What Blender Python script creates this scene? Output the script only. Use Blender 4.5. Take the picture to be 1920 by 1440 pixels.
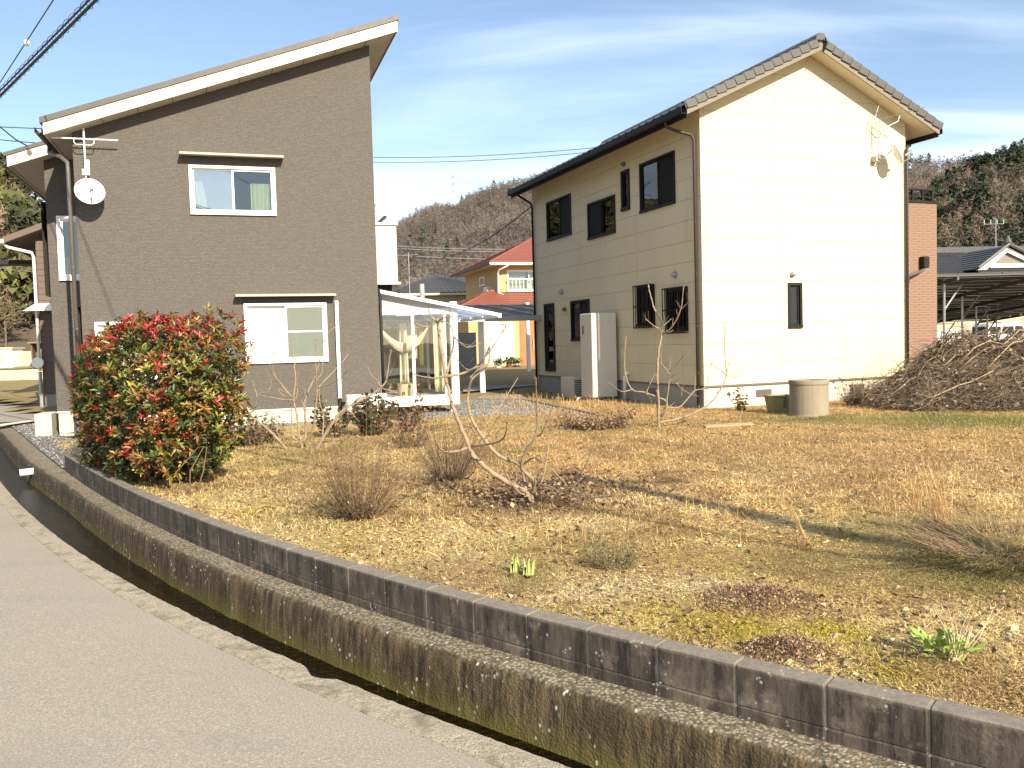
import bpy, bmesh, math, random
import numpy as np
from mathutils import Vector, Matrix

SC = bpy.context.scene
for o in list(bpy.data.objects):
    bpy.data.objects.remove(o)
COL = SC.collection
R_ = math.radians

# ------------------------------------------------------------------ camera, sky, sun, exposure
CAM_Z = 1.48                                   # metres above the top of the block wall (z = 0)
FPX = 1600.0                                   # focal length in photo pixels (1920 wide)
PITCH, ROLL = R_(2.85), R_(-1.62)
FW = np.array([0, math.cos(PITCH), -math.sin(PITCH)])
R0 = np.array([1.0, 0, 0]); U0 = np.cross(R0, FW)
RT = math.cos(ROLL) * R0 + math.sin(ROLL) * U0
UP = -math.sin(ROLL) * R0 + math.cos(ROLL) * U0
CP = np.array([0, 0, CAM_Z])
cd = bpy.data.cameras.new('camera'); cam = bpy.data.objects.new('camera', cd); COL.objects.link(cam)
cd.sensor_fit = 'HORIZONTAL'; cd.sensor_width = 36; cd.lens = 36 * FPX / 1920
cd.clip_start = 0.05; cd.clip_end = 6000
cam.matrix_world = Matrix(((RT[0], UP[0], -FW[0], CP[0]), (RT[1], UP[1], -FW[1], CP[1]), (RT[2], UP[2], -FW[2], CP[2]), (0, 0, 0, 1)))
SC.camera = cam

SUN_AZ, SUN_EL = 30.0, 29.0                    # shadows run away from the viewer, 30 degrees to the left
sun_dir = Vector((math.sin(R_(SUN_AZ)) * math.cos(R_(SUN_EL)), -math.cos(R_(SUN_AZ)) * math.cos(R_(SUN_EL)), math.sin(R_(SUN_EL))))
sl = bpy.data.lights.new('sun', 'SUN'); sl.energy = 5.0; sl.angle = R_(0.55); sl.color = (1.0, 0.87, 0.67)
so = bpy.data.objects.new('sun', sl); COL.objects.link(so)
so.rotation_euler = sun_dir.to_track_quat('Z', 'Y').to_euler(); so.location = (6, -10, 20)

W = bpy.data.worlds.new('World'); SC.world = W; W.use_nodes = True
wt = W.node_tree; wt.nodes.clear()
def wn(t, **k):
    n = wt.nodes.new(t)
    for a, b in k.items(): setattr(n, a, b)
    return n
sky = wn('ShaderNodeTexSky', sky_type='NISHITA'); sky.sun_disc = False
sky.sun_elevation = R_(SUN_EL); sky.sun_rotation = R_(180 - SUN_AZ); sky.altitude = 200
sky.air_density = 1.0; sky.dust_density = 0.25; sky.ozone_density = 1.6
geo = wn('ShaderNodeTexCoord'); sep = wn('ShaderNodeSeparateXYZ')
wt.links.new(geo.outputs['Generated'], sep.inputs[0])
def wmath(op, a, b=None, clamp=False):
    n = wn('ShaderNodeMath', operation=op, use_clamp=clamp)
    for i, v in enumerate((a, b)):
        if v is None: continue
        if isinstance(v, (int, float)): n.inputs[i].default_value = v
        else: wt.links.new(v, n.inputs[i])
    return n.outputs[0]
zc = wmath('MAXIMUM', sep.outputs[2], 0.02); zc = wmath('ADD', zc, 0.10)
cx = wmath('DIVIDE', sep.outputs[0], zc); cy = wmath('DIVIDE', sep.outputs[1], zc)
cmb = wn('ShaderNodeCombineXYZ'); wt.links.new(cx, cmb.inputs[0]); wt.links.new(cy, cmb.inputs[1])
mp = wn('ShaderNodeMapping'); mp.inputs['Rotation'].default_value = (0, 0, R_(24)); mp.inputs['Scale'].default_value = (0.30, 0.80, 1); mp.inputs['Location'].default_value = (3.1, 1.7, 0)
wt.links.new(cmb.outputs[0], mp.inputs[0])
cn = wn('ShaderNodeTexNoise'); cn.inputs['Scale'].default_value = 1.1; cn.inputs['Detail'].default_value = 7; cn.inputs['Roughness'].default_value = 0.55; cn.inputs['Distortion'].default_value = 0.9
wt.links.new(mp.outputs[0], cn.inputs[0])
cr = wn('ShaderNodeValToRGB'); cr.color_ramp.interpolation = 'EASE'; cr.color_ramp.elements[0].position = 0.35; cr.color_ramp.elements[1].position = 0.78
wt.links.new(cn.outputs[0], cr.inputs[0])
hz = wmath('SUBTRACT', 1.0, wmath('MULTIPLY', sep.outputs[2], 2.2), clamp=True)
hz = wmath('POWER', hz, 3.0)
cl = wmath('MULTIPLY', cr.outputs[0], 0.85); cl = wmath('ADD', cl, wmath('MULTIPLY', hz, 0.10), clamp=True); cl = wmath('MAXIMUM', cl, 0.04)
mx = wn('ShaderNodeMix', data_type='RGBA'); mx.inputs[7].default_value = (8.6, 9.2, 10.0, 1)
wt.links.new(cl, mx.inputs[0]); wt.links.new(sky.outputs[0], mx.inputs[6])
bg = wn('ShaderNodeBackground'); bg.inputs[1].default_value = 0.088; wt.links.new(mx.outputs[2], bg.inputs[0])
wo = wn('ShaderNodeOutputWorld'); wt.links.new(bg.outputs[0], wo.inputs[0])

SC.view_settings.view_transform = 'Standard'; SC.view_settings.look = 'None'
SC.view_settings.exposure = 1.1; SC.view_settings.gamma = 1.0; SC.view_settings.use_curve_mapping = False
SC.render.resolution_x = 1024; SC.render.resolution_y = 768
SC.render.engine = 'CYCLES'

# ------------------------------------------------------------------ pixel helpers (a pixel gives a direction only)
def ray(x, y): return FW + RT * (x - 960) / FPX - UP * (y - 720) / FPX
def onz(x, y, z):
    d = ray(x, y); return CP + d * (z - CAM_Z) / d[2]
def onplane(x, y, p0, n):
    d = ray(x, y); return CP + d * (np.dot(np.asarray(p0) - CP, n) / np.dot(d, n))
def atdepth(x, y, dist):
    d = ray(x, y); return CP + d * (dist / d[1])

# ------------------------------------------------------------------ mesh helpers
def rootmat(o):
    m = Matrix.Identity(4)
    while o is not None:
        m = o.matrix_basis @ m; o = o.parent
    return m
class MB:
    def __init__(s, T=None): s.v = []; s.f = []; s.T = T; s.c = []; s.mi = []
    def pt(s, p):
        s.v.append(tuple(s.T(*p)) if s.T else tuple(p)); return len(s.v) - 1
    def face(s, idx): s.f.append(tuple(idx))
    def poly(s, pts): s.face([s.pt(p) for p in pts])
    def box(s, x0, x1, y0, y1, z0, z1):
        i = [s.pt(p) for p in ((x0,y0,z0),(x1,y0,z0),(x1,y1,z0),(x0,y1,z0),(x0,y0,z1),(x1,y0,z1),(x1,y1,z1),(x0,y1,z1))]
        for q in ((0,3,2,1),(4,5,6,7),(0,1,5,4),(1,2,6,5),(2,3,7,6),(3,0,4,7)): s.face([i[k] for k in q])
        return s
    def hexa(s, a, b):          # two quads (4 points each)
        i = [s.pt(p) for p in list(a) + list(b)]
        for q in ((0,3,2,1),(4,5,6,7),(0,1,5,4),(1,2,6,5),(2,3,7,6),(3,0,4,7)): s.face([i[k] for k in q])
        return s
    def prism(s, poly, d0, d1, fn):   # poly of (a,b); fn(a,b,d)->xyz
        n = len(poly)
        a = [s.pt(fn(p[0], p[1], d0)) for p in poly]; b = [s.pt(fn(p[0], p[1], d1)) for p in poly]
        s.face(a[::-1]); s.face(b)
        for k in range(n): s.face((a[k], a[(k+1) % n], b[(k+1) % n], b[k]))
        return s
    def tube(s, path, rad, n=6, cap=True):
        P = [Vector(p) for p in path]; m = len(P)
        if not hasattr(rad, '__len__'): rad = [rad] * m
        t = (P[1] - P[0]).normalized(); up = Vector((0,0,1)) if abs(t.z) < .9 else Vector((1,0,0))
        u = t.cross(up).normalized(); rings = []
        for k in range(m):
            a = P[max(k-1, 0)]; b = P[min(k+1, m-1)]; t = (b - a)
            t = t.normalized() if t.length > 1e-9 else Vector((0,0,1))
            u = (u - t * u.dot(t)); u = u.normalized() if u.length > 1e-6 else t.orthogonal().normalized()
            w = t.cross(u)
            rings.append([s.pt(P[k] + (u * math.cos(2*math.pi*j/n) + w * math.sin(2*math.pi*j/n)) * rad[k]) for j in range(n)])
        for k in range(m-1):
            for j in range(n):
                s.face((rings[k][j], rings[k][(j+1) % n], rings[k+1][(j+1) % n], rings[k+1][j]))
        if cap: s.face(rings[0][::-1]); s.face(rings[-1])
        return s
    def lathe(s, prof, n=24, c=(0,0,0), axis=None):  # prof: (r,z); closed by caller
        rings = []
        for r, z in prof: rings.append([s.pt((c[0] + r*math.cos(2*math.pi*j/n), c[1] + r*math.sin(2*math.pi*j/n), c[2] + z)) for j in range(n)])
        for k in range(len(prof)-1):
            for j in range(n): s.face((rings[k][j], rings[k][(j+1) % n], rings[k+1][(j+1) % n], rings[k+1][j]))
        return s
    def build(s, name, mat, parent=None, world=False, smooth=False, bevel=0, recalc=True, loc=None):
        me = bpy.data.meshes.new(name)
        v = s.v
        if world and parent is not None:
            im = rootmat(parent).inverted(); v = [tuple(im @ Vector(p)) for p in v]
        if loc is not None: v = [(p[0]-loc[0], p[1]-loc[1], p[2]-loc[2]) for p in v]
        me.from_pydata(v, [], s.f)
        if recalc and len(s.f) < 30000:
            bm = bmesh.new(); bm.from_mesh(me); bmesh.ops.recalc_face_normals(bm, faces=bm.faces)
            if bevel: bmesh.ops.bevel(bm, geom=bm.edges[:], offset=bevel, segments=1, affect='EDGES', clamp_overlap=True)
            bm.to_mesh(me); bm.free()
        me.materials.append(M[mat] if isinstance(mat, str) else mat)
        if smooth: me.shade_smooth()
        o = bpy.data.objects.new(name, me); COL.objects.link(o)
        if parent is not None: o.parent = parent
        if loc is not None: o.location = loc
        return o
def npmesh(name, verts, faces, mat, parent=None, col=None, smooth=False, nv=3, uv=None):
    verts = np.asarray(verts, np.float32); faces = np.asarray(faces, np.int32)
    me = bpy.data.meshes.new(name); me.vertices.add(len(verts)); me.vertices.foreach_set('co', verts.ravel())
    nf = len(faces); k = faces.shape[1]
    me.loops.add(nf * k); me.loops.foreach_set('vertex_index', faces.ravel())
    me.polygons.add(nf); me.polygons.foreach_set('loop_start', np.arange(0, nf*k, k, dtype=np.int32))
    me.polygons.foreach_set('loop_total', np.full(nf, k, np.int32))
    if smooth: me.polygons.foreach_set('use_smooth', np.ones(nf, bool))
    me.update(calc_edges=True)
    if col is not None:
        a = me.color_attributes.new('Col', 'FLOAT_COLOR', 'POINT')
        c4 = np.ones((len(verts), 4), np.float32); c4[:, :3] = col; a.data.foreach_set('color', c4.ravel())
    me.materials.append(M[mat])
    o = bpy.data.objects.new(name, me); COL.objects.link(o)
    if parent is not None:
        o.parent = parent
        if parent.location.length > 0: o.matrix_parent_inverse = rootmat(parent).inverted()
    return o
def tag(o, label=None, cat=None, group=None, kind=None):
    if label: o['label'] = label
    if cat: o['category'] = cat
    if group: o['group'] = group
    if kind: o['kind'] = kind
    return o
def thing(name, label, cat, loc=(0,0,0), rotz=0, group=None):
    o = bpy.data.objects.new(name, None); COL.objects.link(o); o.empty_display_size = .2
    o.location = tuple(loc); o.rotation_euler = (0, 0, rotz)
    return tag(o, label, cat, group)
def copy_tree(o, parent=None):
    c = o.copy(); COL.objects.link(c); c.parent = parent
    for ch in list(o.children): copy_tree(ch, c)
    return c

# ------------------------------------------------------------------ value noise in numpy (patch layout)
_rs = np.random.RandomState(7); _tab = _rs.rand(256, 256)
def vnoise(x, y):
    xi = np.floor(x).astype(int); yi = np.floor(y).astype(int); fx = x - xi; fy = y - yi
    fx = fx*fx*(3-2*fx); fy = fy*fy*(3-2*fy)
    g = lambda a, b: _tab[a % 256, b % 256]
    return (g(xi,yi)*(1-fx)+g(xi+1,yi)*fx)*(1-fy)+(g(xi,yi+1)*(1-fx)+g(xi+1,yi+1)*fx)*fy
def fbm(x, y, o=4):
    s = 0; a = .5; t = 0
    for k in range(o): s = s + a*vnoise(x*2**k + 13.7*k, y*2**k + 5.1*k); t += a; a *= .5
    return s / t

# ------------------------------------------------------------------ materials
M = {}
class NT:
    def __init__(s, name):
        m = bpy.data.materials.new(name); m.use_nodes = True; s.m = m; s.t = m.node_tree; s.t.nodes.clear()
        s.out = s.n('ShaderNodeOutputMaterial'); M[name] = m
    def n(s, t, **k):
        q = s.t.nodes.new(t)
        for a, b in k.items(): setattr(q, a, b)
        return q
    def l(s, a, b): s.t.links.new(a, b)
    def coord(s, scale=(1,1,1), world=False, rot=(0,0,0)):
        c = s.n('ShaderNodeTexCoord') if not world else s.n('ShaderNodeNewGeometry')
        m = s.n('ShaderNodeMapping'); m.inputs['Scale'].default_value = scale; m.inputs['Rotation'].default_value = rot
        s.l(c.outputs['Object' if not world else 'Position'], m.inputs[0]); return m.outputs[0]
    def noise(s, co, scale, detail=4, rough=.55, dist=0):
        q = s.n('ShaderNodeTexNoise'); q.inputs['Scale'].default_value = scale; q.inputs['Detail'].default_value = detail
        q.inputs['Roughness'].default_value = rough; q.inputs['Distortion'].default_value = dist
        s.l(co, q.inputs['Vector']); return q.outputs[0]
    def voro(s, co, scale, feature='F1', out='Distance'):
        q = s.n('ShaderNodeTexVoronoi', feature=feature); q.inputs['Scale'].default_value = scale; s.l(co, q.inputs['Vector']); return q.outputs[out]
    def ramp(s, v, stops):
        q = s.n('ShaderNodeValToRGB'); e = q.color_ramp.elements
        while len(e) < len(stops): e.new(.5)
        for k, (p, c) in enumerate(stops):
            e[k].position = p; e[k].color = (c, c, c, 1) if isinstance(c, (int, float)) else (*c, 1)
        s.l(v, q.inputs[0]); return q.outputs[0]
    def mix(s, f, a, b, mode='MIX'):
        q = s.n('ShaderNodeMix', data_type='RGBA', blend_type=mode)
        for i, v in ((0, f), (6, a), (7, b)):
            if isinstance(v, (int, float)): q.inputs[i].default_value = v if i == 0 else (v, v, v, 1)
            elif isinstance(v, tuple): q.inputs[i].default_value = (*v, 1)
            else: s.l(v, q.inputs[i])
        return q.outputs[2]
    def math(s, op, a, b=None, clamp=False):
        q = s.n('ShaderNodeMath', operation=op, use_clamp=clamp)
        for i, v in enumerate((a, b)):
            if v is None: continue
            if isinstance(v, (int, float)): q.inputs[i].default_value = v
            else: s.l(v, q.inputs[i])
        return q.outputs[0]
    def bump(s, h, strength=.5, dist=.01, prev=None):
        q = s.n('ShaderNodeBump'); q.inputs['Strength'].default_value = strength; q.inputs['Distance'].default_value = dist
        s.l(h, q.inputs['Height'])
        if prev is not None: s.l(prev, q.inputs['Normal'])
        return q.outputs[0]
    def bsdf(s, col, rough=.7, normal=None, metal=0, spec=.5, **kw):
        q = s.n('ShaderNodeBsdfPrincipled')
        for nme, v in (('Base Color', col), ('Roughness', rough), ('Metallic', metal), ('Specular IOR Level', spec)):
            i = q.inputs[nme]
            if isinstance(v, (int, float)): i.default_value = v
            elif isinstance(v, tuple): i.default_value = (*v, 1)
            else: s.l(v, i)
        for a, b in kw.items(): q.inputs[a.replace('_', ' ')].default_value = b
        if normal is not None: s.l(normal, q.inputs['Normal'])
        return q
    def done(s, q): s.l(q.outputs[0], s.out.inputs[0]); return s.m
def plain(name, col, rough=.6, var=.12, scale=6, bump=0, bscale=60, metal=0, spec=.5, stretch=(1,1,1), streak=0):
    t = NT(name); co = t.coord(stretch)
    n = t.noise(co, scale, 5, .6)
    c = t.mix(n, tuple(max(0, x*(1-var)) for x in col), tuple(min(1, x*(1+var)) for x in col))
    if streak:
        n2 = t.noise(t.coord((4, 4, .25)), 3, 5, .65)
        c = t.mix(t.math('MULTIPLY', t.ramp(n2, [(.5, 0.0), (.72, 1.0)]), streak), c, tuple(x*.45 for x in col))
    nm = t.bump(t.noise(t.coord(), bscale, 4, .6), bump, .01) if bump else None
    r = t.math('ADD', t.math('MULTIPLY', n, .2), rough - .1)
    return t.done(t.bsdf(c, r, nm, metal, spec))
def leafmat(name, rough=.5, trans=.25, attr=True, col=(.1,.1,.05)):
    t = NT(name)
    if attr:
        a = t.n('ShaderNodeVertexColor'); a.layer_name = 'Col'; c = a.outputs[0]
    else: c = col
    b = t.bsdf(c, rough)
    if trans:
        tr = t.n('ShaderNodeBsdfTranslucent')
        if attr: t.l(c, tr.inputs[0])
        else: tr.inputs[0].default_value = (*col, 1)
        ms = t.n('ShaderNodeMixShader'); ms.inputs[0].default_value = trans
        t.l(b.outputs[0], ms.inputs[1]); t.l(tr.outputs[0], ms.inputs[2]); t.l(ms.outputs[0], t.out.inputs[0])
    else: t.done(b)
    return t.m
def glassmat(name, tint=(.75,.8,.8), refl=.10, rough=.0):
    t = NT(name)
    tr = t.n('ShaderNodeBsdfTransparent'); tr.inputs[0].default_value = (*tint, 1)
    gl = t.n('ShaderNodeBsdfGlossy'); gl.inputs['Roughness'].default_value = rough; gl.inputs[0].default_value = (1,1,1,1)
    fr = t.n('ShaderNodeFresnel'); fr.inputs[0].default_value = 1.5
    f = t.math('ADD', fr.outputs[0], refl, clamp=True)
    nb = t.bump(t.noise(t.coord(), 1.3, 2), .04, .05)
    t.l(nb, gl.inputs['Normal'])
    ms = t.n('ShaderNodeMixShader'); t.l(f, ms.inputs[0]); t.l(tr.outputs[0], ms.inputs[1]); t.l(gl.outputs[0], ms.inputs[2])
    t.l(ms.outputs[0], t.out.inputs[0]); return t.m

# asphalt
t = NT('asphalt'); co = t.coord()
n1 = t.noise(co, .7, 5, .6); n2 = t.noise(co, 95, 4, .85); v1 = t.voro(co, 130)
c = t.mix(n1, (.220,.190,.152), (.310,.268,.216)); c = t.mix(t.ramp(n2, [(.36, .75), (.52, 0.0)]), c, (.15,.131,.108)); c = t.mix(t.ramp(n2, [(.54, 0.0), (.70, .9)]), c, (.52,.46,.38))
c = t.mix(t.ramp(v1, [(.10, .5), (.3, 0.0)]), c, (.48,.44,.38))
n3 = t.noise(t.coord((.5, 2, 1), rot=(0,0,.8)), 1.5, 5, .6); c = t.mix(t.ramp(n3, [(.55, 0.0), (.75, .25)]), c, (.17,.15,.13))
nm = t.bump(n2, .45, .004); nm = t.bump(v1, .5, .003, nm)
t.done(t.bsdf(c, .85, nm))
# rough concrete (kerb lip)
t = NT('kerb_concrete'); co = t.coord()
n1 = t.noise(co, 5, 8, .8); n2 = t.noise(co, 80, 5, .85); v1 = t.voro(co, 100)
c = t.mix(n1, (.23,.195,.145), (.48,.415,.315)); c = t.mix(t.ramp(v1, [(.08, .7), (.3, 0.0)]), c, (.52,.48,.42))
c = t.mix(t.ramp(t.noise(co, 5, 6, .7), [(.50, 0.0), (.62, .7)]), c, (.13,.105,.07)); c = t.mix(t.ramp(n2, [(.38, .85), (.52, 0.0)]), c, (.085,.068,.045))
nm = t.bump(n2, .7, .008); nm = t.bump(v1, .6, .006, nm)
t.done(t.bsdf(c, .9, nm))
# channel wall: stained, mossy near the water, pale lichen flecks
t = NT('channel_concrete'); co = t.coord()
sx = t.n('ShaderNodeSeparateXYZ'); t.l(co, sx.inputs[0])
st = t.noise(t.coord((9, 9, 1.0)), 2.4, 8, .75); n1 = t.noise(co, 2.6, 7, .72); n2 = t.noise(co, 60, 4, .7)
c = t.mix(t.ramp(st, [(.40, 0.0), (.62, 1.0)]), (.014,.009,.0035), (.150,.108,.056))
c = t.mix(t.ramp(n1, [(.46, 0.0), (.64, .85)]), c, (.034,.022,.006))
hz_ = t.math('ADD', sx.outputs[2], t.math('MULTIPLY', t.noise(co, 6, 5, .7), .22))
c = t.mix(t.ramp(hz_, [(.0, .9), (.5, .9), (.52, 0.0)]) if False else t.math('MULTIPLY', t.ramp(t.math('ADD', hz_, 1.0), [(.50, 1.0), (.66, 0.0)]), .9), c, (.105,.095,.008))
vw = t.voro(t.coord((1, 1, .7)), 26); mk = t.ramp(t.noise(co, 4, 3, .6), [(.5, 0.0), (.6, 1.0)])
c = t.mix(t.math('MULTIPLY', t.ramp(vw, [(.16, 1.0), (.26, 0.0)]), mk), c, (.52,.49,.43))
tp = t.ramp(t.math('ADD', sx.outputs[2], 1.0), [(.735, 0.0), (.752, 1.0)])
c = t.mix(t.math('MULTIPLY', tp, t.ramp(t.voro(co, 45), [(.2, .85), (.55, .15)])), c, (.36,.315,.24))
nm = t.bump(n2, .8, .010); nm = t.bump(st, .35, .010, nm); nm = t.bump(t.voro(co, 70), .5, .008, nm)
t.done(t.bsdf(c, .9, nm))
# concrete block
t = NT('block_concrete'); co = t.coord(); wco = t.coord(world=True)
oi = t.n('ShaderNodeObjectInfo')
st = t.noise(t.coord((8, 8, 1.4), world=True), 1.6, 8, .74); n1 = t.noise(wco, 4, 6, .7); n2 = t.noise(wco, 90, 4, .7)
c = t.mix(t.ramp(st, [(.40, 0.0), (.64, 1.0)]), (.009,.007,.005), (.112,.092,.067))
c = t.mix(t.math('MULTIPLY', oi.outputs['Random'], .35), c, (.05,.041,.031))
c = t.mix(t.ramp(n1, [(.55, 0.0), (.68, .65)]), c, (.19,.16,.12))
sx = t.n('ShaderNodeSeparateXYZ'); t.l(wco, sx.inputs[0])
ed = t.ramp(t.math('ADD', sx.outputs[2], t.math('ADD', t.math('MULTIPLY', t.noise(wco, 14, 5, .7), .03), .975)), [(.968, 0.0), (.99, 1.0)])
c = t.mix(t.math('MULTIPLY', ed, .65), c, t.mix(t.noise(wco, 30, 4, .7), (.10,.088,.07), (.36,.32,.26)))
vw = t.voro(wco, 34); mk = t.ramp(t.noise(wco, 5, 3, .6), [(.56, 0.0), (.64, 1.0)])
c = t.mix(t.math('MULTIPLY', t.ramp(vw, [(.18, .8), (.3, 0.0)]), mk), c, (.42,.40,.34))
nm = t.bump(n2, .5, .006); nm = t.bump(n1, .3, .02, nm)
t.done(t.bsdf(c, .88, nm))
plain('mortar', (.26,.225,.175), .9, .3, 20, .5, 90)
# moving water over a dark bed
t = NT('water'); nb = t.bump(t.noise(t.coord((1.0, 3.0, 1), rot=(0,0,-.75)), 7, 4, .6), .5, .03)
tr = t.n('ShaderNodeBsdfTransparent'); tr.inputs[0].default_value = (.55,.45,.26,1)
gl = t.n('ShaderNodeBsdfGlossy'); gl.inputs['Roughness'].default_value = .04; t.l(nb, gl.inputs['Normal'])
fr = t.n('ShaderNodeFresnel'); fr.inputs[0].default_value = 1.33; t.l(nb, fr.inputs['Normal'])
ms = t.n('ShaderNodeMixShader'); t.l(fr.outputs[0], ms.inputs[0]); t.l(tr.outputs[0], ms.inputs[1]); t.l(gl.outputs[0], ms.inputs[2]); t.l(ms.outputs[0], t.out.inputs[0])
plain('channel_bed', (.24,.16,.055), .9, .5, 3, .6, 25)
# garden ground: patch colours come from the vertex layer (moss, straw, soil), fine grain from noise
t = NT('garden_soil'); co = t.coord(); a = t.n('ShaderNodeVertexColor'); a.layer_name = 'Col'
n1 = t.noise(co, 28, 6, .75); n2 = t.noise(co, 120, 3, .7)
c = t.mix(t.ramp(n1, [(.40, 1.0), (.58, 0.0)]), a.outputs[0], t.mix(.78, a.outputs[0], (.050,.032,.012), 'MIX'))
c = t.mix(t.ramp(n2, [(.55, 0.0), (.70, .8)]), c, (.62,.48,.25))
nm = t.bump(n1, .9, .03); nm = t.bump(n2, .6, .012, nm)
t.done(t.bsdf(c, .95, nm, spec=.2))
# general terrain
t = NT('terrain_dry'); co = t.coord(); n = t.noise(co, .6, 6, .65); n2 = t.noise(co, 12, 5, .7)
c = t.mix(n, (.26,.19,.085), (.13,.115,.045)); c = t.mix(t.ramp(n2, [(.4, 0.0), (.7, .8)]), c, (.30,.22,.11))
t.done(t.bsdf(c, .95, t.bump(n2, .6, .05), spec=.2))
t = NT('gravel'); co = t.coord(); v = t.voro(co, 26); vc = t.voro(co, 26, out='Color'); sp = t.n('ShaderNodeSeparateColor'); t.l(vc, sp.inputs[0])
c = t.mix(sp.outputs[0], (.11,.11,.108), (.33,.32,.30)); c = t.mix(t.ramp(v, [(.3, 0.0), (.62, .85)]), c, (.05,.05,.05))
t.done(t.bsdf(c, .85, t.bump(t.math('SUBTRACT', 1.0, v), .9, .03)))
# grey fibre siding with a woven relief
t = NT('grey_siding'); g = t.coord((1, 1, 1))
br = t.n('ShaderNodeTexBrick'); br.inputs['Scale'].default_value = 1.0
br.inputs['Color1'].default_value = (1,1,1,1); br.inputs['Color2'].default_value = (.35,.35,.35,1); br.inputs['Mortar'].default_value = (0,0,0,1)
br.inputs['Mortar Size'].default_value = .006; br.inputs['Brick Width'].default_value = .075; br.inputs['Row Height'].default_value = .026
mpp = t.n('ShaderNodeMapping'); mpp.inputs['Rotation'].default_value = (R_(90), 0, 0); t.l(g, mpp.inputs[0])
nz = t.noise(g, 14, 3, .6); vm = t.n('ShaderNodeVectorMath', operation='MULTIPLY_ADD')
cx_ = t.n('ShaderNodeCombineXYZ'); t.l(nz, cx_.inputs[0]); t.l(nz, cx_.inputs[1]); t.l(cx_.outputs[0], vm.inputs[0]); vm.inputs[1].default_value = (.05,.05,.05); t.l(mpp.outputs[0], vm.inputs[2]); t.l(vm.outputs[0], br.inputs['Vector'])
fine = t.noise(t.coord((42, 42, 80)), 1.0, 4, .78)
hgt = t.math('ADD', t.math('MULTIPLY', br.outputs['Color'], .30), fine)
big = t.noise(g, .5, 3)
c = t.mix(t.ramp(hgt, [(.36, 0.0), (.84, 1.0)]), (.036,.0325,.029), (.160,.142,.125)); c = t.mix(t.math('MULTIPLY', big, .3), c, t.mix(.7, c, (.11,.099,.088)))
t.done(t.bsdf(c, .85, t.bump(hgt, .9, .014)))
# cream siding panel: faint print, slight stains
t = NT('cream_siding'); co = t.coord(); n = t.noise(co, 1.2, 5, .6); n2 = t.noise(co, 90, 4, .7); n3 = t.noise(t.coord((5, 5, .3)), 1.2, 5, .7)
c = t.mix(n, (.54,.475,.325), (.62,.55,.385)); c = t.mix(t.ramp(n3, [(.55, 0.0), (.78, .5)]), c, (.40,.33,.21))
t.done(t.bsdf(c, .8, t.bump(n2, .25, .004)))
plain('joint_sealant', (.17,.14,.09), .8, .1)
plain('white_trim', (.60,.57,.48), .5, .05, 3, 0, streak=.12)
plain('cream_fascia', (.62,.56,.42), .55, .05, 3, 0, streak=.10)
plain('soffit', (.52,.48,.41), .8, .08, 2)
plain('cream_soffit', (.62,.56,.42), .8, .08, 2)
plain('window_white', (.80,.80,.76), .4, .04)
plain('window_dark', (.012,.010,.009), .6, .15, spec=.25)
plain('roof_metal', (.060,.055,.052), .55, .15, 4, .1)
plain('gutter_brown', (.045,.036,.030), .5, .15, spec=.3)
plain('gutter_black', (.014,.012,.011), .6, .15, spec=.25)
plain('pipe_dark', (.085,.075,.068), .5, .12)
plain('pipe_white', (.72,.71,.66), .45, .06, streak=.15)
plain('foundation', (.50,.465,.37), .9, .12, 3, .3, 50, streak=.25)
plain('foundation_grey', (.30,.29,.26), .9, .2, 3, .4, 50, streak=.4)
plain('flashing', (.12,.105,.095), .5, .1)
plain('room_dark', (.10,.105,.09), .9, .1)
plain('curtain', (.66,.64,.50), .9, .05)
plain('frosted', (.46,.51,.42), .3, .05)
plain('frosted_dark', (.13,.15,.13), .2, .08)
glassmat('glass_pale', (.7,.75,.7), .28, .02)
glassmat('glass', (.66,.72,.68), .05)
glassmat('glass_dark', (.30,.34,.33), .0)
glassmat('glass_clear', (.88,.88,.86), .03)
plain('screen_mesh', (.014,.014,.015), .8, .2, spec=.2)
plain('dish_white', (.80,.80,.77), .4, .04)
plain('steel', (.42,.42,.41), .35, .15, metal=.8)
plain('steel_dull', (.36,.36,.35), .5, .2, metal=.5)
plain('bronze_metal', (.16,.14,.11), .4, .2, metal=.6)
plain('tank_beige', (.60,.565,.47), .5, .05, 2, 0, streak=.10)
plain('tank_dark', (.10,.09,.08), .6, .1)
plain('ac_white', (.70,.69,.63), .5, .05, 3)
plain('grille_dark', (.05,.05,.045), .6, .1)
plain('kawara', (.095,.092,.090), .42, .3, 5, .25, 40)
plain('kawara_edge', (.072,.068,.062), .5, .25, 6, .3, 40)
plain('brick_tile', (.19,.112,.076), .75, .25, 9, .3, 60)
plain('brick_mortar', (.34,.25,.19), .9, .1)
plain('red_tile', (.20,.062,.040), .6, .35, 7, .3, 30)
plain('dark_tile', (.045,.045,.050), .45, .3, 4, .2)
plain('ochre_wall', (.46,.32,.15), .8, .1, 5, .2, 30)
plain('door_wood', (.34,.13,.04), .5, .2, 6)
plain('brown_siding', (.115,.080,.062), .8, .15, 4, .3, 40)
plain('timber_grey', (.20,.17,.14), .85, .25, 8, .3)
plain('well_concrete', (.24,.20,.145), .9, .2, 3, .5, 50, streak=.5)
plain('basket_plastic', (.24,.215,.10), .6, .25, 8)
plain('bark_fig', (.25,.19,.125), .85, .5, 14, .5, 60)
plain('bark_dark', (.13,.095,.065), .9, .3, 12, .5, 60)
plain('twig_pale', (.36,.27,.16), .9, .3, 10)
plain('cable_black', (.012,.012,.013), .6, .1)
plain('insulator', (.62,.60,.56), .4, .1)
plain('pole_concrete', (.36,.35,.32), .9, .15, 2, .3)
plain('van_white', (.78,.78,.76), .3, .04)
plain('tyre', (.02,.02,.02), .8, .1)
plain('tail_red', (.45,.02,.015), .3, .05)
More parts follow.
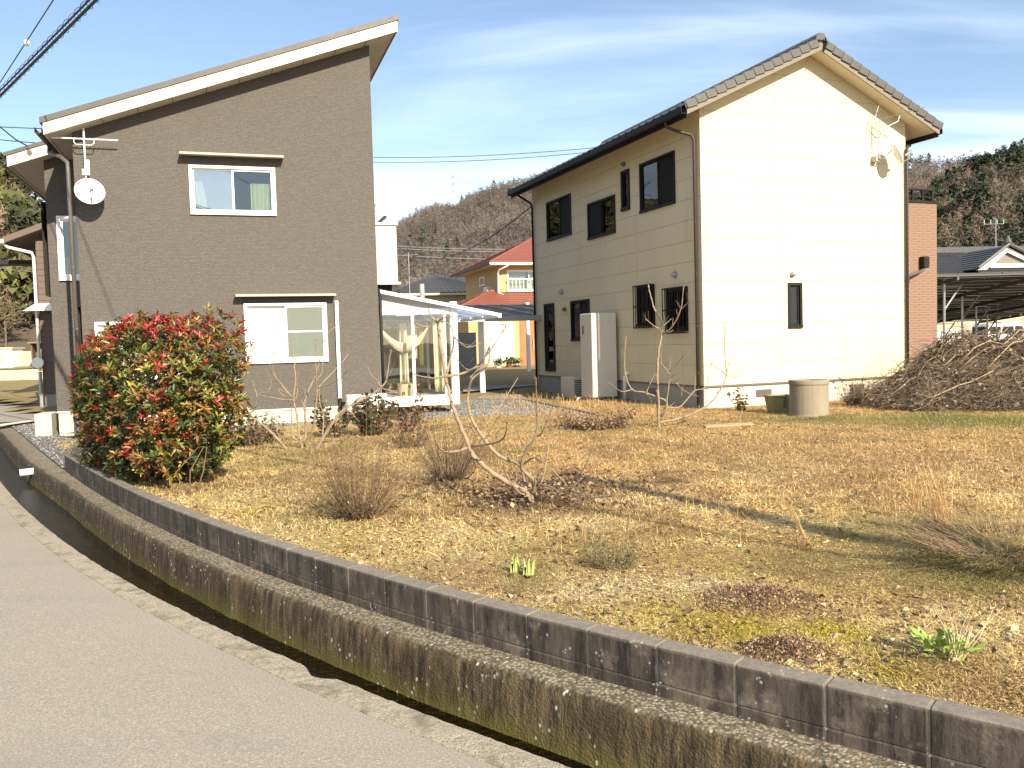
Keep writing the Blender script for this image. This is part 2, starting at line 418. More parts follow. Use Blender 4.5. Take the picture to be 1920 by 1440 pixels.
plain('solar_back', (.012,.013,.017), .5, .2)
plain('solar_face', (.018,.025,.05), .2, .2)
plain('wall_old', (.46,.40,.29), .9, .2, 2, .3, 30, streak=.4)
plain('towel_white', (.72,.70,.58), .95, .06)
plain('towel_cream', (.62,.58,.44), .95, .06)
plain('cloth_dark', (.035,.037,.045), .95, .2)
plain('cloth_olive', (.16,.15,.05), .95, .15)
plain('boards_grey', (.24,.23,.20), .7, .1)
plain('plastic_sheet', (.62,.63,.65), .35, .1)
t = NT('polycarb'); a_ = t.n('ShaderNodeBsdfTranslucent'); a_.inputs[0].default_value = (.50,.60,.78,1); b_ = t.n('ShaderNodeBsdfTransparent'); b_.inputs[0].default_value = (.55,.62,.70,1); c_ = t.n('ShaderNodeMixShader'); c_.inputs[0].default_value = .35; t.l(a_.outputs[0], c_.inputs[1]); t.l(b_.outputs[0], c_.inputs[2]); g_ = t.n('ShaderNodeBsdfGlossy'); g_.inputs['Roughness'].default_value = .2; d_ = t.n('ShaderNodeMixShader'); d_.inputs[0].default_value = .08; t.l(c_.outputs[0], d_.inputs[1]); t.l(g_.outputs[0], d_.inputs[2]); t.l(d_.outputs[0], t.out.inputs[0])
plain('gable_sheet', (.40,.35,.32), .4, .08)
leafmat('leaf_hedge', .38, .22)
leafmat('grass', .8, .30)
leafmat('twigs', .9, 0)
leafmat('forest', .95, 0)
leafmat('leaf_dry', .85, .15)
plain('iris_green', (.30,.36,.10), .5, .15)
plain('weed_green', (.24,.32,.06), .5, .2)
plain('twig_straw', (.50,.40,.25), .9, .2)
plain('bargeboard', (.17,.15,.12), .7, .12, 3)
plain('purlin', (.075,.072,.068), .6, .2)
plain('hood_grey', (.36,.33,.27), .6, .08)
# ================================================================== GROUND, ROAD, CHANNEL, BLOCK WALL
RNG = random.Random(11); NR = np.random.RandomState(5)
_bt = [(113,850),(183,887),(270,927),(373,973),(483,1017),(583,1045),(640,1062),(715,1080),(793,1102),(880,1123),(977,1150),(1089,1177),(1216,1211),(1359,1240),(1527,1278),(1719,1321),(1920,1369)]
_P = np.array([onz(*q, 0)[:2] for q in _bt]); _Q = np.r_[_P, [[-7.50, 13.75], [-9.5, 16.75], [-11.45, 19.6]]]; _c = np.polyfit(np.log(_Q[:,1]), _Q[:,0], 4)
ys = np.linspace(2.0, 19.0, 300); xs = np.polyval(_c, np.log(ys))
pre = [(xs[0] + k*1.55*.5, 2.0 - k*.5) for k in range(24, 0, -1)]
tl = np.array([xs[-1]-xs[-2], ys[-1]-ys[-2]]); tl /= np.linalg.norm(tl); pos = []; q = np.array([xs[-1], ys[-1]]); ang = math.atan2(tl[1], tl[0])
for k in range(60):
    ang += .012; q = q + np.array([math.cos(ang), math.sin(ang)])*.8; pos.append(tuple(q))
CUR = np.array(pre + list(zip(xs, ys)) + pos)
# resample by arc length
_d = np.r_[0, np.cumsum(np.linalg.norm(np.diff(CUR, axis=0), axis=1))]
SL = np.arange(0, _d[-1], .10); CUR = np.c_[np.interp(SL, _d, CUR[:,0]), np.interp(SL, _d, CUR[:,1])]
TAN = np.gradient(CUR, axis=0); TAN /= np.linalg.norm(TAN, axis=1)[:,None]; NOR = np.c_[-TAN[:,1], TAN[:,0]]   # towards the road
def offc(o): return CUR + NOR * (o if np.ndim(o) == 0 else np.asarray(o)[:,None])
def curve_pt(s, o=0.0):
    x = np.interp(s, SL, CUR[:,0]); y = np.interp(s, SL, CUR[:,1])
    n = np.array([np.interp(s, SL, NOR[:,0]), np.interp(s, SL, NOR[:,1])]); return np.array([x, y]) + n*o, n
def curve_x(y): return np.interp(y, CUR[:,1], CUR[:,0])
Z_ROAD, Z_LEDGE, Z_WATER, Z_GARD = -.20, -.25, -.585, -.035

# far terrain (garden side) - one sheet to the horizon, rising slightly behind the houses
def terr_z(x, y):
    return -.11 + .00*x + np.clip((y-24)/16, 0, 1)*.36 + np.clip((y-60)/200, 0, 1)*2.0
tx = np.unique(np.r_[np.arange(-60, 61, 1.0), np.geomspace(61, 3000, 22), -np.geomspace(61, 3000, 22)]); ty = np.unique(np.r_[np.arange(-12, 61, 1.0), np.geomspace(61, 3000, 24)])
far = 3000.0
X, Y = np.meshgrid(tx, ty); idx = np.arange(X.size).reshape(X.shape)
ins = ((X - np.interp(Y, CUR[:,1], CUR[:,0])) > .6) | (Y > CUR[-1,1])
cell = ins[:-1,:-1] & ins[1:,:-1] & ins[:-1,1:] & ins[1:,1:]
f = np.stack([idx[:-1,:-1][cell], idx[:-1,1:][cell], idx[1:,1:][cell], idx[1:,:-1][cell]], 1)
tag(npmesh('terrain', np.c_[X.ravel(), Y.ravel(), terr_z(X, Y).ravel()], f, 'terrain_dry', smooth=True), kind='structure')
# wide base sheet below everything, so that no direction is empty
b_ = MB(); b_.poly([(-far, -far, -1.2), (far, -far, -1.2), (far, far, -1.2), (-far, far, -1.2)]); tag(b_.build('ground', 'terrain_dry'), kind='structure')

# road (asphalt) on the viewer's side
rd = offc(1.045)[::3]; r = MB(); ra = []
for p, n in zip(rd, NOR[::3]):
    ra.append([r.pt((p[0]+n[0]*w, p[1]+n[1]*w, Z_ROAD + (.012*math.sin(p[0]*1.3+p[1]) if False else 0) + min(w, 3)*.008)) for w in (0, .6, 1.6, 3.2, 9.0)])
for a, b in zip(ra[:-1], ra[1:]):
    for k in range(4): r.face((a[k], a[k+1], b[k+1], b[k]))
tag(r.build('road', 'asphalt', recalc=False), kind='structure')

# kerb: rough concrete lip between asphalt and water, with a chipped edge
s_ = np.arange(6.0, SL[-1]-.1, .035)
def offs(o):
    n = np.c_[np.interp(s_, SL, NOR[:,0]), np.interp(s_, SL, NOR[:,1])]; return np.c_[np.interp(s_, SL, CUR[:,0]), np.interp(s_, SL, CUR[:,1])] + n*np.asarray(o)[:,None]
z0_ = s_*0; rk = np.random.RandomState(3)
chip = .872 + .006*(fbm(s_*1.1, z0_+3.3)-.5)*2 + .012*(fbm(s_*7, z0_+1.7)-.5) + .012*(fbm(s_*24, z0_+2.7)-.5)
q_ = np.array(onz(583, 1268, Z_ROAD)[:2]); i0 = int(np.argmin(((offs(s_*0+.87)-q_)**2).sum(1)))
chip[i0-4:i0+5] += np.array([.0, .02, .045, .05, .055, .045, .03, .015, .0])
ino = 1.050 + .012*(fbm(s_*1.2, z0_+8.1)-.5)*2 + .012*(fbm(s_*8, z0_+4.1)-.5) + .014*(fbm(s_*26, z0_+6.1)-.5)
k = MB(); kr = []
zt = Z_ROAD + .006 + .006*(fbm(s_*14, z0_+9)-.5)
c1, c2, c3, c4, cb, cm = offs(chip), offs(chip+.010+.006*rk.rand(len(s_))), offs(ino), offs(ino+.01), offs(chip-.012), offs((chip+ino)/2)
for j in range(len(s_)):
    kr.append([k.pt((cb[j,0], cb[j,1], -.80)), k.pt((c1[j,0], c1[j,1], zt[j]-.016)), k.pt((c2[j,0], c2[j,1], zt[j]-.002)), k.pt((cm[j,0], cm[j,1], zt[j]+.004*rk.rand())), k.pt((c3[j,0], c3[j,1], Z_ROAD+.006)), k.pt((c4[j,0], c4[j,1], Z_ROAD-.05))])
for a, b in zip(kr[:-1], kr[1:]):
    for q in range(5): k.face((a[q], a[q+1], b[q+1], b[q]))
tag(k.build('kerb', 'kerb_concrete', recalc=False), kind='structure')

# channel: bed, water, and the concrete side wall with its ledge
def strip(name, o0, o1, z, mat, step=2):
    a, b = offc(o0)[::step], offc(o1)[::step]; m = MB(); pr = None
    for p, q in zip(a, b):
        cur = (m.pt((p[0], p[1], z)), m.pt((q[0], q[1], z)))
        if pr: m.face((pr[0], cur[0], cur[1], pr[1]))
        pr = cur
    return m.build(name, mat, recalc=False)
tag(strip('channel_bed', .05, .95, -.70, 'channel_bed'), kind='structure')
tag(strip('water', .10, .93, Z_WATER, 'water'), kind='structure')
m = MB(); rr = []
nz1 = (fbm(SL*3, SL*0+2.2)-.5); nz2 = (fbm(SL*9, SL*0+6.2)-.5)
prof = [(.215, -.80), (.205, -.58), (.195, -.42), (.188, -.33), (.182, -.278), (.160, -.254), (.06, -.246), (-.02, -.246), (-.16, -.246), (-.20, -.30), (-.20, -.8)]
for j in range(len(SL)):
    e = nz1[j]*.025 + nz2[j]*.018; row = []
    far_ = max(0, min(1, (CUR[j,1]-11.5)/2.5))               # beyond the blocks the wall is a plain thick kerb
    for q, (o, z) in enumerate(prof):
        oo = o + (e if q < 6 else 0) + far_*(.12 if q < 6 else 0); zz = z + (nz2[j]*.012 if q in (4,5,6) else 0)
        p = CUR[j] + NOR[j]*oo; row.append(m.pt((p[0], p[1], zz)))
    rr.append(row)
for a, b in zip(rr[:-1], rr[1:]):
    for q in range(len(prof)-1): m.face((a[q], b[q], b[q+1], a[q+1]))
cw = m.build('channel_wall', 'channel_concrete', recalc=False, smooth=True)
tag(cw, 'stained concrete side wall of the water channel with mossy foot and rough ledge', 'wall')

# block wall: every block its own piece, recessed mortar core
wall = thing('block_wall', 'low dark weathered concrete block wall curving along the garden edge', 'wall', (float(CUR[60,0]), float(CUR[60,1]), -.25))
sA = SL[np.argmin(((CUR-_P[-2])**2).sum(1))]         # a joint seen in the photo
sEnd = SL[np.argmin(((CUR-_P[0])**2).sum(1))]
BW, BT = .402, .115
def block_mesh(name, h):
    m = MB(); m.box(-BW/2+.004, BW/2-.004, 0, BT, 0, h)
    me = bpy.data.meshes.new(name); me.from_pydata(m.v, [], m.f); bm = bmesh.new(); bm.from_mesh(me)
    bmesh.ops.recalc_face_normals(bm, faces=bm.faces); bmesh.ops.bevel(bm, geom=bm.edges[:], offset=.006, segments=1, affect='EDGES'); bm.to_mesh(me); bm.free()
    me.materials.append(M['block_concrete']); return me
me_top, me_low = block_mesh('concrete_block', .188), block_mesh('concrete_block', .10)
mc = MB()
nb0 = int(math.ceil((sA - 9.0)/BW)); k = 0
ss = sA - BW*round((sA-8.5)/BW) + BW/2
imw = rootmat(wall).inverted()
core = []
while ss < sEnd - BW/2:
    p, n = curve_pt(ss)
    ang = math.atan2(-n[0]*-1, n[1]) if False else math.atan2(-n[1], -n[0]) - math.pi/2
    for z0, me in ((-.188, me_top), (-.290, me_low)):
        o = bpy.data.objects.new('concrete_block', me); COL.objects.link(o); o.parent = wall
        loc = imw @ Vector((p[0]-n[0]*RNG.uniform(0, .004), p[1]-n[1]*RNG.uniform(0, .004), z0 + RNG.uniform(-.0015, .0015))); o.location = loc; o.rotation_euler = (0, 0, ang + RNG.uniform(-.004, .004))
    ss += BW
sg = np.arange(8.3, sEnd, .2); pr = None
for s1 in sg:
    p0, n = curve_pt(s1, -.008); p1, _ = curve_pt(s1, -.106)
    cur = [mc.pt((p0[0],p0[1],-.30)), mc.pt((p0[0],p0[1],-.006)), mc.pt((p1[0],p1[1],-.006)), mc.pt((p1[0],p1[1],-.30))]
    if pr:
        for q in range(3): mc.face((pr[q], cur[q], cur[q+1], pr[q+1]))
    pr = cur
mc.build('mortar', 'mortar', wall, world=True, recalc=False)

# garden sheet with patch colours: (pixel x, pixel y, radius m, colour, strength)
def gcol(x, y):
    x = np.asarray(x, float); y = np.asarray(y, float)
    n1 = fbm(x*.8+3, y*.8); n2 = fbm(x*2.3, y*2.3+9); n3 = fbm(x*6, y*6+4)
    straw = np.array([.56,.42,.18]); pale = np.array([.74,.59,.30]); brown = np.array([.24,.14,.055]); moss = np.array([.36,.275,.030]); green = np.array([.12,.135,.026]); tan = np.array([.50,.31,.130])
    col = straw[None]*np.ones((x.size,1)); xf, yf = x.ravel(), y.ravel(); n1, n2, n3 = n1.ravel(), n2.ravel(), n3.ravel()
    def lay(c, w):
        nonlocal col
        w = np.clip(w, 0, 1)[:,None]; col = col*(1-w) + c[None]*w
    lay(tan, np.clip((yf-5.6)/3, 0, 1)*np.clip((xf+2.0)/2, 0, 1)*.88)
    lay(pale, np.clip((n2-.44)*5, 0, 1)*np.clip(1.2-(yf-4)/7, .15, 1)*.85)
    lay(moss, np.clip((n1-.52)*7, 0, 1)*.75*np.clip(1.1-(yf-3)/4.5, .05, 1))
    lay(brown, np.clip((n3-.54)*6, 0, 1)*.55)
    lay(brown, np.clip((fbm(xf*1.6+20, yf*1.6)-.54)*7, 0, 1)*.6)
    lay(green, np.clip((fbm(xf*1.1+40, yf*1.1+7)-.59)*8, 0, 1)*.30)
    for px, py, rd, c, w in PATCH:
        q = onz(px, py, Z_GARD); d2 = ((xf-q[0])**2 + (yf-q[1])**2)/rd**2
        lay(np.array(c), np.exp(-d2*1.6)*w*(.45+1.1*n2))
    return col
PATCH = [(990,945,.75,(.085,.055,.03),.95),(880,860,.7,(.10,.07,.035),.8),(1060,930,.6,(.10,.065,.035),.75),(680,965,.4,(.10,.07,.035),.8),(840,905,.45,(.12,.08,.04),.8),
         (1380,1180,.30,(.46,.37,.03),1.),(1250,1150,.3,(.42,.34,.035),.9),(1560,1190,.3,(.38,.32,.03),.9),(1680,1260,.3,(.36,.30,.03),.8),(640,1010,.35,(.42,.33,.04),.6),(480,960,.35,(.40,.32,.035),.6),(1170,1060,.4,(.24,.17,.07),.7),
         (1750,1060,.5,(.16,.16,.035),.7),(1600,1010,.45,(.20,.17,.045),.6),(1850,1100,.4,(.13,.14,.03),.7),(1820,1010,.6,(.15,.16,.035),.7),(1700,980,.6,(.20,.17,.05),.6),
         (1520,785,1.2,(.10,.13,.025),.8),(1750,785,1.8,(.12,.15,.025),.9),(1900,790,1.4,(.11,.14,.02),.8),(1300,1110,.35,(.60,.50,.29),.9),(1150,1110,.35,(.58,.48,.27),.8),(560,1000,.7,(.56,.45,.22),.8),(460,930,.6,(.54,.43,.20),.8),
         (500,870,.7,(.15,.15,.035),.6),(590,850,.6,(.12,.10,.03),.7),(1150,800,1.2,(.22,.19,.05),.7),(1000,800,1.3,(.45,.36,.16),.6),(1700,860,1.5,(.40,.25,.115),.7),(1400,840,1.3,(.33,.205,.09),.6),
         (1850,1300,.4,(.26,.15,.06),.7),(1430,1130,.25,(.13,.07,.045),.8),(1470,1225,.2,(.14,.07,.045),.8),(1740,1230,.2,(.11,.08,.03),.7),(760,1010,.5,(.50,.40,.19),.6),(800,1060,.5,(.52,.41,.2),.6)]
step = .055
gx = np.arange(-9.0, 12.5, step); gy = np.concatenate([np.arange(1.2, 12, step), np.arange(12, 21.5, .11)])
X, Y = np.meshgrid(gx, gy)
def gheight(x, y):
    h = Z_GARD + (fbm(x*.55, y*.55)-.5)*.07*np.clip((y-5)/4, .25, 1) + (fbm(x*4, y*4)-.5)*.030 + (fbm(x*14, y*14)-.5)*.012
    h = h - np.clip((y-13)/8, 0, 1)*.03
    w = np.interp(y, CUR[:,1], CUR[:,0]); dd = (x-w)*.72                   # distance to the wall, roughly
    h = np.minimum(h, -.018 + np.clip(dd-.1, 0, 1)*.06)
    for px, py, hh, rr2 in ((1870,1050,.16,.55),(1240,1110,.03,.4),(1430,1135,.05,.3),(1480,1225,.035,.2),(560,840,.05,.7),(1060,930,.05,.5)):
        q = onz(px, py, Z_GARD); h = h + hh*np.exp(-((x-q[0])**2+(y-q[1])**2)/rr2**2)
    return h
Zg = gheight(X, Y)
inside = (X - np.interp(Y, CUR[:,1], CUR[:,0]))*np.interp(Y, CUR[:,1], -NOR[:,0]) > .075
_ua = (X-(-2.75))*math.cos(R_(18.2)) + (Y-17.92)*math.sin(R_(18.2)); inside &= ~((Y > 12.55) & (_ua < -4.75 + (Y-12.55)*.10))
ny, nx = X.shape; idx = np.arange(ny*nx).reshape(ny, nx)
cell = inside[:-1,:-1] & inside[1:,:-1] & inside[:-1,1:] & inside[1:,1:]
f = np.stack([idx[:-1,:-1][cell], idx[:-1,1:][cell], idx[1:,1:][cell], idx[1:,:-1][cell]], 1)
use = np.unique(f); remap = np.full(ny*nx, -1); remap[use] = np.arange(len(use)); f = remap[f]
vx, vy, vz = X.ravel()[use], Y.ravel()[use], Zg.ravel()[use]
gcols = gcol(vx, vy)
garden = tag(npmesh('garden_ground', np.c_[vx, vy, vz], f, 'garden_soil', col=gcols, smooth=True), kind='structure')
def gz(x, y): return float(gheight(np.array([float(x)]), np.array([float(y)]))[0])
# gravel: beside the grey house and between the houses (each one sheet with loose stones on top)
def gravel_bed(name, pix, z, n, seed, extra=None):
    pts = [onz(x, y, z) for x, y in pix] if extra is None else extra
    m = MB(); m.poly([(p[0], p[1], z) for p in pts]); o = tag(m.build(name, 'gravel'), kind='structure')
    rs = np.random.RandomState(seed); poly = np.array([(p[0], p[1]) for p in pts]); lo, hi = poly.min(0), poly.max(0)
    q = rs.rand(n*3, 2)*(hi-lo)+lo
    ins = np.zeros(len(q), bool); j = len(poly)-1
    for i in range(len(poly)):
        a, b = poly[i], poly[j]
        c = ((a[1] > q[:,1]) != (b[1] > q[:,1])) & (q[:,0] < (b[0]-a[0])*(q[:,1]-a[1])/(b[1]-a[1]+1e-9)+a[0]); ins ^= c; j = i
    q = q[ins][:n]; n = len(q)
    base = np.array([(1,0,0),(-1,0,0),(0,1,0),(0,-1,0),(0,0,.8),(0,0,-.8)]); fc = np.array([(0,2,4),(2,1,4),(1,3,4),(3,0,4),(2,0,5),(1,2,5),(3,1,5),(0,3,5)])
    r = rs.uniform(.010, .026, (n,1,1)); th = rs.rand(n)*6.3; rot = np.stack([np.stack([np.cos(th), -np.sin(th), 0*th], 1), np.stack([np.sin(th), np.cos(th), 0*th], 1), np.stack([0*th, 0*th, 0*th+1], 1)], 1)
    v = base[None]*rs.uniform(.6, 1.3, (n,6,1)); v = np.einsum('nij,nkj->nki', rot, v)*r; v[:,:,0] += q[:,0:1]; v[:,:,1] += q[:,1:2]; v[:,:,2] += z+.008
    F = fc[None] + 6*np.arange(n)[:,None,None]
    g = rs.uniform(.10, .36, (n,1,1))*np.array([1,.99,.96]); colr = np.broadcast_to(g, (n,6,3)).reshape(-1,3)
    s = npmesh('loose_stones', v.reshape(-1,3), F.reshape(-1,3), 'leaf_dry', col=colr); s.parent = o; s['kind'] = 'stuff'
    return o

YA = R_(18.2); TA = np.array([math.cos(YA), math.sin(YA), 0]); NA = np.array([-math.sin(YA), math.cos(YA), 0]); PA = onz(716, 757, .25)
def Af(x, y, v=0.0):
    q = onplane(x, y, PA + NA*v, NA); d = q - PA; return float(d @ TA), float(q[2])
YB = R_(21.0); TB = np.array([math.cos(YB), math.sin(YB), 0]); NB = np.array([-math.sin(YB), math.cos(YB), 0]); PB = onz(1320, 724, .42)
def Gf(x, y, v=0.0):
    q = onplane(x, y, PB + NB*v, NB); d = q - PB; return float(d @ TB), float(q[2])
def Sf(x, y, u=0.0):
    q = onplane(x, y, PB + TB*u, TB); d = q - PB; return float(d @ NB), float(q[2])
def Aw(u, v, z): q = PA + TA*u + NA*v; return (q[0], q[1], z)
def Bw(u, v, z): q = PB + TB*u + NB*v; return (q[0], q[1], z)

def cells(poly, holes):
    """convex polygon minus rectangles -> (verts2d, faces, boundary edges)"""
    us = sorted({min(p[0] for p in poly), max(p[0] for p in poly)} | {h[i] for h in holes for i in (0, 1)})
    zs = sorted({min(p[1] for p in poly), max(p[1] for p in poly)} | {h[i] for h in holes for i in (2, 3)})
    def clip(pts, a, b, c):     # keep a*x+b*y<=c
        out = []
        for i in range(len(pts)):
            p, q = pts[i], pts[(i+1) % len(pts)]; dp, dq = a*p[0]+b*p[1]-c, a*q[0]+b*q[1]-c
            if dp <= 1e-9: out.append(p)
            if (dp < -1e-9 and dq > 1e-9) or (dp > 1e-9 and dq < -1e-9):
                t = dp/(dp-dq); out.append((p[0]+(q[0]-p[0])*t, p[1]+(q[1]-p[1])*t))
        return out
    vid = {}; V = []; Fc = []
    def vi(p):
        k = (round(p[0], 4), round(p[1], 4))
        if k not in vid: vid[k] = len(V); V.append(k)
        return vid[k]
    for a in range(len(us)-1):
        for b in range(len(zs)-1):
            cu, cz = (us[a]+us[a+1])/2, (zs[b]+zs[b+1])/2
            if any(h[0] < cu < h[1] and h[2] < cz < h[3] for h in holes): continue
            pts = [(us[a], zs[b]), (us[a+1], zs[b]), (us[a+1], zs[b+1]), (us[a], zs[b+1])]
            n = len(poly)
            ar = sum(poly[i][0]*poly[(i+1) % n][1]-poly[(i+1) % n][0]*poly[i][1] for i in range(n))
            pp = poly if ar > 0 else poly[::-1]
            for i in range(n):
                p, q = pp[i], pp[(i+1) % n]; ex, ey = q[0]-p[0], q[1]-p[1]
                pts = clip(pts, ey, -ex, ey*p[0]-ex*p[1])
                if len(pts) < 3: break
            if len(pts) >= 3:
                ids = [vi(p) for p in pts]; ids = [x for i, x in enumerate(ids) if x != ids[i-1]]
                if len(ids) >= 3: Fc.append(ids)
    return V, Fc
def holed(m, poly, holes, d0, d1, fn):
    V, Fc = cells(poly, holes)
    if not Fc: return m
    a = [m.pt(fn(p[0], p[1], d0)) for p in V]; b = [m.pt(fn(p[0], p[1], d1)) for p in V]; cnt = {}
    for f in Fc:
        m.face([a[i] for i in f][::-1]); m.face([b[i] for i in f])
        for i in range(len(f)):
            e = (f[i], f[(i+1) % len(f)]); cnt[tuple(sorted(e))] = cnt.get(tuple(sorted(e)), 0) + 1
    for f in Fc:
        for i in range(len(f)):
            e = (f[i], f[(i+1) % len(f)])
            if cnt[tuple(sorted(e))] == 1: m.face((a[e[0]], a[e[1]], b[e[1]], b[e[0]]))
    return m

def curtain_mesh(m, u0, u1, z0, z1, d, fn, amp=.02, waves=5, flare=0):
    n = waves*8; pr = None
    for i in range(n+1):
        t = i/n; dd = d + amp*math.sin(t*waves*2*math.pi) + .4*amp*math.sin(t*waves*5.1)
        cur = (m.pt(fn(u0+(u1-u0)*t*(1-flare), z1, dd)), m.pt(fn(u0+(u1-u0)*t*(1-.3*flare), (z0+z1)/2, dd)), m.pt(fn(u0+(u1-u0)*t, z0, dd)))
        if pr:
            for k in range(2): m.face((pr[k], cur[k], cur[k+1], pr[k+1]))
        pr = cur
def window(parent, fn, u0, u1, z0, z1, frame='window_white', glass='glass', proud=.03, fw=.05, sashes=2, sill=True, curtains=(), screen=None, midrail=None, room=True, back=.12):
    """fn(u,z,d): d = depth inwards from the wall face; sliding window with two sashes"""
    m = MB(); f4 = lambda mm, a, b, c, d, e, g: mm.hexa([fn(a,c,e), fn(b,c,e), fn(b,d,e), fn(a,d,e)], [fn(a,c,g), fn(b,c,g), fn(b,d,g), fn(a,d,g)])
    f4(m, u0, u1, z1-fw, z1, -proud, back-.02); f4(m, u0, u1, z0, z0+fw*1.2, -proud-(.02 if sill else 0), back-.02)
    f4(m, u0, u0+fw, z0+fw*1.2, z1-fw, -proud, back-.02); f4(m, u1-fw, u1, z0+fw*1.2, z1-fw, -proud, back-.02)
    w = m.build('window', frame, parent)
    a0, a1, b0, b1 = u0+fw, u1-fw, z0+fw*1.2, z1-fw
    spans = [(a0, a1, .02)] if sashes == 1 else [(a0, (a0+a1)/2+.02, .045), ((a0+a1)/2-.02, a1, .012)]
    sw = .036
    for i, (p, q, d) in enumerate(spans):
        s = MB(); f4(s, p, q, b1-sw, b1-.002, d, d+.026); f4(s, p, q, b0+.002, b0+sw*1.3, d, d+.026); f4(s, p, p+sw, b0+sw*1.3, b1-sw, d, d+.026); f4(s, q-sw, q, b0+sw*1.3, b1-sw, d, d+.026)
        if midrail is not None and i in midrail: f4(s, p+sw, q-sw, (b0+b1)/2+.02-.015, (b0+b1)/2+.02+.015, d+.002, d+.024)
        s.build('sash', frame, w)
        g = MB(); f4(g, p+sw-.004, q-sw+.004, b0+sw*1.3-.004, b1-sw+.004, d+.011, d+.015)
        gm = glass if isinstance(glass, str) else glass[i]
        g.build('pane', gm, w)
        if screen is not None and i in screen:
            g = MB(); f4(g, p+sw, q-sw, b0+sw*1.3, b1-sw, d-.012, d-.010); g.build('insect_screen', 'screen_mesh', w)
    if room:
        r = MB(); R = 1.1
        a = [fn(u0-.3, z0-.3, back), fn(u1+.3, z0-.3, back), fn(u1+.3, z1+.3, back), fn(u0-.3, z1+.3, back)]; b = [fn(u0-.3, z0-.3, R), fn(u1+.3, z0-.3, R), fn(u1+.3, z1+.3, R), fn(u0-.3, z1+.3, R)]
        i = [r.pt(p) for p in a+b]
        for q in ((4,5,6,7),(0,1,5,4),(1,2,6,5),(2,3,7,6),(3,0,4,7)): r.face([i[k] for k in q])
        r.build('room', 'room_dark', w)
    for c in curtains:
        cm = MB(); curtain_mesh(cm, c[0], c[1], z0+fw+c[2] if len(c) > 2 else z0+fw, z1-fw-(c[3] if len(c) > 3 else .02), back+.06, fn, .018, c[4] if len(c) > 4 else 4, c[5] if len(c) > 5 else 0)
        cm.build('curtain', 'curtain', w, smooth=True, recalc=False)
    return w

# ================================================================== GREY HOUSE
HA = thing('grey_house', 'two-storey grey textured house with steep single-pitch roof and white window frames', 'house', (PA[0], PA[1], 0), YA)
UL, ZF = -5.62, .25
zs0 = lambda u: 7.66 + .365*u                       # underside of the roof at the wall
ff = lambda u, z, d: (u, d, z)
W1 = (*[Af(353,309)[0], Af(518,405)[0]], Af(518,405)[1], Af(353,309)[1])
w1 = (-3.60, -1.98, 4.13, 5.085); w2 = (-2.69, -1.07, 1.18, 2.385); w3 = (-5.40, -3.72, .95, 2.07)
mw = MB(); holed(mw, [(UL, ZF), (0, ZF), (0, zs0(0)), (UL, zs0(UL))], [w1, w2, w3], 0, .12, ff)
mw.build('wall', 'grey_siding', HA)
mo = MB(); mo.box(UL+.002, UL+.12, .121, 6.9, ZF, zs0(UL)); mo.build('wall', 'grey_siding', HA)
mo = MB(); mo.prism([(.121, ZF), (6.9, ZF), (6.9, zs0(0)), (.121, zs0(0))], -.12, -.002, lambda a, b, d: (d, a, b)); mo.build('wall', 'grey_siding', HA)
mo = MB(); mo.prism([(UL, ZF), (0, ZF), (0, zs0(0)), (UL, zs0(UL))], 6.9, 7.0, lambda a, b, d: (a, d, b)); mo.build('wall', 'grey_siding', HA)
mo = MB(); mo.box(UL+.02, -.02, .018, 6.98, -.35, ZF-.032); mo.build('foundation', 'foundation', HA)
mo = MB(); mo.box(UL-.012, .012, -.012, .02, ZF-.03, ZF-.002); mo.build('flashing', 'window_white', HA)
# roof: soffit slab, white fascia boards, dark metal sheet with a drip edge
OV = .43; u_l, u_r = -6.02, .52
def sl_(u0, u1, t0, t1, v0, v1, m):
    m.prism([(u0, zs0(u0)+t0), (u1, zs0(u1)+t0), (u1, zs0(u1)+t1), (u0, zs0(u0)+t1)], v0, v1, lambda a, b, d: (a, d, b))
ro = MB(); sl_(u_l+.03, u_r-.03, .004, .15, -OV+.028, 7.4, ro); rf = ro.build('roof', 'soffit', HA)
ro = MB(); sl_(u_l, u_r, -.012, .20, -OV, -OV+.026, ro); ro.build('fascia', 'cream_fascia', rf)
ro = MB(); sl_(u_l+.0005, u_l+.027, -.011, .20, -OV+.030, 7.4, ro); ro.build('fascia', 'cream_fascia', rf)
ro = MB(); sl_(u_r-.026, u_r-.001, -.011, .20, -OV+.030, 7.4, ro); ro.build('fascia', 'pipe_dark', rf)
ro = MB(); sl_(u_l-.05, u_r+.03, .203, .31, -OV-.025, 7.45, ro); ro.build('roof_sheet', 'roof_metal', rf)
for k in range(9):                                  # soffit joints
    u = UL + .55 + k*.62
    jm = MB(); jm.prism([(u, zs0(u)-.0005), (u+.012, zs0(u+.012)-.0005), (u+.012, zs0(u+.012)+.003), (u, zs0(u)+.003)], -OV+.03, -.005, lambda a, b, d: (a, d, b)); jm.build('soffit_joint', 'pipe_dark', rf)
def gutter(parent, a, b, mat, w=.11, h=.09, name='gutter'):
    a, b = Vector(a), Vector(b); d = (b-a).normalized(); s = Vector((0,0,1)).cross(d).normalized(); m = MB(); prof = [(-w/2, h/2), (-w/2, -h/2+.02), (-w/4, -h/2), (w/4, -h/2), (w/2, -h/2+.02), (w/2, h/2), (w/2-.008, h/2), (w/2-.008, -h/2+.024), (0, -h/2+.01), (-w/2+.008, -h/2+.024), (-w/2+.008, h/2)]
    A_ = [m.pt(a + s*x + Vector((0,0,z))) for x, z in prof]; B_ = [m.pt(b + s*x + Vector((0,0,z))) for x, z in prof]; n = len(prof)
    for k in range(n): m.face((A_[k], A_[(k+1) % n], B_[(k+1) % n], B_[k]))
    m.face(A_[::-1]); m.face(B_); return m.build(name, mat, parent)
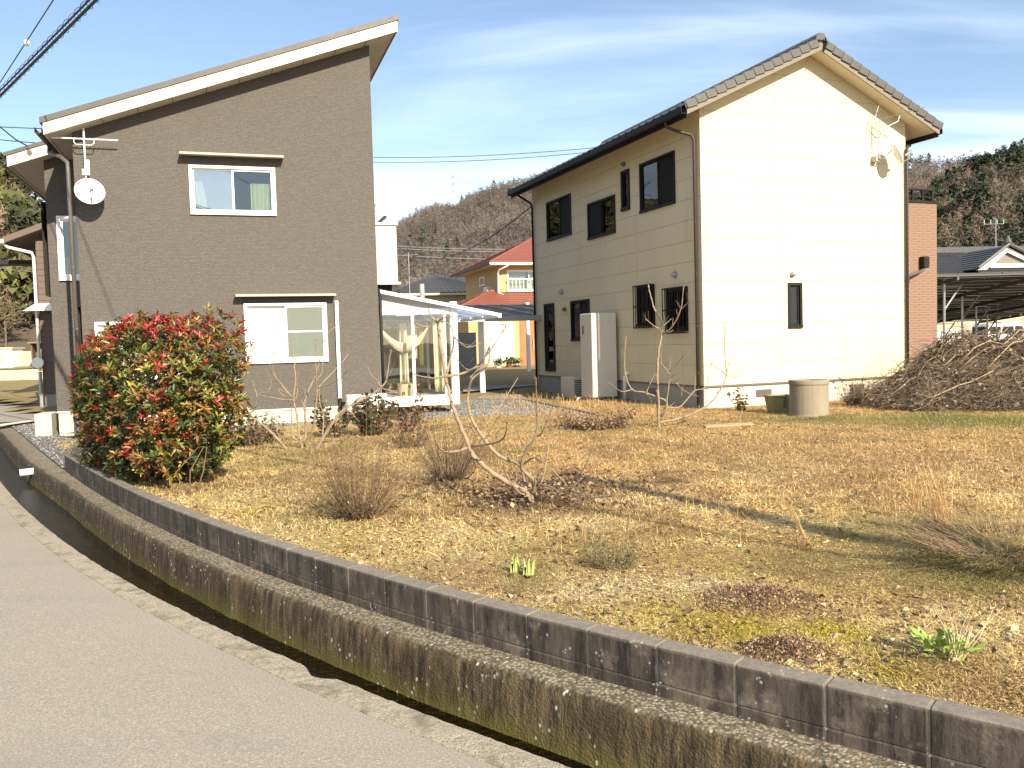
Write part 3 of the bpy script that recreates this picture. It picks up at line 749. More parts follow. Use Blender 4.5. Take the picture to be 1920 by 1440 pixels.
gutter(rf, (u_l-.085, -OV+.0, zs0(u_l)+.06), (u_l-.085, 7.3, zs0(u_l)+.05), 'gutter_brown', .12, .11)
pm = MB(); zg = zs0(u_l); pm.tube([(u_l-.08, .55, zg-.02), (u_l-.08, .50, zg-.14), (UL-.22, .05, zg-.30), (UL-.09, -.055, zg-.42), (UL-.085, -.06, zg-.6), (UL-.085, -.06, .05)], .038, 10); dp = pm.build('downpipe', 'pipe_dark', HA, smooth=True)
for z in (4.35, 3.1, 1.95, .9):
    bm_ = MB(); bm_.tube([(UL-.085, -.06, z-.015), (UL-.085, -.06, z+.015)], .044, 10); bm_.box(UL-.09, UL-.07, -.05, 0.0, z-.008, z+.008); bm_.build('pipe_clip', 'pipe_dark', dp)
# windows with their hoods
window(HA, ff, *w1, glass=('glass_pale', 'glass'), curtains=((w1[0]+.06, w1[0]+.32, 0, .22, 3, .35), (w1[1]-.48, w1[1]-.10, 0, .24, 5, -.1)))
window(HA, ff, *w2, glass=('frosted', 'frosted_dark'), midrail=(1,))
window(HA, ff, *w3, glass=('frosted', 'frosted'))
for (a, b, z) in ((Af(337,287)[0]+.0, Af(528,298)[0]+.03, 5.255), (Af(441,552)[0], Af(626,556)[0]+.02, 2.52)):
    h = MB(); h.hexa([(a, -.255, z-.012), (b, -.255, z-.012), (b, 0, z+.012), (a, 0, z+.012)], [(a, -.255, z+.032), (b, -.255, z+.032), (b, 0, z+.055), (a, 0, z+.055)]); hd = h.build('window_hood', 'hood_grey', HA, bevel=.004)
# white duct cover and its black tail
dm = MB(); dm.box(-.905, -.835, -.075, -.001, .40, 2.42); dm.box(-.905, -.835, -.09, -.075, 2.33, 2.40); dct = dm.build('duct_cover', 'window_white', HA, bevel=.012)
dm = MB(); dm.tube([(-.87, -.05, .42), (-.87, -.06, .2), (-.80, -.15, .02), (-.62, -.2, .0)], .035, 8); dm.build('hose', 'gutter_black', dct, smooth=True)
# far-right downpipe at the corner
pm = MB(); pm.tube([(.30, 2.9, 2.96), (.22, 2.6, 2.80), (.06, .3, 2.66), (.06, .12, 2.5), (.06, .10, .0)], .035, 10); pm.build('downpipe', 'gutter_black', HA, smooth=True)
pm = MB(); pm.tube([(.045, -.02, 3.0), (.045, -.02, .0)], .004, 4); 
# recessed wing on the left with its own roof
V2 = 1.9; zw = lambda u: 5.60 + .365*(u + 6.1) - .02
wf = lambda u, z, d: (u, V2 + d, z)
ww = (-6.27, -5.74, 3.0, 4.33); WL = -6.45
m = MB(); holed(m, [(WL, .29), (UL-.002, .29), (UL-.002, zw(UL)), (WL, zw(WL))], [ww], 0, .12, wf); wing = m.build('wing_wall', 'grey_siding', HA)
m = MB(); m.box(WL+.002, WL+.12, V2+.121, 6.8, .29, zw(WL)-.002); m.build('wing_wall', 'grey_siding', HA)
m = MB(); m.box(WL+.02, UL-.01, V2+.02, 6.8, -.35, .26); m.build('foundation', 'foundation', HA)
m = MB(); m.box(WL-.01, UL-.004, V2-.012, V2+.02, .262, .288); m.build('flashing', 'window_white', HA)
window(HA, wf, *ww, sashes=1, fw=.07, proud=.04)
wl, wr = -7.03, UL-.03
def wsl(u0, u1, t0, t1, v0, v1, m): m.prism([(u0, zw(u0)+t0), (u1, zw(u1)+t0), (u1, zw(u1)+t1), (u0, zw(u0)+t1)], v0, v1, lambda a, b, d: (a, d, b))
m = MB(); wsl(wl+.03, wr, .004, .15, V2-.40+.028, 7.2, m); wr_ = m.build('wing_roof', 'soffit', HA)
m = MB(); wsl(wl, wr, -.012, .20, V2-.40, V2-.374, m); m.build('fascia', 'cream_fascia', wr_)
m = MB(); wsl(wl+.0005, wl+.027, -.011, .19, V2-.37, 7.2, m); m.build('fascia', 'cream_fascia', wr_)
m = MB(); wsl(wl-.05, wr, .203, .28, V2-.425, 7.25, m); m.build('roof_sheet', 'roof_metal', wr_)
gutter(wr_, (wl-.08, V2-.40, zw(wl)+.07), (wl-.08, 7.1, zw(wl)+.05), 'gutter_brown', .12, .10)
# low porch wall beside the wing
m = MB(); m.box(-6.92, -6.60, 2.1, 2.9, -.3, .24); m.build('step', 'foundation', HA, bevel=.01)
# balcony on the right-hand wall
m = MB(); BVX = .99
m.box(.001, BVX, 3.0, 3.10, 3.02, 4.40); bal = m.build('balcony', 'cream_fascia', HA)
for k in range(14):
    mm = MB(); z = 3.04+k*.0975; mm.box(.004, BVX-.16, 2.988, 2.9995, z, z+.094); mm.build('siding_board', 'cream_fascia', bal)
mm = MB(); mm.box(BVX-.10, BVX, 3.101, 6.2, 3.02, 4.40); mm.build('side_panel', 'cream_fascia', bal)
mm = MB(); mm.box(BVX-.155, BVX+.012, 2.985, 3.0, 3.02, 4.40); mm.build('corner_trim', 'cream_fascia', bal)
mm = MB(); mm.box(-.001, BVX+.05, 2.94, 3.14, 4.402, 4.46); mm.build('cap', 'white_trim', bal)
mm = MB(); mm.box(-.001, BVX+.08, 2.95, 6.3, 2.96, 3.018); mm.build('floor_slab', 'white_trim', bal)
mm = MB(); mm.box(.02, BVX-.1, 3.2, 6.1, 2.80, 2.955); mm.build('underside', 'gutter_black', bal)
rl = MB(); rl.box(.02, BVX-.12, 3.02, 3.08, 4.64, 4.70); rl.box(.35, .39, 3.03, 3.07, 4.461, 4.64); rl.box(BVX-.20, BVX-.16, 3.03, 3.07, 4.461, 4.64); rl.build('top_rail', 'white_trim', bal)
rl = MB(); rl.box(BVX-.19, BVX-.13, 3.081, 6.1, 4.64, 4.70); rl.build('top_rail', 'white_trim', bal)

# dish and aerial fixed to the wall
u0, z0 = Af(161, 330, -.22)
ae = thing('tv_antenna', 'comb-shaped television aerial on a short mast against the grey wall', 'antenna', Aw(u0, -.22, z0-.05), YA)
m = MB(); m.tube([(0,0,-.12), (0,0,.92)], .016, 8); m.box(-.012, .012, 0, .22, -.02, .01); m.box(-.012, .012, 0, .22, .12, .15); m.build('mast', 'window_white', ae)
m = MB(); m.tube([(-.54,0,.73), (.58,0,.73)], .013, 6); bo = m.build('boom', 'window_white', ae)
for k in range(15):
    x = -.5 + k*.076; mm = MB(); hl = .10 - .003*k; mm.tube([(x,-hl,.735), (x,hl,.735)], .0035, 5); mm.build('element', 'steel_dull', bo)
m = MB(); m.tube([(-.17,-.01,.73), (-.17,-.01,.66), (-.13,-.01,.62), (.13,-.01,.62), (.17,-.01,.66), (.17,-.01,.73)], .008, 6); m.build('stay', 'window_white', ae, smooth=True)
m = MB(); m.box(-.055, .075, -.05, -.018, .06, .17); m.box(.03, .075, -.05, -.018, .17, .34); m.build('amplifier_box', 'dish_white', ae, bevel=.006)
def dish(name, label, center, normal, r, mat='dish_white'):
    n = Vector(normal).normalized(); d = thing(name, label, 'satellite dish', center)
    q = n.to_track_quat('Z', 'Y').to_matrix(); m = MB(); rings = []; N = 36
    for k in range(7):
        rr = r*k/6; rings.append([m.pt(q @ Vector((rr*.94*math.cos(2*math.pi*j/N), rr*math.sin(2*math.pi*j/N), .20*rr*rr/r))) for j in range(N)])
    for k in range(6):
        for j in range(N): m.face((rings[k][j], rings[k][(j+1) % N], rings[k+1][(j+1) % N], rings[k+1][j]))
    rb = [m.pt(q @ Vector((r*1.02*.94*math.cos(2*math.pi*j/N), r*1.02*math.sin(2*math.pi*j/N), .20*r-.016))) for j in range(N)]
    rc = [m.pt(q @ Vector((.02*math.cos(2*math.pi*j/N), .02*math.sin(2*math.pi*j/N), -.02))) for j in range(N)]
    for j in range(N): m.face((rings[6][j], rings[6][(j+1) % N], rb[(j+1) % N], rb[j])); m.face((rb[j], rb[(j+1) % N], rc[(j+1) % N], rc[j]))
    m.build('reflector', mat, d, smooth=True, recalc=True)
    up = q @ Vector((0,1,0)); sgn = -1 if up.z > 0 else 1
    a = q @ Vector((0, sgn*r*.95, .16*r)); b = q @ Vector((0, sgn*r*.9, r*.9)); c = q @ Vector((0, sgn*r*.45, r*1.05))
    m = MB(); m.tube([a, b, c], .011, 6); m.build('feed_arm', 'steel_dull', d)
    m = MB(); m.tube([c + (q @ Vector((0,0,.05))), c - (q @ Vector((0,sgn*-.01,.07)))], .03, 10); m.build('feed_horn', 'steel_dull', d)
    return d
du, dz = Af(168, 361, -.32)
dd = dish('satellite_dish', 'white satellite dish on the grey wall below the television aerial', Aw(du, -.32, dz), (TA*.22 + NA*-.90 + np.array([0,0,.42])), .272)
m = MB(); pw = Aw(du, -.31, dz); m.tube([pw, Aw(du, -.16, dz-.05), Aw(du, .0, dz-.05)], .02, 8); m.box
bm_ = m.build('wall_bracket', 'steel_dull', dd, world=True)

# outdoor unit
acp = Aw(Af(690, 790, -.55)[0], -.55, -.11)
def ac_unit(name, label, loc, rot, w=.80, h=.60, d=.28, mat='ac_white'):
    t = thing(name, label, 'air conditioner', loc, rot)
    m = MB(); m.box(-w/2, w/2, 0, d, .07, h); m.build('casing', mat, t, bevel=.012)
    m = MB(); m.box(-w/2+.06, -w/2+.20, -.02, d+.02, 0, .069); m.box(w/2-.2, w/2-.06, -.02, d+.02, 0, .069); m.build('feet', 'pipe_dark', t)
    m = MB(); cxx = -w*.12; r = h*.37; zc = .07+(h-.07)*.5
    m.tube([(cxx, -.002, zc), (cxx, -.016, zc)], [r, r*.98], 32); g = m.build('fan_opening', 'grille_dark', t)
    for k in range(28):
        a = 2*math.pi*k/28; mm = MB(); mm.tube([(cxx+math.cos(a)*r*.18, -.022, zc+math.sin(a)*r*.18), (cxx+math.cos(a+.25)*r*.97, -.024, zc+math.sin(a+.25)*r*.97)], .0035, 4); mm.build('grille_wire', mat, g)
    m = MB(); m.tube([(cxx, -.02, zc), (cxx, -.03, zc)], r*.2, 16); m.build('fan_hub', mat, t)
    for k in range(3):
        mm = MB(); mm.tube([(cxx+math.cos(j*.2618)*r*(.45+.2*k), -.026, zc+math.sin(j*.2618)*r*(.45+.2*k)) for j in range(25)], .003, 4); mm.build('grille_ring', mat, g)
    return t
ac_unit('air_conditioner', 'white outdoor air conditioner with round fan grille below the grey wall', acp, YA)
# ================================================================== SUNROOM beside the grey house
VS = .55
SR = thing('sunroom', 'white glazed laundry sunroom leaning against the grey house', 'sunroom', Aw(0, VS, 0), YA)
sz = lambda x, y: Af(x, y, VS)[1]; su = lambda x, y: Af(x, y, VS)[0]
UR = 1.84; ZD, ZB = .34, 2.13                 # deck top, beam underside
def sbox(name, u0, u1, v0, v1, z0, z1, mat='window_white', par=None, bev=.006):
    m = MB(); m.box(u0, u1, v0, v1, z0, z1); return m.build(name, mat, par or SR, bevel=bev)
sbox('deck', .10, UR, 0, 2.9, .12, ZD)
sbox('beam', .10, UR-.17, .01, .09, ZB, ZB+.13); sbox('beam', UR-.10, UR-.02, .18, 2.9, ZB-.05, ZB+.08)
for u in (UR-.16, ): sbox('post', u, UR, 0, .14, ZD+.001, 2.40)
sbox('post', .10, .16, .02, .09, ZD+.001, ZB-.001); sbox('mullion', .80, .865, .02, .09, ZD+.001, ZB-.001); sbox('post', 1.52, 1.575, .02, .09, ZD+.001, ZB-.001)
sbox('post', UR-.09, UR-.02, 2.8, 2.88, ZD+.001, ZB+.02); sbox('post', UR-.09, UR-.02, 1.4, 1.46, ZD+.001, ZB-.052)
for a, b in ((.16, .80), (.865, 1.52), (1.575, UR-.16)):
    m = MB(); m.box(a, b, .045, .05, ZD+.002, ZB-.002); m.build('pane', 'glass_clear', SR)
for a, b in ((.15, 1.39), (1.47, 2.79)):
    m = MB(); m.box(UR-.06, UR-.055, a, b, ZD+.002, ZB-.052); m.build('pane', 'glass_clear', SR)
m = MB(); m.poly([(.12, .05, ZB+.131), (UR-.17, .05, ZB+.131), (UR-.17, .05, 2.31), (.12, .05, 2.60)]); m.build('gable_pane', 'gable_sheet', SR)
# lean-to roof
def rs_(u): return 2.66 - .205*u
m = MB(); m.prism([(.02, rs_(.02)), (2.72, rs_(2.72)), (2.72, rs_(2.72)+.012), (.02, rs_(.02)+.012)], -.12, 3.1, lambda a, b, d: (a, d, b)); srf = m.build('roof', 'polycarb', SR)
for v in (-.16, 1.0, 2.05, 3.1):
    m = MB(); m.prism([(.02, rs_(.02)-.045), (2.74, rs_(2.74)-.045), (2.74, rs_(2.74)+.03), (.02, rs_(.02)+.03)], v, v+.045, lambda a, b, d: (a, d, b)); m.build('rafter', 'window_white', srf)
m = MB(); m.box(2.74, 2.82, -.16, 3.145, rs_(2.74)-.07, rs_(2.74)+.02); m.build('gutter', 'window_white', srf)
m = MB(); m.box(.02, .09, .1, 2.9, .33, 2.6); m.build('side_frame', 'boards_grey', SR)
# back wall boards
m = MB(); m.box(.1, UR, 2.9, 2.94, ZD, 2.2); bw = m.build('back_wall', 'boards_grey', SR)
for k in range(15):
    mm = MB(); mm.box(.1, UR, 2.884, 2.8995, ZD+.01+k*.118, ZD+.01+k*.118+.108); mm.build('board', 'boards_grey', bw)
for k, (u0, v0) in enumerate(((.25,.25), (.25,1.5), (UR-.15,.25), (UR-.15,1.5), (.25,2.7), (UR-.15,2.7))):
    sbox('leg', u0, u0+.08, v0, v0+.08, -.2, .119, 'window_white', None, 0)
# laundry inside: rods, hangers, towels, clothes
m = MB(); m.tube([Aw(.15, VS+.75, 2.02), Aw(UR-.12, VS+.75, 2.02)], .014, 8); rod = m.build('drying_rod', 'steel'); tag(rod, 'steel drying rod across the sunroom carrying laundry', 'rod')
def cloth(name, label, cat, u0, u1, v, z0, z1, mat, waves=3, amp=.02, taper=0, group=None):
    m = MB(); n = 18; k = 8; g = []
    for i in range(n+1):
        row = []
        for j in range(k+1):
            t, s = i/n, j/k; w = 1 - taper*(1-s)
            u = (u0+u1)/2 + (u1-u0)*(t-.5)*w; z = z1 + (z0-z1)*s
            row.append(m.pt(Aw(u, v + amp*math.sin(t*waves*6.28)*(.4+s) + .012*math.sin(s*5+t*3), z)))
        g.append(row)
    for i in range(n):
        for j in range(k): m.face((g[i][j], g[i+1][j], g[i+1][j+1], g[i][j+1]))
    o = m.build(name, mat, recalc=False, smooth=True); sm = o.modifiers.new('thick', 'SOLIDIFY'); sm.thickness = .006
    return tag(o, label, cat, group)
cloth('towel', 'long white bath towel hanging in the sunroom', 'towel', .62, .84, VS+.62, .55, 1.96, 'towel_white', 2, .03, .35)
m = MB(); n = 20; pr = None
for i in range(n+1):                                  # a sheet slung between two hooks
    t = i/n; u = .17 + (1.28-.17)*t; sag = 1.92 - 1.05*(t*(1-t))*1.5 - .05*t; cur = [m.pt(Aw(u, VS+.5+.02*math.sin(t*18), sag+.02)), m.pt(Aw(u, VS+.52+.03*math.sin(t*14), sag-.08-.12*t*(1-t)*4))]
    if pr: m.face((pr[0], cur[0], cur[1], pr[1]))
    pr = cur
o = m.build('bed_sheet', 'towel_cream', recalc=False, smooth=True); o.modifiers.new('thick', 'SOLIDIFY').thickness = .01; tag(o, 'cream sheet slung in a curve across the sunroom', 'sheet')
cloth('trousers', 'pair of black trousers hanging behind the slung cream sheet', 'trousers', .22, .46, VS+.85, .75, 1.86, 'cloth_dark', 2, .02)
cloth('coat', 'dark coat hanging beside the long white towel', 'coat', .50, .66, VS+.95, .95, 1.90, 'cloth_dark', 2, .02)
cloth('shirt', 'cream shirt on a hanger at the middle of the drying rod', 'shirt', .86, 1.08, VS+.80, 1.15, 1.92, 'towel_cream', 2, .02)
cloth('scarf', 'olive scarf hanging by the white door frame of the sunroom', 'scarf', 1.10, 1.19, VS+.66, .98, 1.80, 'cloth_olive', 1, .015)
cloth('curtain_panel', 'pale curtain gathered inside the right end of the sunroom', 'curtain', 1.36, 1.62, VS+.35, .40, 2.08, 'curtain', 4, .03)
for i, u in enumerate((.34, .72, .97)):
    m = MB(); z = 1.93; m.tube([(0,0,.09), (.02,0,.06), (0,0,.03), (0,0,0), (-.16,0,-.07), (.16,0,-.07), (0,0,0)], .006, 5); h = m.build('clothes_hanger', 'window_white'); q = Aw(u, VS+.75, z); h.location = q; h.rotation_euler = (0,0,YA)
    tag(h, ('white hanger carrying the black trousers', 'white hanger above the long white towel', 'white hanger carrying the cream shirt')[i], 'hanger')
m = MB(); c = Aw(.72, VS+.5, ZD+.001); m.lathe([(.0,0), (.15,0), (.18,.26), (.19,.27), (.17,.25), (.14,.02), (0,.02)], 20, c); tag(m.build('laundry_bin', 'towel_cream', smooth=False), 'cream plastic laundry bin under the long white towel', 'bin')

# ================================================================== CREAM HOUSE
HB = thing('cream_house', 'two-storey cream panelled house with dark tiled gable roof and dark window frames', 'house', (PB[0], PB[1], 0), YB)
BWD, BLN, ZF2, PIT = 5.60, 9.05, .42, .47
ZE = 6.05; APU = BWD/2
zr = lambda u: 6.28 + PIT*(APU - abs(u-APU))                 # underside of the roof at the wall
gf = lambda u, z, d: (u, d, z)                                # gable wall, d inwards
sf = lambda s, z, d: (d, s, z)                                # side wall
gw = (2.20, 2.58, 1.60, 2.60)
SW = {'a': (6.36, 8.06, 4.41, 5.56), 'b': (3.77, 5.32, 4.13, 5.09), 'c': (3.01, 3.43, 4.60, 5.58), 'd': (.97, 2.51, 4.42, 5.575), 'door': (7.69, 8.43, .55, 2.58), 'e': (5.34, 6.53, 1.44, 2.57), 'f': (1.94, 2.76, 1.75, 2.71), 'g': (.55, 1.43, 1.60, 2.56)}
T0 = .018
m = MB(); holed(m, [(T0, ZF2), (BWD-T0, ZF2), (BWD-T0, zr(0)), (APU, zr(APU)), (T0, zr(0))], [gw], T0, .13, gf); m.build('wall', 'joint_sealant', HB)
m = MB(); holed(m, [(.131, ZF2), (BLN, ZF2), (BLN, zr(0)), (.131, zr(0))], list(SW.values()), T0, .13, sf); m.build('wall', 'joint_sealant', HB)
m = MB(); m.box(BWD-.13, BWD-.002, .131, BLN, ZF2, zr(0)); m.build('wall', 'cream_siding', HB)
m = MB(); m.prism([(0, ZF2), (BWD, ZF2), (BWD, zr(0)), (APU, zr(APU)), (0, zr(0))], BLN+.001, BLN+.13, lambda a, b, d: (a, d, b)); m.build('wall', 'cream_siding', HB)
m = MB(); m.box(.10, BWD-.02, .03, BLN, -.4, ZF2-.035); m.build('foundation', 'foundation', HB)
m = MB(); m.box(.012, .099, .03, BLN, -.4, ZF2-.035); m.build('foundation', 'foundation_grey', HB)
m = MB(); m.box(-.015, BWD+.015, -.015, .03, ZF2-.034, ZF2-.003); m.box(-.015, .03, .031, BLN, ZF2-.034, ZF2-.003); m.build('flashing', 'flashing', HB)
for a, b in ((1.35, 1.75), (3.95, 4.35)):
    m = MB(); m.box(a, b, .012, .029, .12, .28); v = m.build('vent', 'flashing', HB)
    for k in range(5):
        mm = MB(); mm.box(a+.01, b-.01, .004, .0115, .135+k*.028, .147+k*.028); mm.build('slat', 'pipe_dark', v)
for s in (2.0, 6.2):
    m = MB(); m.box(.0, .011, s, s+.35, .14, .28); m.build('vent', 'flashing', HB)
ROW, GAP = .445, .006
def panels(poly_of, cuts, holes, fn, zmax):
    k = 0; z = ZF2
    while z < zmax:
        for a, b in zip(cuts[:-1], cuts[1:]):
            poly = poly_of(a+GAP/2, b-GAP/2, z+GAP/2, z+ROW-GAP/2)
            if poly is None: continue
            hs = [h for h in holes if h[0] < b and h[1] > a and h[2] < z+ROW and h[3] > z]
            V_, F_ = cells(poly, hs); comp = list(range(len(V_)))
            def root_(i):
                while comp[i] != i: i = comp[i]
                return i
            for q in F_:
                for i in q[1:]: comp[root_(i)] = root_(q[0])
            for cset in {root_(q[0]) for q in F_}:
                fc = [q for q in F_ if root_(q[0]) == cset]; m = MB(); A1 = {}; B1 = {}; cnt = {}
                for q in fc:
                    for i in q:
                        if i not in A1: A1[i] = m.pt(fn(*V_[i], 0)); B1[i] = m.pt(fn(*V_[i], T0-.001))
                    m.face([A1[i] for i in q][::-1]); m.face([B1[i] for i in q])
                    for i in range(len(q)): e = tuple(sorted((q[i], q[(i+1) % len(q)]))); cnt[e] = cnt.get(e, 0)+1
                for e, c in cnt.items():
                    if c == 1: m.face((A1[e[0]], A1[e[1]], B1[e[1]], B1[e[0]]))
                m.build('cladding_panel', 'cream_siding', HB)
        z += ROW
def gpoly(a, b, z0, z1):
    pts = [(a, z0), (b, z0), (b, z1), (a, z1)]
    for sg in (1, -1):
        out = []
        f = lambda p: p[1] - (6.28 + PIT*APU + (PIT*(p[0]-APU) if sg < 0 else -PIT*(p[0]-APU)))
        for i in range(len(pts)):
            p, q = pts[i], pts[(i+1) % len(pts)]; dp, dq = f(p), f(q)
            if dp <= 0: out.append(p)
            if dp*dq < 0: t = dp/(dp-dq); out.append((p[0]+(q[0]-p[0])*t, p[1]+(q[1]-p[1])*t))
        pts = out
        if len(pts) < 3: return None
    return pts
panels(gpoly, [0.0, .10, 1.92, 4.62, BWD-.10, BWD], [gw], gf, 7.6)
panels(lambda a, b, z0, z1: [(a, z0), (b, z0), (b, min(z1, zr(0))), (a, min(z1, zr(0)))] if z0 < zr(0)-.02 else None, [T0+.0005, .11, 2.73, 5.46, 8.12, BLN], list(SW.values()), sf, zr(0))
# windows
window(HB, gf, *gw, frame='window_dark', glass='glass_dark', sashes=1, fw=.06, curtains=((gw[0]+.08, gw[0]+.22, .12, .45, 2),))
window(HB, sf, *SW['a'], frame='window_dark', glass='glass_dark', midrail=(0,), screen=(0,), curtains=((7.2, 7.95),))
window(HB, sf, *SW['b'], frame='window_dark', glass='glass_dark', screen=(1,), curtains=((3.9, 4.5),))
window(HB, sf, *SW['c'], frame='window_dark', glass='glass_dark', sashes=1, fw=.07)
window(HB, sf, *SW['d'], frame='window_dark', glass='glass_dark', midrail=(0,), screen=(0,), curtains=((1.8, 2.42),))
window(HB, sf, *SW['e'], frame='window_dark', glass='glass_dark', screen=(0,), curtains=())
for key in 'fg':
    w = window(HB, sf, *SW[key], frame='window_dark', glass='glass_dark', curtains=((SW[key][0]+.45, SW[key][1]-.1, .3, .1, 2),))
    a, b, c, d = SW[key]
    for k in range(9):
        x = a + .02 + (b-a-.04)*k/8; mm = MB()
        mm.box(-.135, -.118, x-.008, x+.008, c-.04, d+.02); mm.build('security_bar', 'window_dark', w)
    for z in (c-.03, (c+d)/2, d):
        mm = MB(); mm.box(-.117, -.104, a-.03, b+.03, z-.014, z+.014); mm.box(-.104, -.03, a-.028, a-.010, z-.01, z+.01); mm.box(-.104, -.03, b+.010, b+.028, z-.01, z+.01); mm.build('bar_rail', 'window_dark', w)
a, b, c, d = SW['door']
m = MB(); holed(m, [(a, c), (b, c), (b, d), (a, d)], [(a+.06, b-.06, c+.10, d-.06)], -.03, .10, sf); dr = m.build('back_door', 'window_dark', HB)
m = MB(); holed(m, [(a+.061, c+.101), (b-.061, c+.101), (b-.061, d-.061), (a+.061, d-.061)], [(a+.18, b-.2, c+.28, d-.18)], .005, .045, sf); m.build('door_leaf', 'window_dark', dr)
m = MB(); m.box(.02, .025, a+.18, b-.2, c+.28, d-.18); m.build('pane', 'glass_dark', dr)
m = MB(); m.box(.3, .31, a, b, c, d); m.build('room', 'room_dark', dr)
m = MB(); m.tube([(.005, a+.14, 1.50), (-.05, a+.14, 1.50), (-.05, a+.26, 1.50)], .011, 8); m.tube([(.006, a+.14, 1.2), (-.01, a+.14, 1.2)], .022, 12); m.tube([(.006, a+.14, 1.85), (-.01, a+.14, 1.85)], .02, 12); m.build('handle', 'steel', dr)
# roof
VO, UO = .44, .58                                              # verge and eave overhang
u_a, u_b, v_a, v_b = -UO, BWD+UO, -VO, BLN+.48
zr2 = lambda u: 6.28 + PIT*(APU - abs(u-APU))
def slope_slab(t0, t1, uu0, uu1, v0, v1, mat, name, par):
    m = MB(); m.prism([(uu0, zr2(uu0)+t0), (uu1, zr2(uu1)+t0), (uu1, zr2(uu1)+t1), (uu0, zr2(uu0)+t1)], v0, v1, lambda a, b, d: (a, d, b)); return m.build(name, mat, par)
rfb = slope_slab(.005, .10, u_a+.03, APU-.0005, v_a+.03, v_b-.03, 'cream_soffit', 'roof', HB)
slope_slab(.005, .10, APU+.0005, u_b-.03, v_a+.03, v_b-.03, 'cream_soffit', 'roof_slope', rfb)
for uu0, uu1 in ((u_a, APU-.001), (APU+.001, u_b)):
    slope_slab(-.05, .115, uu0, uu1, v_a, v_a+.028, 'bargeboard', 'bargeboard', rfb)
    slope_slab(-.05, .115, uu0, uu1, v_b-.028, v_b, 'bargeboard', 'bargeboard', rfb)
for u0 in (u_a, u_b-.028):
    m = MB(); m.box(u0, u0+.028, v_a+.03, v_b-.03, zr2(u0 if u0 < 0 else u_b)-.10, zr2(u0 if u0 < 0 else u_b)+.10); m.build('eave_board', 'gutter_black', rfb)
# tile field: stepped courses with curled tile edges, one joined piece for each slope
def tile_field(side):
    vs, fs = [], []
    L = math.hypot(UO+APU, PIT*(UO+APU)); du = (UO+APU); nrow = 13; ncol = 32
    dv = (v_b - v_a + .02)/ncol; prof = [(0, .0), (.12, .010), (.35, .004), (.62, .004), (.80, .024), (.93, .030), (1.0, .016)]
    for r in range(nrow):
        a0 = r/nrow; a1 = (r+1)/nrow + .03
        for c in range(ncol):
            base = len(vs)
            for (t, z0, drop) in ((a0, .052, 0), (a0, .052, -.028), (a1, .014, 0)):
                for (w, h) in prof:
                    u = (u_a - .05 + (du+.05)*min(t, 1.0)); zz = zr2(max(u, u_a)) - (u_a-u)*PIT*(1 if u < u_a else 0) + .115 + z0 + h + drop
                    if side < 0: u = 2*APU - u
                    vs.append((u, v_a - .01 + (c+w)*dv, zz))
            n = len(prof)
            for k in range(n-1):
                fs.append((base+k, base+k+1, base+2*n+k+1, base+2*n+k)); fs.append((base+n+k, base+n+k+1, base+k+1, base+k))
    o = npmesh('tile_field', vs, fs, 'kawara'); o.parent = rfb; o['kind'] = 'stuff'
    o.modifiers.new('t', 'SOLIDIFY').thickness = .01
    return o
tile_field(1); tile_field(-1)
# verge tiles: one box-shaped tile after another down each gable edge
def verge_mesh():
    m = MB(); L = .262; H = .165; Wd = .16
    m.hexa([(.012, 0, .0), (L, 0, -.030), (L, .03, -.030), (.012, .03, .0)], [(0, 0, H), (L, 0, H-.022), (L, .03, H-.022), (0, .03, H)])
    m.hexa([(0, .031, H-.03), (L, .031, H-.052), (L, Wd, H-.052), (0, Wd, H-.03)], [(0, .031, H), (L, .031, H-.022), (L, Wd, H-.022), (0, Wd, H)])
    m.box(-.030, -.001, .006, .035, .012, H+.006)
    me = bpy.data.meshes.new('verge_tile'); me.from_pydata(m.v, [], m.f); bm = bmesh.new(); bm.from_mesh(me); bmesh.ops.recalc_face_normals(bm, faces=bm.faces); bmesh.ops.bevel(bm, geom=bm.edges[:], offset=.007, segments=1, affect='EDGES'); bm.to_mesh(me); bm.free(); me.materials.append(M['kawara_edge']); return me
vm_ = verge_mesh(); sl_len = math.hypot(APU+UO+.04, PIT*(APU+UO+.04)); th = math.atan(PIT); nvt = int(sl_len/.262)
for side in (1, -1):
    for vv, flip in ((v_a-.035, False), (v_b+.035, True)):
        for k in range(nvt+1):
            s = .04 + k*.262
            if s > sl_len-.10: continue
            o = bpy.data.objects.new('verge_tile', vm_); COL.objects.link(o); o.parent = rfb
            u = u_a - .04 + s*math.cos(th); z = zr2(u_a) - .04*PIT + s*math.sin(th) + .065
            if side > 0: mt = Matrix.Translation((u, vv, z)) @ Matrix.Rotation(-th, 4, 'Y')
            else: mt = Matrix.Translation((2*APU-u, vv, z)) @ Matrix.Rotation(th, 4, 'Y') @ Matrix.Scale(-1, 4, (1,0,0))
            if flip: mt = mt @ Matrix.Scale(-1, 4, (0,1,0))
            o.matrix_basis = mt @ Matrix.Rotation(RNG.uniform(-.012, .012), 4, 'Y')
zrg = zr2(APU) + .20
for k in range(24):
    v = v_a + .04 + k*.42
    m = MB(); m.prism([(-.15, -.06), (-.13, .03), (-.07, .095), (.07, .095), (.13, .03), (.15, -.06)], 0, .44, lambda a, b, d: (APU+a, v+d-.06, zrg+b+ (.01 if d == 0 else 0))); m.build('ridge_tile', 'kawara_edge', rfb, bevel=.008)
m = MB(); m.tube([(APU+.06, v_a-.06, zrg+.0), (APU+.09, v_a-.08, zrg-.12), (APU+.06, v_a-.06, zrg-.20), (APU+.02, v_a-.05, zrg-.30)], [.012, .03, .02, .012], 8); m.build('ridge_end_ornament', 'window_dark', rfb, smooth=True)
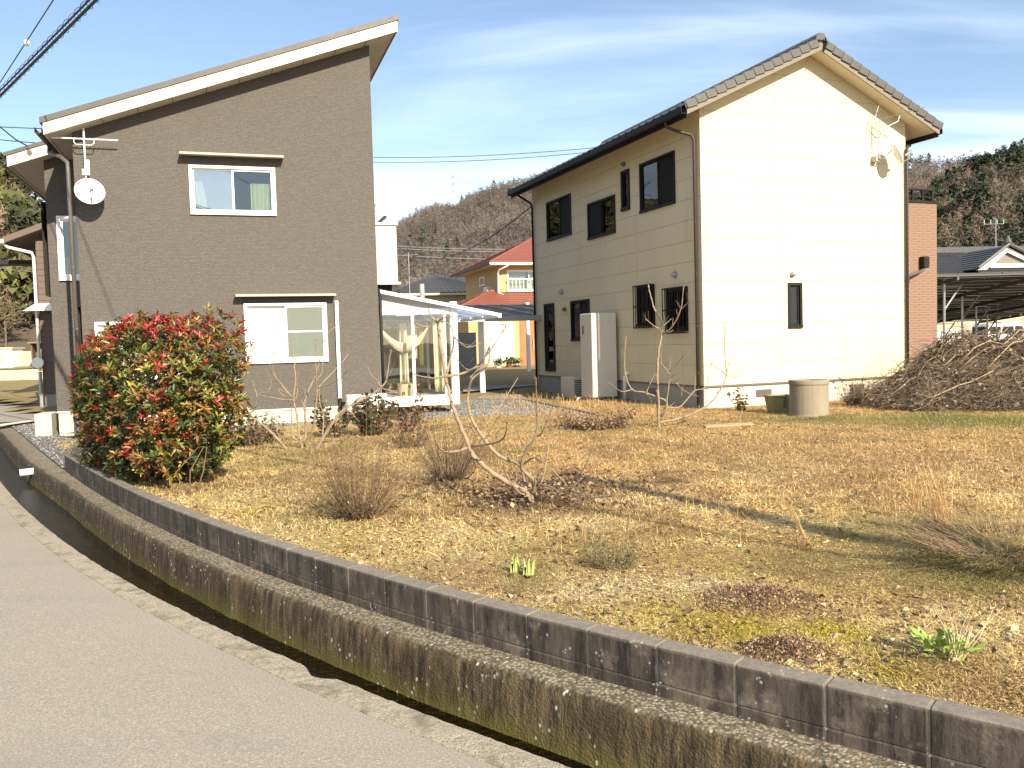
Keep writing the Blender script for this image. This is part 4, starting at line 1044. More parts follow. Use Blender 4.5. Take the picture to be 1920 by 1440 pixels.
# gutters and pipes
gutter(rfb, (u_a-.06, v_a+.03, zr2(u_a)+.03), (u_a-.06, v_b-.05, zr2(u_a)+.03), 'gutter_black', .12, .13)
gutter(rfb, (u_b+.06, v_a+.03, zr2(u_b)+.03), (u_b+.06, v_b-.05, zr2(u_b)+.03), 'gutter_black', .12, .13)
def pipe(path, mat='pipe_dark', r=.034, clips=()):
    m = MB(); m.tube(path, r, 10); o = m.build('downpipe', mat, HB, smooth=True)
    for z in clips:
        mm = MB(); p = path[-1]; mm.tube([(p[0], p[1], z-.012), (p[0], p[1], z+.012)], r+.006, 10); mm.build('pipe_clip', mat, o)
ze = zr2(u_a)
pipe([(u_a-.06, .28, ze-.02), (u_a-.06, .28, ze-.12), (u_a+.10, .24, ze-.2), (-.12, .14, ze-.30), (-.06, .13, ze-.42), (-.06, .13, .0)], 'gutter_brown', clips=(5, 3.9, 2.8, 1.7, .7))
pipe([(u_a-.06, BLN-.3, ze-.02), (u_a-.06, BLN-.28, ze-.12), (-.12, BLN-.02, ze-.30), (-.06, BLN+.0, ze-.42), (-.06, BLN+.0, .0)], 'gutter_black', clips=(4.5, 2.5))
pipe([(u_b+.06, .5, ze-.02), (u_b+.06, .48, ze-.1), (BWD+.12, .1, ze-.22), (BWD+.03, -.045, ze-.26), (BWD-.02, -.06, ze-.36), (BWD-.02, -.06, .0)], 'gutter_brown', clips=(5.2, 4.4, 3.3, 2.2, 1.2))
# vent caps on the walls
def ventcap(loc, axis, r=.065, mat='steel_dull', par=HB):
    m = MB(); a = Vector(loc); d = Vector(axis)
    m.tube([a, a+d*.03], r*1.15, 16); m.tube([a+d*.03, a+d*.07, a+d*.10, a+d*.115], [r, r*.95, r*.65, r*.15], 16); m.build('vent_cap', mat, par, smooth=False)
for s, z in (Sf(1054,547), Sf(1267,515)): ventcap((0, s, z), (-1,0,0))
ventcap((0, *Sf(1171,308)), (-1,0,0), .05, 'bronze_metal'); gu, gz_ = Gf(1485,514); ventcap((gu, 0, gz_), (0,-1,0), .06)
m = MB(); s, z = Sf(1060,580); m.box(-.08, 0, s-.07, s+.07, z-.05, z+.05); m.build('wall_lamp', 'bronze_metal', HB, bevel=.01)
# brick-faced balcony block at the right
VT = .9; UT = Gf(1757, 500, VT)[0]; ZT = Gf(1757, 378, VT)[1]
m = MB(); m.box(BWD+.002, UT-.008, VT+.008, 5.2, -.4, ZT-.05); tw = m.build('brick_wing', 'brick_mortar', HB)
BH, BL = .0655, .30
bms = {}
def brick_me(w):
    if w not in bms:
        m = MB(); m.box(.003, w-.003, 0, .0078, .006, BH-.006); me = bpy.data.meshes.new('brick'); me.from_pydata(m.v, [], m.f); me.materials.append(M['brick_tile']); bms[w] = me
    return bms[w]
nr_ = int((ZT-.05-.25)/BH)
for r in range(nr_):
    z = ZT-.05-(r+1)*BH; u = UT
    off = [BL, BL/2][r % 2]; ws = [off]
    while u - sum(ws) > BWD + 1.05: ws.append(BL)
    x = UT
    for w in ws:
        x -= w; o = bpy.data.objects.new('brick', brick_me(round(w, 4))); COL.objects.link(o); o.parent = tw; o.location = (x, VT, z)
m = MB(); m.box(BWD+.01, UT+.03, VT-.03, 5.23, ZT-.049, ZT+.0); m.build('parapet_cap', 'window_dark', tw)
rl = MB()
for k in range(3):
    rl.box(UT-.75+k*.32, UT-.70+k*.32, VT+.05, VT+.10, ZT+.001, ZT+.27)
rl.box(BWD+.05, UT-.05, VT+.03, VT+.12, ZT+.271, ZT+.31); rl.box(BWD+.05, UT-.05, VT+.05, VT+.10, ZT+.10, ZT+.13); rl.build('railing', 'window_dark', tw)
pu, pz = Gf(1734, 490, VT-.09)
m = MB(); m.box(pu-.09, pu+.09, VT-.16, VT-.005, pz-.16, pz+.12); m.build('rain_hopper', 'gutter_black', tw, bevel=.012)
m = MB(); m.tube([(pu, VT-.09, pz-.14), (pu-.10, VT-.09, pz-.24), (BWD+.25, .2, pz-.42), (BWD+.03, -.02, pz-.47), (BWD+.03, -.03, pz-.6)], .036, 10); m.build('downpipe', 'pipe_dark', tw, smooth=True)
# water heater tank and pipes
s0, s1 = Sf(1153, 650, -.75)[0], Sf(1095, 650, -.12)[0]
TK = thing('water_heater', 'tall beige electric water heater tank standing against the cream house', 'water heater', Bw(-.42, (s0+s1)/2, -.12), YB)
hw = .34; zt_ = Sf(1120, 586, -.76)[1]+.12
m = MB(); m.box(-.36, .33, -hw, hw, .14, zt_); m.build('tank', 'tank_beige', TK, bevel=.018)
for a in (-.28, .22):
    for b in (-.26, .22):
        mm = MB(); mm.box(a, a+.06, b, b+.06, 0, .139); mm.build('leg', 'steel_dull', TK)
mm = MB(); mm.box(-.45, .40, -.45, .45, -.12, -.001); mm.build('plinth', 'foundation_grey', TK)
mm = MB(); mm.box(-.366, -.3605, .12, .20, zt_-.52, zt_-.30); mm.build('label_plate', 'tank_dark', TK)
mm = MB(); mm.box(-.364, -.3605, -hw+.03, hw-.03, .15, .36); mm.build('service_cover', 'tank_beige', TK)
mm = MB(); mm.tube([(-.30, .30, .13), (-.48, .30, .10), (-.50, .30, .06), (-.50, .30, -.05)], .03, 8); mm.tube([(-.1, .1, .13), (-.1, .1, -.02)], .02, 6); mm.build('drain_pipe', 'pipe_white', TK, smooth=True)
mm = MB()
for q in range(4): mm.tube([(-.2+.09*q, -.2+.1*q, .14), (-.22+.1*q, -.1+.05*q, .06), (-.2+.12*q, -.2+.12*q, -.01)], .012, 5)
mm.build('hoses', 'bronze_metal', TK, smooth=True)
hp = Bw(-.40, Sf(1082, 720, -.4)[0]+.3, -.15)
t = thing('heat_pump', 'small grey-beige outdoor unit beside the tall water heater', 'outdoor unit', hp, YB)
m = MB(); m.box(-.16, .14, -.40, .40, .06, .62); m.build('casing', 'tank_beige', t, bevel=.01)
for k in range(9):
    mm = MB(); mm.box(-.12, .10, -.406, -.4005, .12+k*.05, .145+k*.05); mm.build('louvre', 'grille_dark', t)
mm = MB(); mm.box(-.16, .14, -.35, .35, 0, .059); mm.build('feet', 'tank_dark', t)
m = MB(); sv = Sf(1171, 700, -.12)[0]; m.tube([(-.12, sv, -.05), (-.12, sv, .50), (-.12, sv, .56)], [.045, .045, .05], 10); m.tube([(-.12, sv, .60), (-.02, sv, .62), (.01, sv, .62)], .05, 10); m.build('waste_pipe', 'pipe_white', HB, smooth=True)
# dish and aerial on the gable
au, az = Gf(1637, 300)
ae2 = thing('tv_antenna', 'thin wire television aerial on a bracket below the cream gable eave', 'antenna', Bw(au, -.16, az), YB)
m = MB(); m.box(-.06, .06, .0, .159, -.06, .06); m.build('wall_plate', 'steel_dull', ae2)
m = MB(); m.tube([(0,0,-.05), (0,-.02,.2), (-.01,-.04,.62), (.0,-.05,.88)], .013, 8); m.tube([(0,0,0), (.10,-.08,-.02), (.16,-.14,.10), (.2,-.2,.16)], .013, 8); m.build('mast', 'steel_dull', ae2, smooth=True)
m = MB(); m.tube([(.0,-.05,.86), (.45,-.55,.97), (.62,-.72,1.0)], .008, 6); bo = m.build('boom', 'steel', ae2)
for k in range(12):
    t_ = k/11; x, y, z = .06+.5*t_, -.12-.55*t_, .875+.115*t_; hl = .10-.03*t_; mm = MB(); mm.tube([(x-hl*.7, y-hl*.6, z), (x+hl*.7, y+hl*.6, z)], .003, 5); mm.build('element', 'steel', bo)
m = MB(); m.tube([(-.16,-.03,.80), (-.10,-.04,.96), (-.02,-.06,1.22)], .008, 6); m.tube([(-.16,-.03,.80), (-.02,-.05,.72), (.12,-.08,.62)], .008, 6)
for k in range(5):
    z = .64+k*.13; m.tube([(-.20+.03*k, -.20, z), (-.08+.02*k, .05, z+.02)], .004, 5)
m.build('reflector', 'steel_dull', ae2)
m = MB(); m.tube([(.0,-.06,.72), (.14,-.18,.70), (.28,-.3,.78), (.30,-.33,.90)], .010, 6); m.build('stay', 'window_white', ae2, smooth=True)
dish('satellite_dish', 'white satellite dish seen edge-on against the cream gable', Bw(au+.30, -.36, az+.06), (TB*.75 + NB*-.45 + np.array([0,0,.42])), .24)
# ================================================================== PAVED AND GRAVEL AREAS NEAR THE HOUSES
m = MB(); m.poly([(p[0], p[1], -.175) for p in (onz(-900, 790, -.175), onz(-60, 796, -.175), onz(66, 788, -.175), onz(200, 770, -.175), onz(420, 700, -.175), onz(-900, 700, -.175))]); tag(m.build('side_road', 'asphalt'), kind='structure')
m = MB(); a = [onz(x, y, -.17) for x, y in ((-300,812),(0,799),(70,789),(70,786),(0,795),(-300,808))]; m.poly([(p[0], p[1], -.168) for p in a]); tag(m.build('road_line', 'white_trim'), kind='structure')
pp = [curve_pt(s, -.0)[0] for s in np.arange(sEnd-.1, sEnd+22, .8)]
ex = [(p[0], p[1]) for p in pp] + [tuple(onz(66, 789, -.19)[:2]), tuple(Aw(-6.6, 2.2, 0)[:2]), tuple(Aw(-4.5, .5, 0)[:2]), tuple(Aw(-4.2, -2.0, 0)[:2])]
gravel_bed('gravel_drive', None, -.222, 12000, 3, ex)
gravel_bed('gravel_strip', None, -.055, 7000, 4, [Aw(-5.2, -1.0, 0)[:2], Aw(.2, -1.25, 0)[:2], Aw(2.0, -.9, 0)[:2], tuple(onz(1105, 783, -.055)[:2]), tuple(onz(1085, 766, -.055)[:2]), tuple(onz(985, 752, -.055)[:2]), tuple(onz(880, 748, -.055)[:2]), Aw(2.2, 2.5, 0)[:2], Aw(.1, .4, 0)[:2], Aw(-5.2, .1, 0)[:2]])
m = MB(); a = onz(890, 749, -.04); b = onz(985, 750, -.04); c = onz(1122, 778, -.04)
for p, q in ((a, b), (b, c)):
    d = (q-p); n = np.array([-d[1], d[0], 0])/np.linalg.norm(d)*.05
    m.hexa([p-n-[0,0,.1], q-n-[0,0,.1], q+n-[0,0,.1], p+n-[0,0,.1]], [p-n+[0,0,.03], q-n+[0,0,.03], q+n+[0,0,.03], p+n+[0,0,.03]])
tag(m.build('edging_board', 'timber_grey'), 'thin brown timber edging between the gravel and the dry grass', 'edging')
m = MB(); a = [onz(x, y, -.05) for x, y in ((905,742),(975,739),(985,748),(890,748))]; m.poly([(p[0], p[1], -.045) for p in a]); tag(m.build('paved_path', 'kerb_concrete'), kind='structure')
m = MB(); a = [onz(x, y, .0) for x, y in ((870,712),(1010,700),(1012,722),(868,735))]; m.poly([(p[0], p[1], .004) for p in a]); tag(m.build('yard', 'kerb_concrete'), kind='structure')

# ================================================================== BACKGROUND HOUSES
def ribbed(m, p0, p1, p2, p3, nrow, nrib=0, t=.05):
    """stepped courses on a roof plane p0,p1 (eave) -> p3,p2 (top)"""
    P = [Vector(p) for p in (p0, p1, p2, p3)]; n = (P[1]-P[0]).cross(P[3]-P[0]).normalized()
    if n.z < 0: n = -n
    L = lambda s, r: (P[0].lerp(P[3], r)).lerp(P[1].lerp(P[2], r), s)
    for r in range(nrow):
        r0, r1 = r/nrow, min(1, (r+1)/nrow+.02)
        a, b, c, d = L(0, r0)+n*t, L(1, r0)+n*t, L(1, r1)+n*t*.25, L(0, r1)+n*t*.25
        i = [m.pt(q) for q in (a, b, c, d, L(0, r0), L(1, r0))]; m.face((i[0], i[1], i[2], i[3])); m.face((i[4], i[5], i[1], i[0]))
    for k in range(nrib+1):
        s = k/max(nrib, 1)
        if nrib: m.tube([L(s, 0)+n*t, L(s, 1)+n*t*.8], t*.7, 5)
def hip_roof(parent, name, u0, u1, v0, v1, z, pitch, mat, rows, ridge='u', th=.12, soff='cream_soffit', rib=0):
    du, dv = u1-u0, v1-v0; h = min(du, dv)/2; zt = z + h*pitch
    if du >= dv: A, B = (u0+h, (v0+v1)/2, zt), (u1-h, (v0+v1)/2, zt)
    else: A, B = ((u0+u1)/2, v0+h, zt), ((u0+u1)/2, v1-h, zt)
    m = MB(); m.box(u0, u1, v0, v1, z-th, z-.002); r = m.build(name, soff, parent)
    m = MB(); c = [(u0,v0,z), (u1,v0,z), (u1,v1,z), (u0,v1,z)]
    if du >= dv: quads = ((c[0],c[1],B,A), (c[2],c[3],A,B), (c[1],c[2],B,B), (c[3],c[0],A,A))
    else: quads = ((c[0],c[1],A,A), (c[1],c[2],B,A), (c[2],c[3],B,B), (c[3],c[0],A,B))
    for q in quads: ribbed(m, *q, rows, rib)
    m.build('tiles', mat, r, recalc=False)
    hp = MB()
    for p in c: hp.tube([p, A if (Vector(p)-Vector(A)).length < (Vector(p)-Vector(B)).length else B], .075, 6)
    if (Vector(A)-Vector(B)).length > .1: hp.tube([A, B], .085, 6)
    hp.build('ridge', mat, r); return r
C0 = atdepth(938, 600, 44); Y2 = R_(18)
RH = thing('red_roof_house', 'ochre two-storey house with red tiled hip roofs and an orange door', 'house', (C0[0], C0[1], 0), Y2)
T2 = np.array([math.cos(Y2), math.sin(Y2), 0]); N2 = np.array([-math.sin(Y2), math.cos(Y2), 0])
def Rf(x, y, v):
    q = onplane(x, y, C0+N2*v, N2); d = q-C0; return float(d@T2), float(q[2])
rfn = lambda v0: (lambda u, z, d: (u, v0+d, z))
wz = (*[Rf(950, 505, 0)[0], Rf(950,505,0)[0]+2.4], Rf(950,547,0)[1], Rf(950,506,0)[1])
m = MB(); holed(m, [(0, 3.0), (8, 3.0), (8, 5.5), (0, 5.5)], [wz], 0, .12, rfn(0)); m.build('wall', 'ochre_wall', RH)
m = MB(); m.box(.001, .12, .121, 6.6, 3.0, 5.5); m.build('wall', 'ochre_wall', RH)
m = MB(); m.box(.12, 8, 6.5, 6.6, 3.0, 5.5); m.box(7.9, 8, .121, 6.5, 3.0, 5.5); m.build('wall', 'ochre_wall', RH)
w_ = window(RH, rfn(0), *wz, fw=.07, curtains=((wz[0]+.1, wz[0]+1.05), (wz[0]+1.3, wz[0]+1.7)))
m = MB()
for k in range(12): m.box(wz[0]+k*.2, wz[0]+k*.2+.02, -.25, -.23, wz[2]+.05, wz[2]+.6)
m.box(wz[0]-.05, wz[1], -.26, -.22, wz[2]+.6, wz[2]+.65); m.box(wz[0]-.05, wz[1], -.26, -.22, wz[2]+.0, wz[2]+.05); m.build('window_rail', 'window_white', RH)
sn, szz = 2.9, Rf(900, 520, 0)[1]
window(RH, lambda s, z, d: (d, s, z), 2.6, 3.6, 4.55, 5.05, fw=.07, room=False)
rr1 = hip_roof(RH, 'roof', -.65, 8.6, -.65, 7.2, 5.50, .46, 'red_tile', 14)
gutter(rr1, (-.7, -.74, 5.42), (8.4, -.74, 5.42), 'window_white', .12, .12); gutter(rr1, (-.74, -.7, 5.42), (-.74, 7.2, 5.42), 'gutter_brown', .12, .12)
m = MB()
for i in range(4):
    for j in range(2):
        a = 3.2+i*1.02 - j*.0; uu = (a, a+.98); z = lambda v: 5.5+(v+.65)*.46+.12
        v0_ = .9+j*1.0 - 0; m.hexa([(uu[0], v0_, z(v0_)), (uu[1], v0_, z(v0_)), (uu[1], v0_+.95, z(v0_+.95)), (uu[0], v0_+.95, z(v0_+.95))], [(uu[0], v0_, z(v0_)+.04), (uu[1], v0_, z(v0_)+.04), (uu[1], v0_+.95, z(v0_+.95)+.04), (uu[0], v0_+.95, z(v0_+.95)+.04)])
m.build('solar_panels', 'solar_face', RH)
# ground floor, further forward
VG = -1.4
l0, l1 = Rf(878, 600, VG)[0], 8.0
dr = (Rf(973, 600, VG)[0], Rf(973, 600, VG)[0]+1.5, .20, 2.55); wn1 = (Rf(934, 600, VG)[0], Rf(963, 600, VG)[0], .55, 2.45)
m = MB(); holed(m, [(l0, -.1), (l1, -.1), (l1, 3.1), (l0, 3.1)], [dr, wn1], 0, .12, rfn(VG)); m.build('wall', 'ochre_wall', RH)
m = MB(); m.box(l0+.001, l0+.12, VG+.121, 5, -.1, 3.1); m.build('wall', 'ochre_wall', RH)
m = MB(); m.box(Rf(908,600,VG)[0], Rf(933,600,VG)[0], VG-.05, VG-.001, .35, 2.5); m.build('shutter_box', 'window_white', RH)
window(RH, rfn(VG), *wn1, fw=.07, glass=('frosted', 'frosted'))
m = MB(); m.box(dr[0], dr[1], VG+.05, VG+.10, dr[2], dr[3]); d_ = m.build('door', 'door_wood', RH)
for k in range(4):
    mm = MB(); a = dr[0]+.08+k*.36; mm.box(a, a+.26, VG+.035, VG+.0495, dr[2]+.1, dr[2]+1.0); mm.build('door_panel', 'door_wood', d_)
    mm = MB(); mm.box(a, a+.26, VG+.035, VG+.0495, dr[2]+1.1, dr[3]-.15); mm.build('door_panel', 'door_wood', d_)
mm = MB(); mm.box(dr[0]+.72, dr[0]+.76, VG-.02, VG+.034, 1.0, 1.6); mm.build('handle', 'steel', d_)
hip_roof(RH, 'lower_roof', l0-.7, 8.3, VG-.7, 2.6, 3.15, .40, 'red_tile', 9)
gutter(RH, (l0-.7, VG-.76, 3.08), (8.2, VG-.76, 3.08), 'window_white', .1, .1)
m = MB(); m.tube([(.3, -.72, 5.36), (-.1, -.35, 5.15), (-.08, -.1, 5.0), (-.08, -.1, 4.0), (.35, -.5, 3.7), (.8, -1.0, 3.5)], .05, 8); m.build('downpipe', 'window_white', RH, smooth=True)
m = MB(); m.box(-.30, -.002, 1.2, 1.9, 3.9, 4.4); m.build('box_vent', 'ac_white', RH)
# step and pots at the red-roof house
m = MB(); m.box(dr[0]-.8, dr[1]+1, VG-1.4, VG-.002, -.1, .19); m.build('porch_step', 'foundation', RH)
for i, (px, py) in enumerate(((1000-32, 687), (955, 688), (935, 690))):
    q = onplane(px, py, C0+N2*(VG-1.7), N2); q[2] = .12
    t = thing('flower_pot', ('small potted pine beside the orange door', 'low potted plant on the sunny step of the ochre house', 'pale pot below the white shutter of the ochre house')[i], 'plant pot', q)
    m = MB(); m.lathe([(0,0), (.14,0), (.19,.22), (.17,.22), (0,.2)], 12); m.build('pot', ('cloth_dark', 'red_tile', 'foundation')[i], t)
    rs = np.random.RandomState(i); v = []; f = []
    for k in range(160):
        c = rs.normal(0, .13, 3)*(1, 1, .7) + (0, 0, .42); d = rs.normal(0, .05, (3, 3)); v += list(c+d); f.append((3*k, 3*k+1, 3*k+2))
    o = npmesh('foliage', v, f, 'leaf_dry', col=np.array([.05,.075,.025])); o.parent = t
# further dark-roofed houses
def plain_house(name, label, px, depth, yaw, w, d, eave, pitch, wallm, roofm, base=.2, rows=10, over=.5, rib=0, wins=()):
    c = atdepth(px, 640, depth); h = thing(name, label, 'house', (c[0], c[1], 0), R_(yaw))
    m = MB(); m.box(0, w, 0, d, base, eave-.13); m.build('wall', wallm, h)
    hip_roof(h, 'roof', -over, w+over, -over, d+over, eave, pitch, roofm, rows, rib=rib)
    for (a, b, e, g) in wins:
        m = MB(); m.box(a, b, -.04, -.002, e, g); q = m.build('window', 'window_white', h); m = MB(); m.box(a+.06, b-.06, -.05, -.041, e+.06, g-.06); m.build('pane', 'glass_dark', q)
    return h
plain_house('dark_roof_house', 'cream house with grey tiled hip roof behind the red-roof house', 838, 58, 18, 7, 8, 5.1, .45, 'ochre_wall', 'dark_tile', rows=12, rib=0, wins=((.6, 1.8, 3.4, 4.4),))
plain_house('dark_roof_house', 'house showing only its ribbed black roof beyond the sunroom', 742, 52, 12, 6, 8, 4.55, .40, 'wall_old', 'dark_tile', rows=10, rib=20)
q = atdepth(793, 600, 46)
m = MB(); m.tube([(0,0,-.2), (0,0,4.7)], [.17, .13], 12); o = m.build('utility_post', 'pole_concrete'); o.location = (q[0], q[1], 0); tag(o, 'short pale concrete post between the sunroom and the dark roofs', 'post')
q = atdepth(770, 600, 50)
t = thing('tv_antenna', 'slim television aerial mast rising above the far black roof', 'antenna', (q[0], q[1], 4.4))
m = MB(); m.tube([(0,0,0), (0,0,2.4)], .022, 6); m.build('mast', 'steel_dull', t); m = MB(); m.tube([(-.3,0,2.3), (.55,.1,2.3)], .012, 5); b_ = m.build('boom', 'steel_dull', t)
for k in range(9):
    mm = MB(); mm.tube([(-.25+k*.09, -.1, 2.3), (-.25+k*.09, .12, 2.3)], .006, 4); mm.build('element', 'steel_dull', b_)
# carport with polycarbonate roof between the houses
a, b = onz(905, 737, -.08), onz(992, 704, 0)
cpt = thing('carport', 'carport with thin blue-grey roof sheet on slim posts between the houses', 'carport', (a[0], a[1], 0), R_(19))
im = rootmat(cpt).inverted(); bl = im @ Vector(b)
m = MB(); m.box(-.075, .075, -.06, .06, -.1, 2.28); m.build('post', 'window_white', cpt); m = MB(); m.box(bl.x-.07, bl.x+.07, bl.y-.07, bl.y+.07, -.05, 2.26+.1*bl.y-.06); m.build('post', 'pipe_white', cpt)
zc_ = lambda v: 2.26 + .10*v
m = MB(); m.prism([(-.55, zc_(-.55)), (6.4, zc_(6.4)), (6.4, zc_(6.4)+.02), (-.55, zc_(-.55)+.02)], -1.6, 4.6, lambda a, b, d: (d, a, b)); cr_ = m.build('roof', 'polycarb', cpt)
for k in range(8):
    m = MB(); x = -1.6+k*.88; m.prism([(-.6, zc_(-.6)-.05), (6.45, zc_(6.45)-.05), (6.45, zc_(6.45)+.04), (-.6, zc_(-.6)+.04)], x, x+.05, lambda a, b, d: (d, a, b)); m.build('rafter', 'steel_dull', cr_)
m = MB(); m.box(-1.65, 4.65, -.68, -.60, 2.10, 2.26); m.build('gutter', 'steel_dull', cr_)
# slatted store behind the sunroom
a = onz(862, 712, -.05); st = thing('storage_shed', 'narrow grey slatted storage shed behind the sunroom post', 'shed', (a[0], a[1], -.05), YA)
m = MB(); m.box(-.6, .75, .02, 1.6, 0, 1.95); m.build('body', 'pipe_dark', st)
for k in range(17):
    m = MB(); m.box(-.58, .66, -.005, .019, .06+k*.11, .06+k*.11+.095); m.build('slat', 'boards_grey', st)
m = MB(); m.box(.661, .76, -.012, .019, 0, 1.96); m.build('corner_post', 'boards_grey', st)

# ---- far left: brown house, old wall, sheds
c = atdepth(77, 640, 25.5)
bh = thing('brown_house', 'narrow view of a brown board house with white downpipe beyond the grey house', 'house', (c[0], c[1], 0), R_(20))
zt = 1.48 + (664-452)*25.5/1600
m = MB(); m.box(0, 5, 0, 6, .3, zt); m.build('wall', 'brown_siding', bh)
for k in range(24):
    m = MB(); z = .32+k*.185; m.box(-.006, 1.4, -.022, -.002, z, z+.175); 
    if z+.175 < zt: m.build('siding_board', 'brown_siding', bh)
m = MB(); m.box(.02, 5, .03, 6, -.3, .299); m.build('foundation', 'foundation_grey', bh)
m = MB(); m.prism([(-.75, zt-.12), (3, zt+1.45), (3, zt+1.62), (-.75, zt+.06)], -.45, 6.2, lambda a, b, d: (a, d, b)); m.build('roof', 'brown_siding', bh)
m = MB(); m.box(-.86, -.74, -.5, 6.2, zt-.13, zt-.02); m.build('gutter', 'pipe_white', bh)
m = MB(); m.tube([(-.78, -.3, zt-.12), (-.70, -.25, zt-.22), (-.10, -.10, zt-.36), (-.06, -.08, zt-.5), (-.06, -.08, 1.0)], .045, 8); dp_ = m.build('downpipe', 'pipe_white', bh, smooth=True)
m = MB(); m.tube([(-.06, -.08, .98), (-.06, -.08, -.2)], .05, 8); m.build('pipe_foot', 'steel_dull', dp_)
m = MB(); m.tube([(-.10, -.16, 1.25), (-.10, -.05, 1.25)], .16, 16); m.build('meter', 'window_white', bh)
m = MB(); zz = 1.48 + (664-578)*25.5/1600; m.hexa([(-.35, -.5, zz-.08), (.6, -.5, zz-.08), (.6, -.02, zz), (-.35, -.02, zz)], [(-.1, -.5, zz+.04), (.6, -.5, zz+.04), (.6, -.02, zz+.16), (-.1, -.02, zz+.16)]); m.build('door_hood', 'window_white', bh)
m = MB(); m.box(-1.6, -.02, 1.5, 2.2, zt-.55, zt-.42); m.build('side_eave', 'gutter_black', bh)
# old wall across the side road
a, b = atdepth(-420, 727, 40), atdepth(130, 727, 43)
ow = thing('old_wall', 'stained pale concrete retaining wall across the side road', 'wall', (a[0], a[1], -.25), math.atan2(b[1]-a[1], b[0]-a[0])); L = float(np.hypot(*(b-a)[:2]))
m = MB(); m.box(0, L, 0, .25, 0, 1.02); m.build('wall_core', 'wall_old', ow)
for k in range(int(L/1.8)):
    for j in range(2):
        m = MB(); m.box(k*1.8+.01, k*1.8+1.79, -.02, -.002, .02+j*.51, .50+j*.51); m.build('concrete_panel', 'wall_old', ow)
m = MB(); m.box(-2, L+2, -1.2, -.03, .02, .05); tag(m.build('dry_verge', 'terrain_dry', ow))
m = MB(); m.poly([(-60, 43.5, .78), (-14, 45.5, .78), (-14, 80, 2.5), (-60, 80, 2.5)]); tag(m.build('upper_field', 'terrain_dry'), kind='structure')
q = atdepth(-12, 690, 46)
t = thing('white_shed', 'small white flat-roofed hut behind the old concrete wall', 'shed', (q[0], q[1], .7), R_(10))
m = MB(); m.box(-1.2, .95, 0, 1.6, 0, 1.15); m.build('walls', 'window_white', t); m = MB(); m.box(-1.3, 1.02, -.08, 1.7, 1.15, 1.24); m.build('roof', 'wall_old', t); m = MB(); m.box(.05, .5, -.02, -.002, .35, .85); m.build('window', 'wall_old', t)
q = atdepth(20, 690, 47); m = MB(); m.prism([(0, 0), (1.9, 0), (1.35, 1.0), (0, 1.0)], 0, .6, lambda a, b, d: (a, d, b)); o = m.build('concrete_ramp', 'wall_old'); o.location = (q[0], q[1], .7); tag(o, 'slanted pale concrete block beside the white hut', 'block')
q = atdepth(60, 690, 45)
t = thing('tool_shed', 'open dark wooden tool shed behind the old wall', 'shed', (q[0], q[1], .6), R_(14))
m = MB(); m.box(0, 1.3, .6, .66, 0, 1.5); m.box(0, .06, 0, .6, 0, 1.5); m.build('walls', 'brown_siding', t); m = MB(); m.box(-.1, 1.4, -.2, .8, 1.5, 1.56); m.build('roof', 'timber_grey', t)
for k, x in enumerate((.25, .45)):
    m = MB(); m.tube([(x, .5, 0), (x+.15, .3, 1.2)], .025, 6); m.build('pole_tool', 'twig_pale', t)
m = MB(); m.box(.2, .9, .1, .5, .6, .64); m.build('shelf', 'timber_grey', t)

# ================================================================== RIGHT BACKGROUND: solar canopy, tiled house, van
CY0, CY1 = 31.0, 52.0; CX0, CX1 = 13.0, 29.0
zc_ = lambda y: 3.35 - (y-CY0)*(1.45/(CY1-CY0))
sc_ = thing('solar_canopy', 'sloping rack of dark solar panels on galvanised posts beside the brick wing', 'solar rack', (CX0, CY0, -.1))
pm_ = MB(); pm_.box(0, 1.58, 0, .96, 0, .035); pme = bpy.data.meshes.new('solar_panel'); pme.from_pydata(pm_.v, [], pm_.f); pme.materials.append(M['solar_back'])
sl_a = math.atan2(-1.45, CY1-CY0)
for i in range(10):
    for j in range(20):
        y = CY0 + j*1.05
        o = bpy.data.objects.new('solar_panel', pme); COL.objects.link(o); o.parent = sc_; o.location = (i*1.62, y-CY0, zc_(y)+.1+.10); o.rotation_euler = (sl_a + RNG.uniform(-.01, .01), 0, 0)
for j in range(21):
    y = CY0 + j*1.05 - .03; m = MB(); m.box(-.2, 16.3, y-CY0, y-CY0+.05, zc_(y)+.12, zc_(y)+.185); m.build('purlin', 'purlin', sc_)
for i in range(6):
    x = i*3.1; m = MB(); m.hexa([(x, -.2, zc_(CY0)-.02), (x+.08, -.2, zc_(CY0)-.02), (x+.08, CY1-CY0, zc_(CY1)-.02), (x, CY1-CY0, zc_(CY1)-.02)], [(x, -.2, zc_(CY0)+.10), (x+.08, -.2, zc_(CY0)+.10), (x+.08, CY1-CY0, zc_(CY1)+.10), (x, CY1-CY0, zc_(CY1)+.10)]); m.build('rafter', 'purlin', sc_)
    for j in range(5):
        y = .8 + j*4.6; m = MB(); m.tube([(x+.04, y, 0), (x+.04, y, zc_(CY0+y)+.0 + (.25 if j == 0 else 0))], .045, 8); p_ = m.build('post', 'steel', sc_)
        m = MB(); m.tube([(x+.04, y, zc_(CY0+y)-1.0), (x+.75, y+.1, zc_(CY0+y)-.05)], .04, 6); m.build('brace', 'steel', p_)
        m = MB(); m.tube([(x-.35, y, zc_(CY0+y)-.12), (x+.6, y, zc_(CY0+y)-.14)], .03, 6); m.build('clamp_pipe', 'steel', p_)
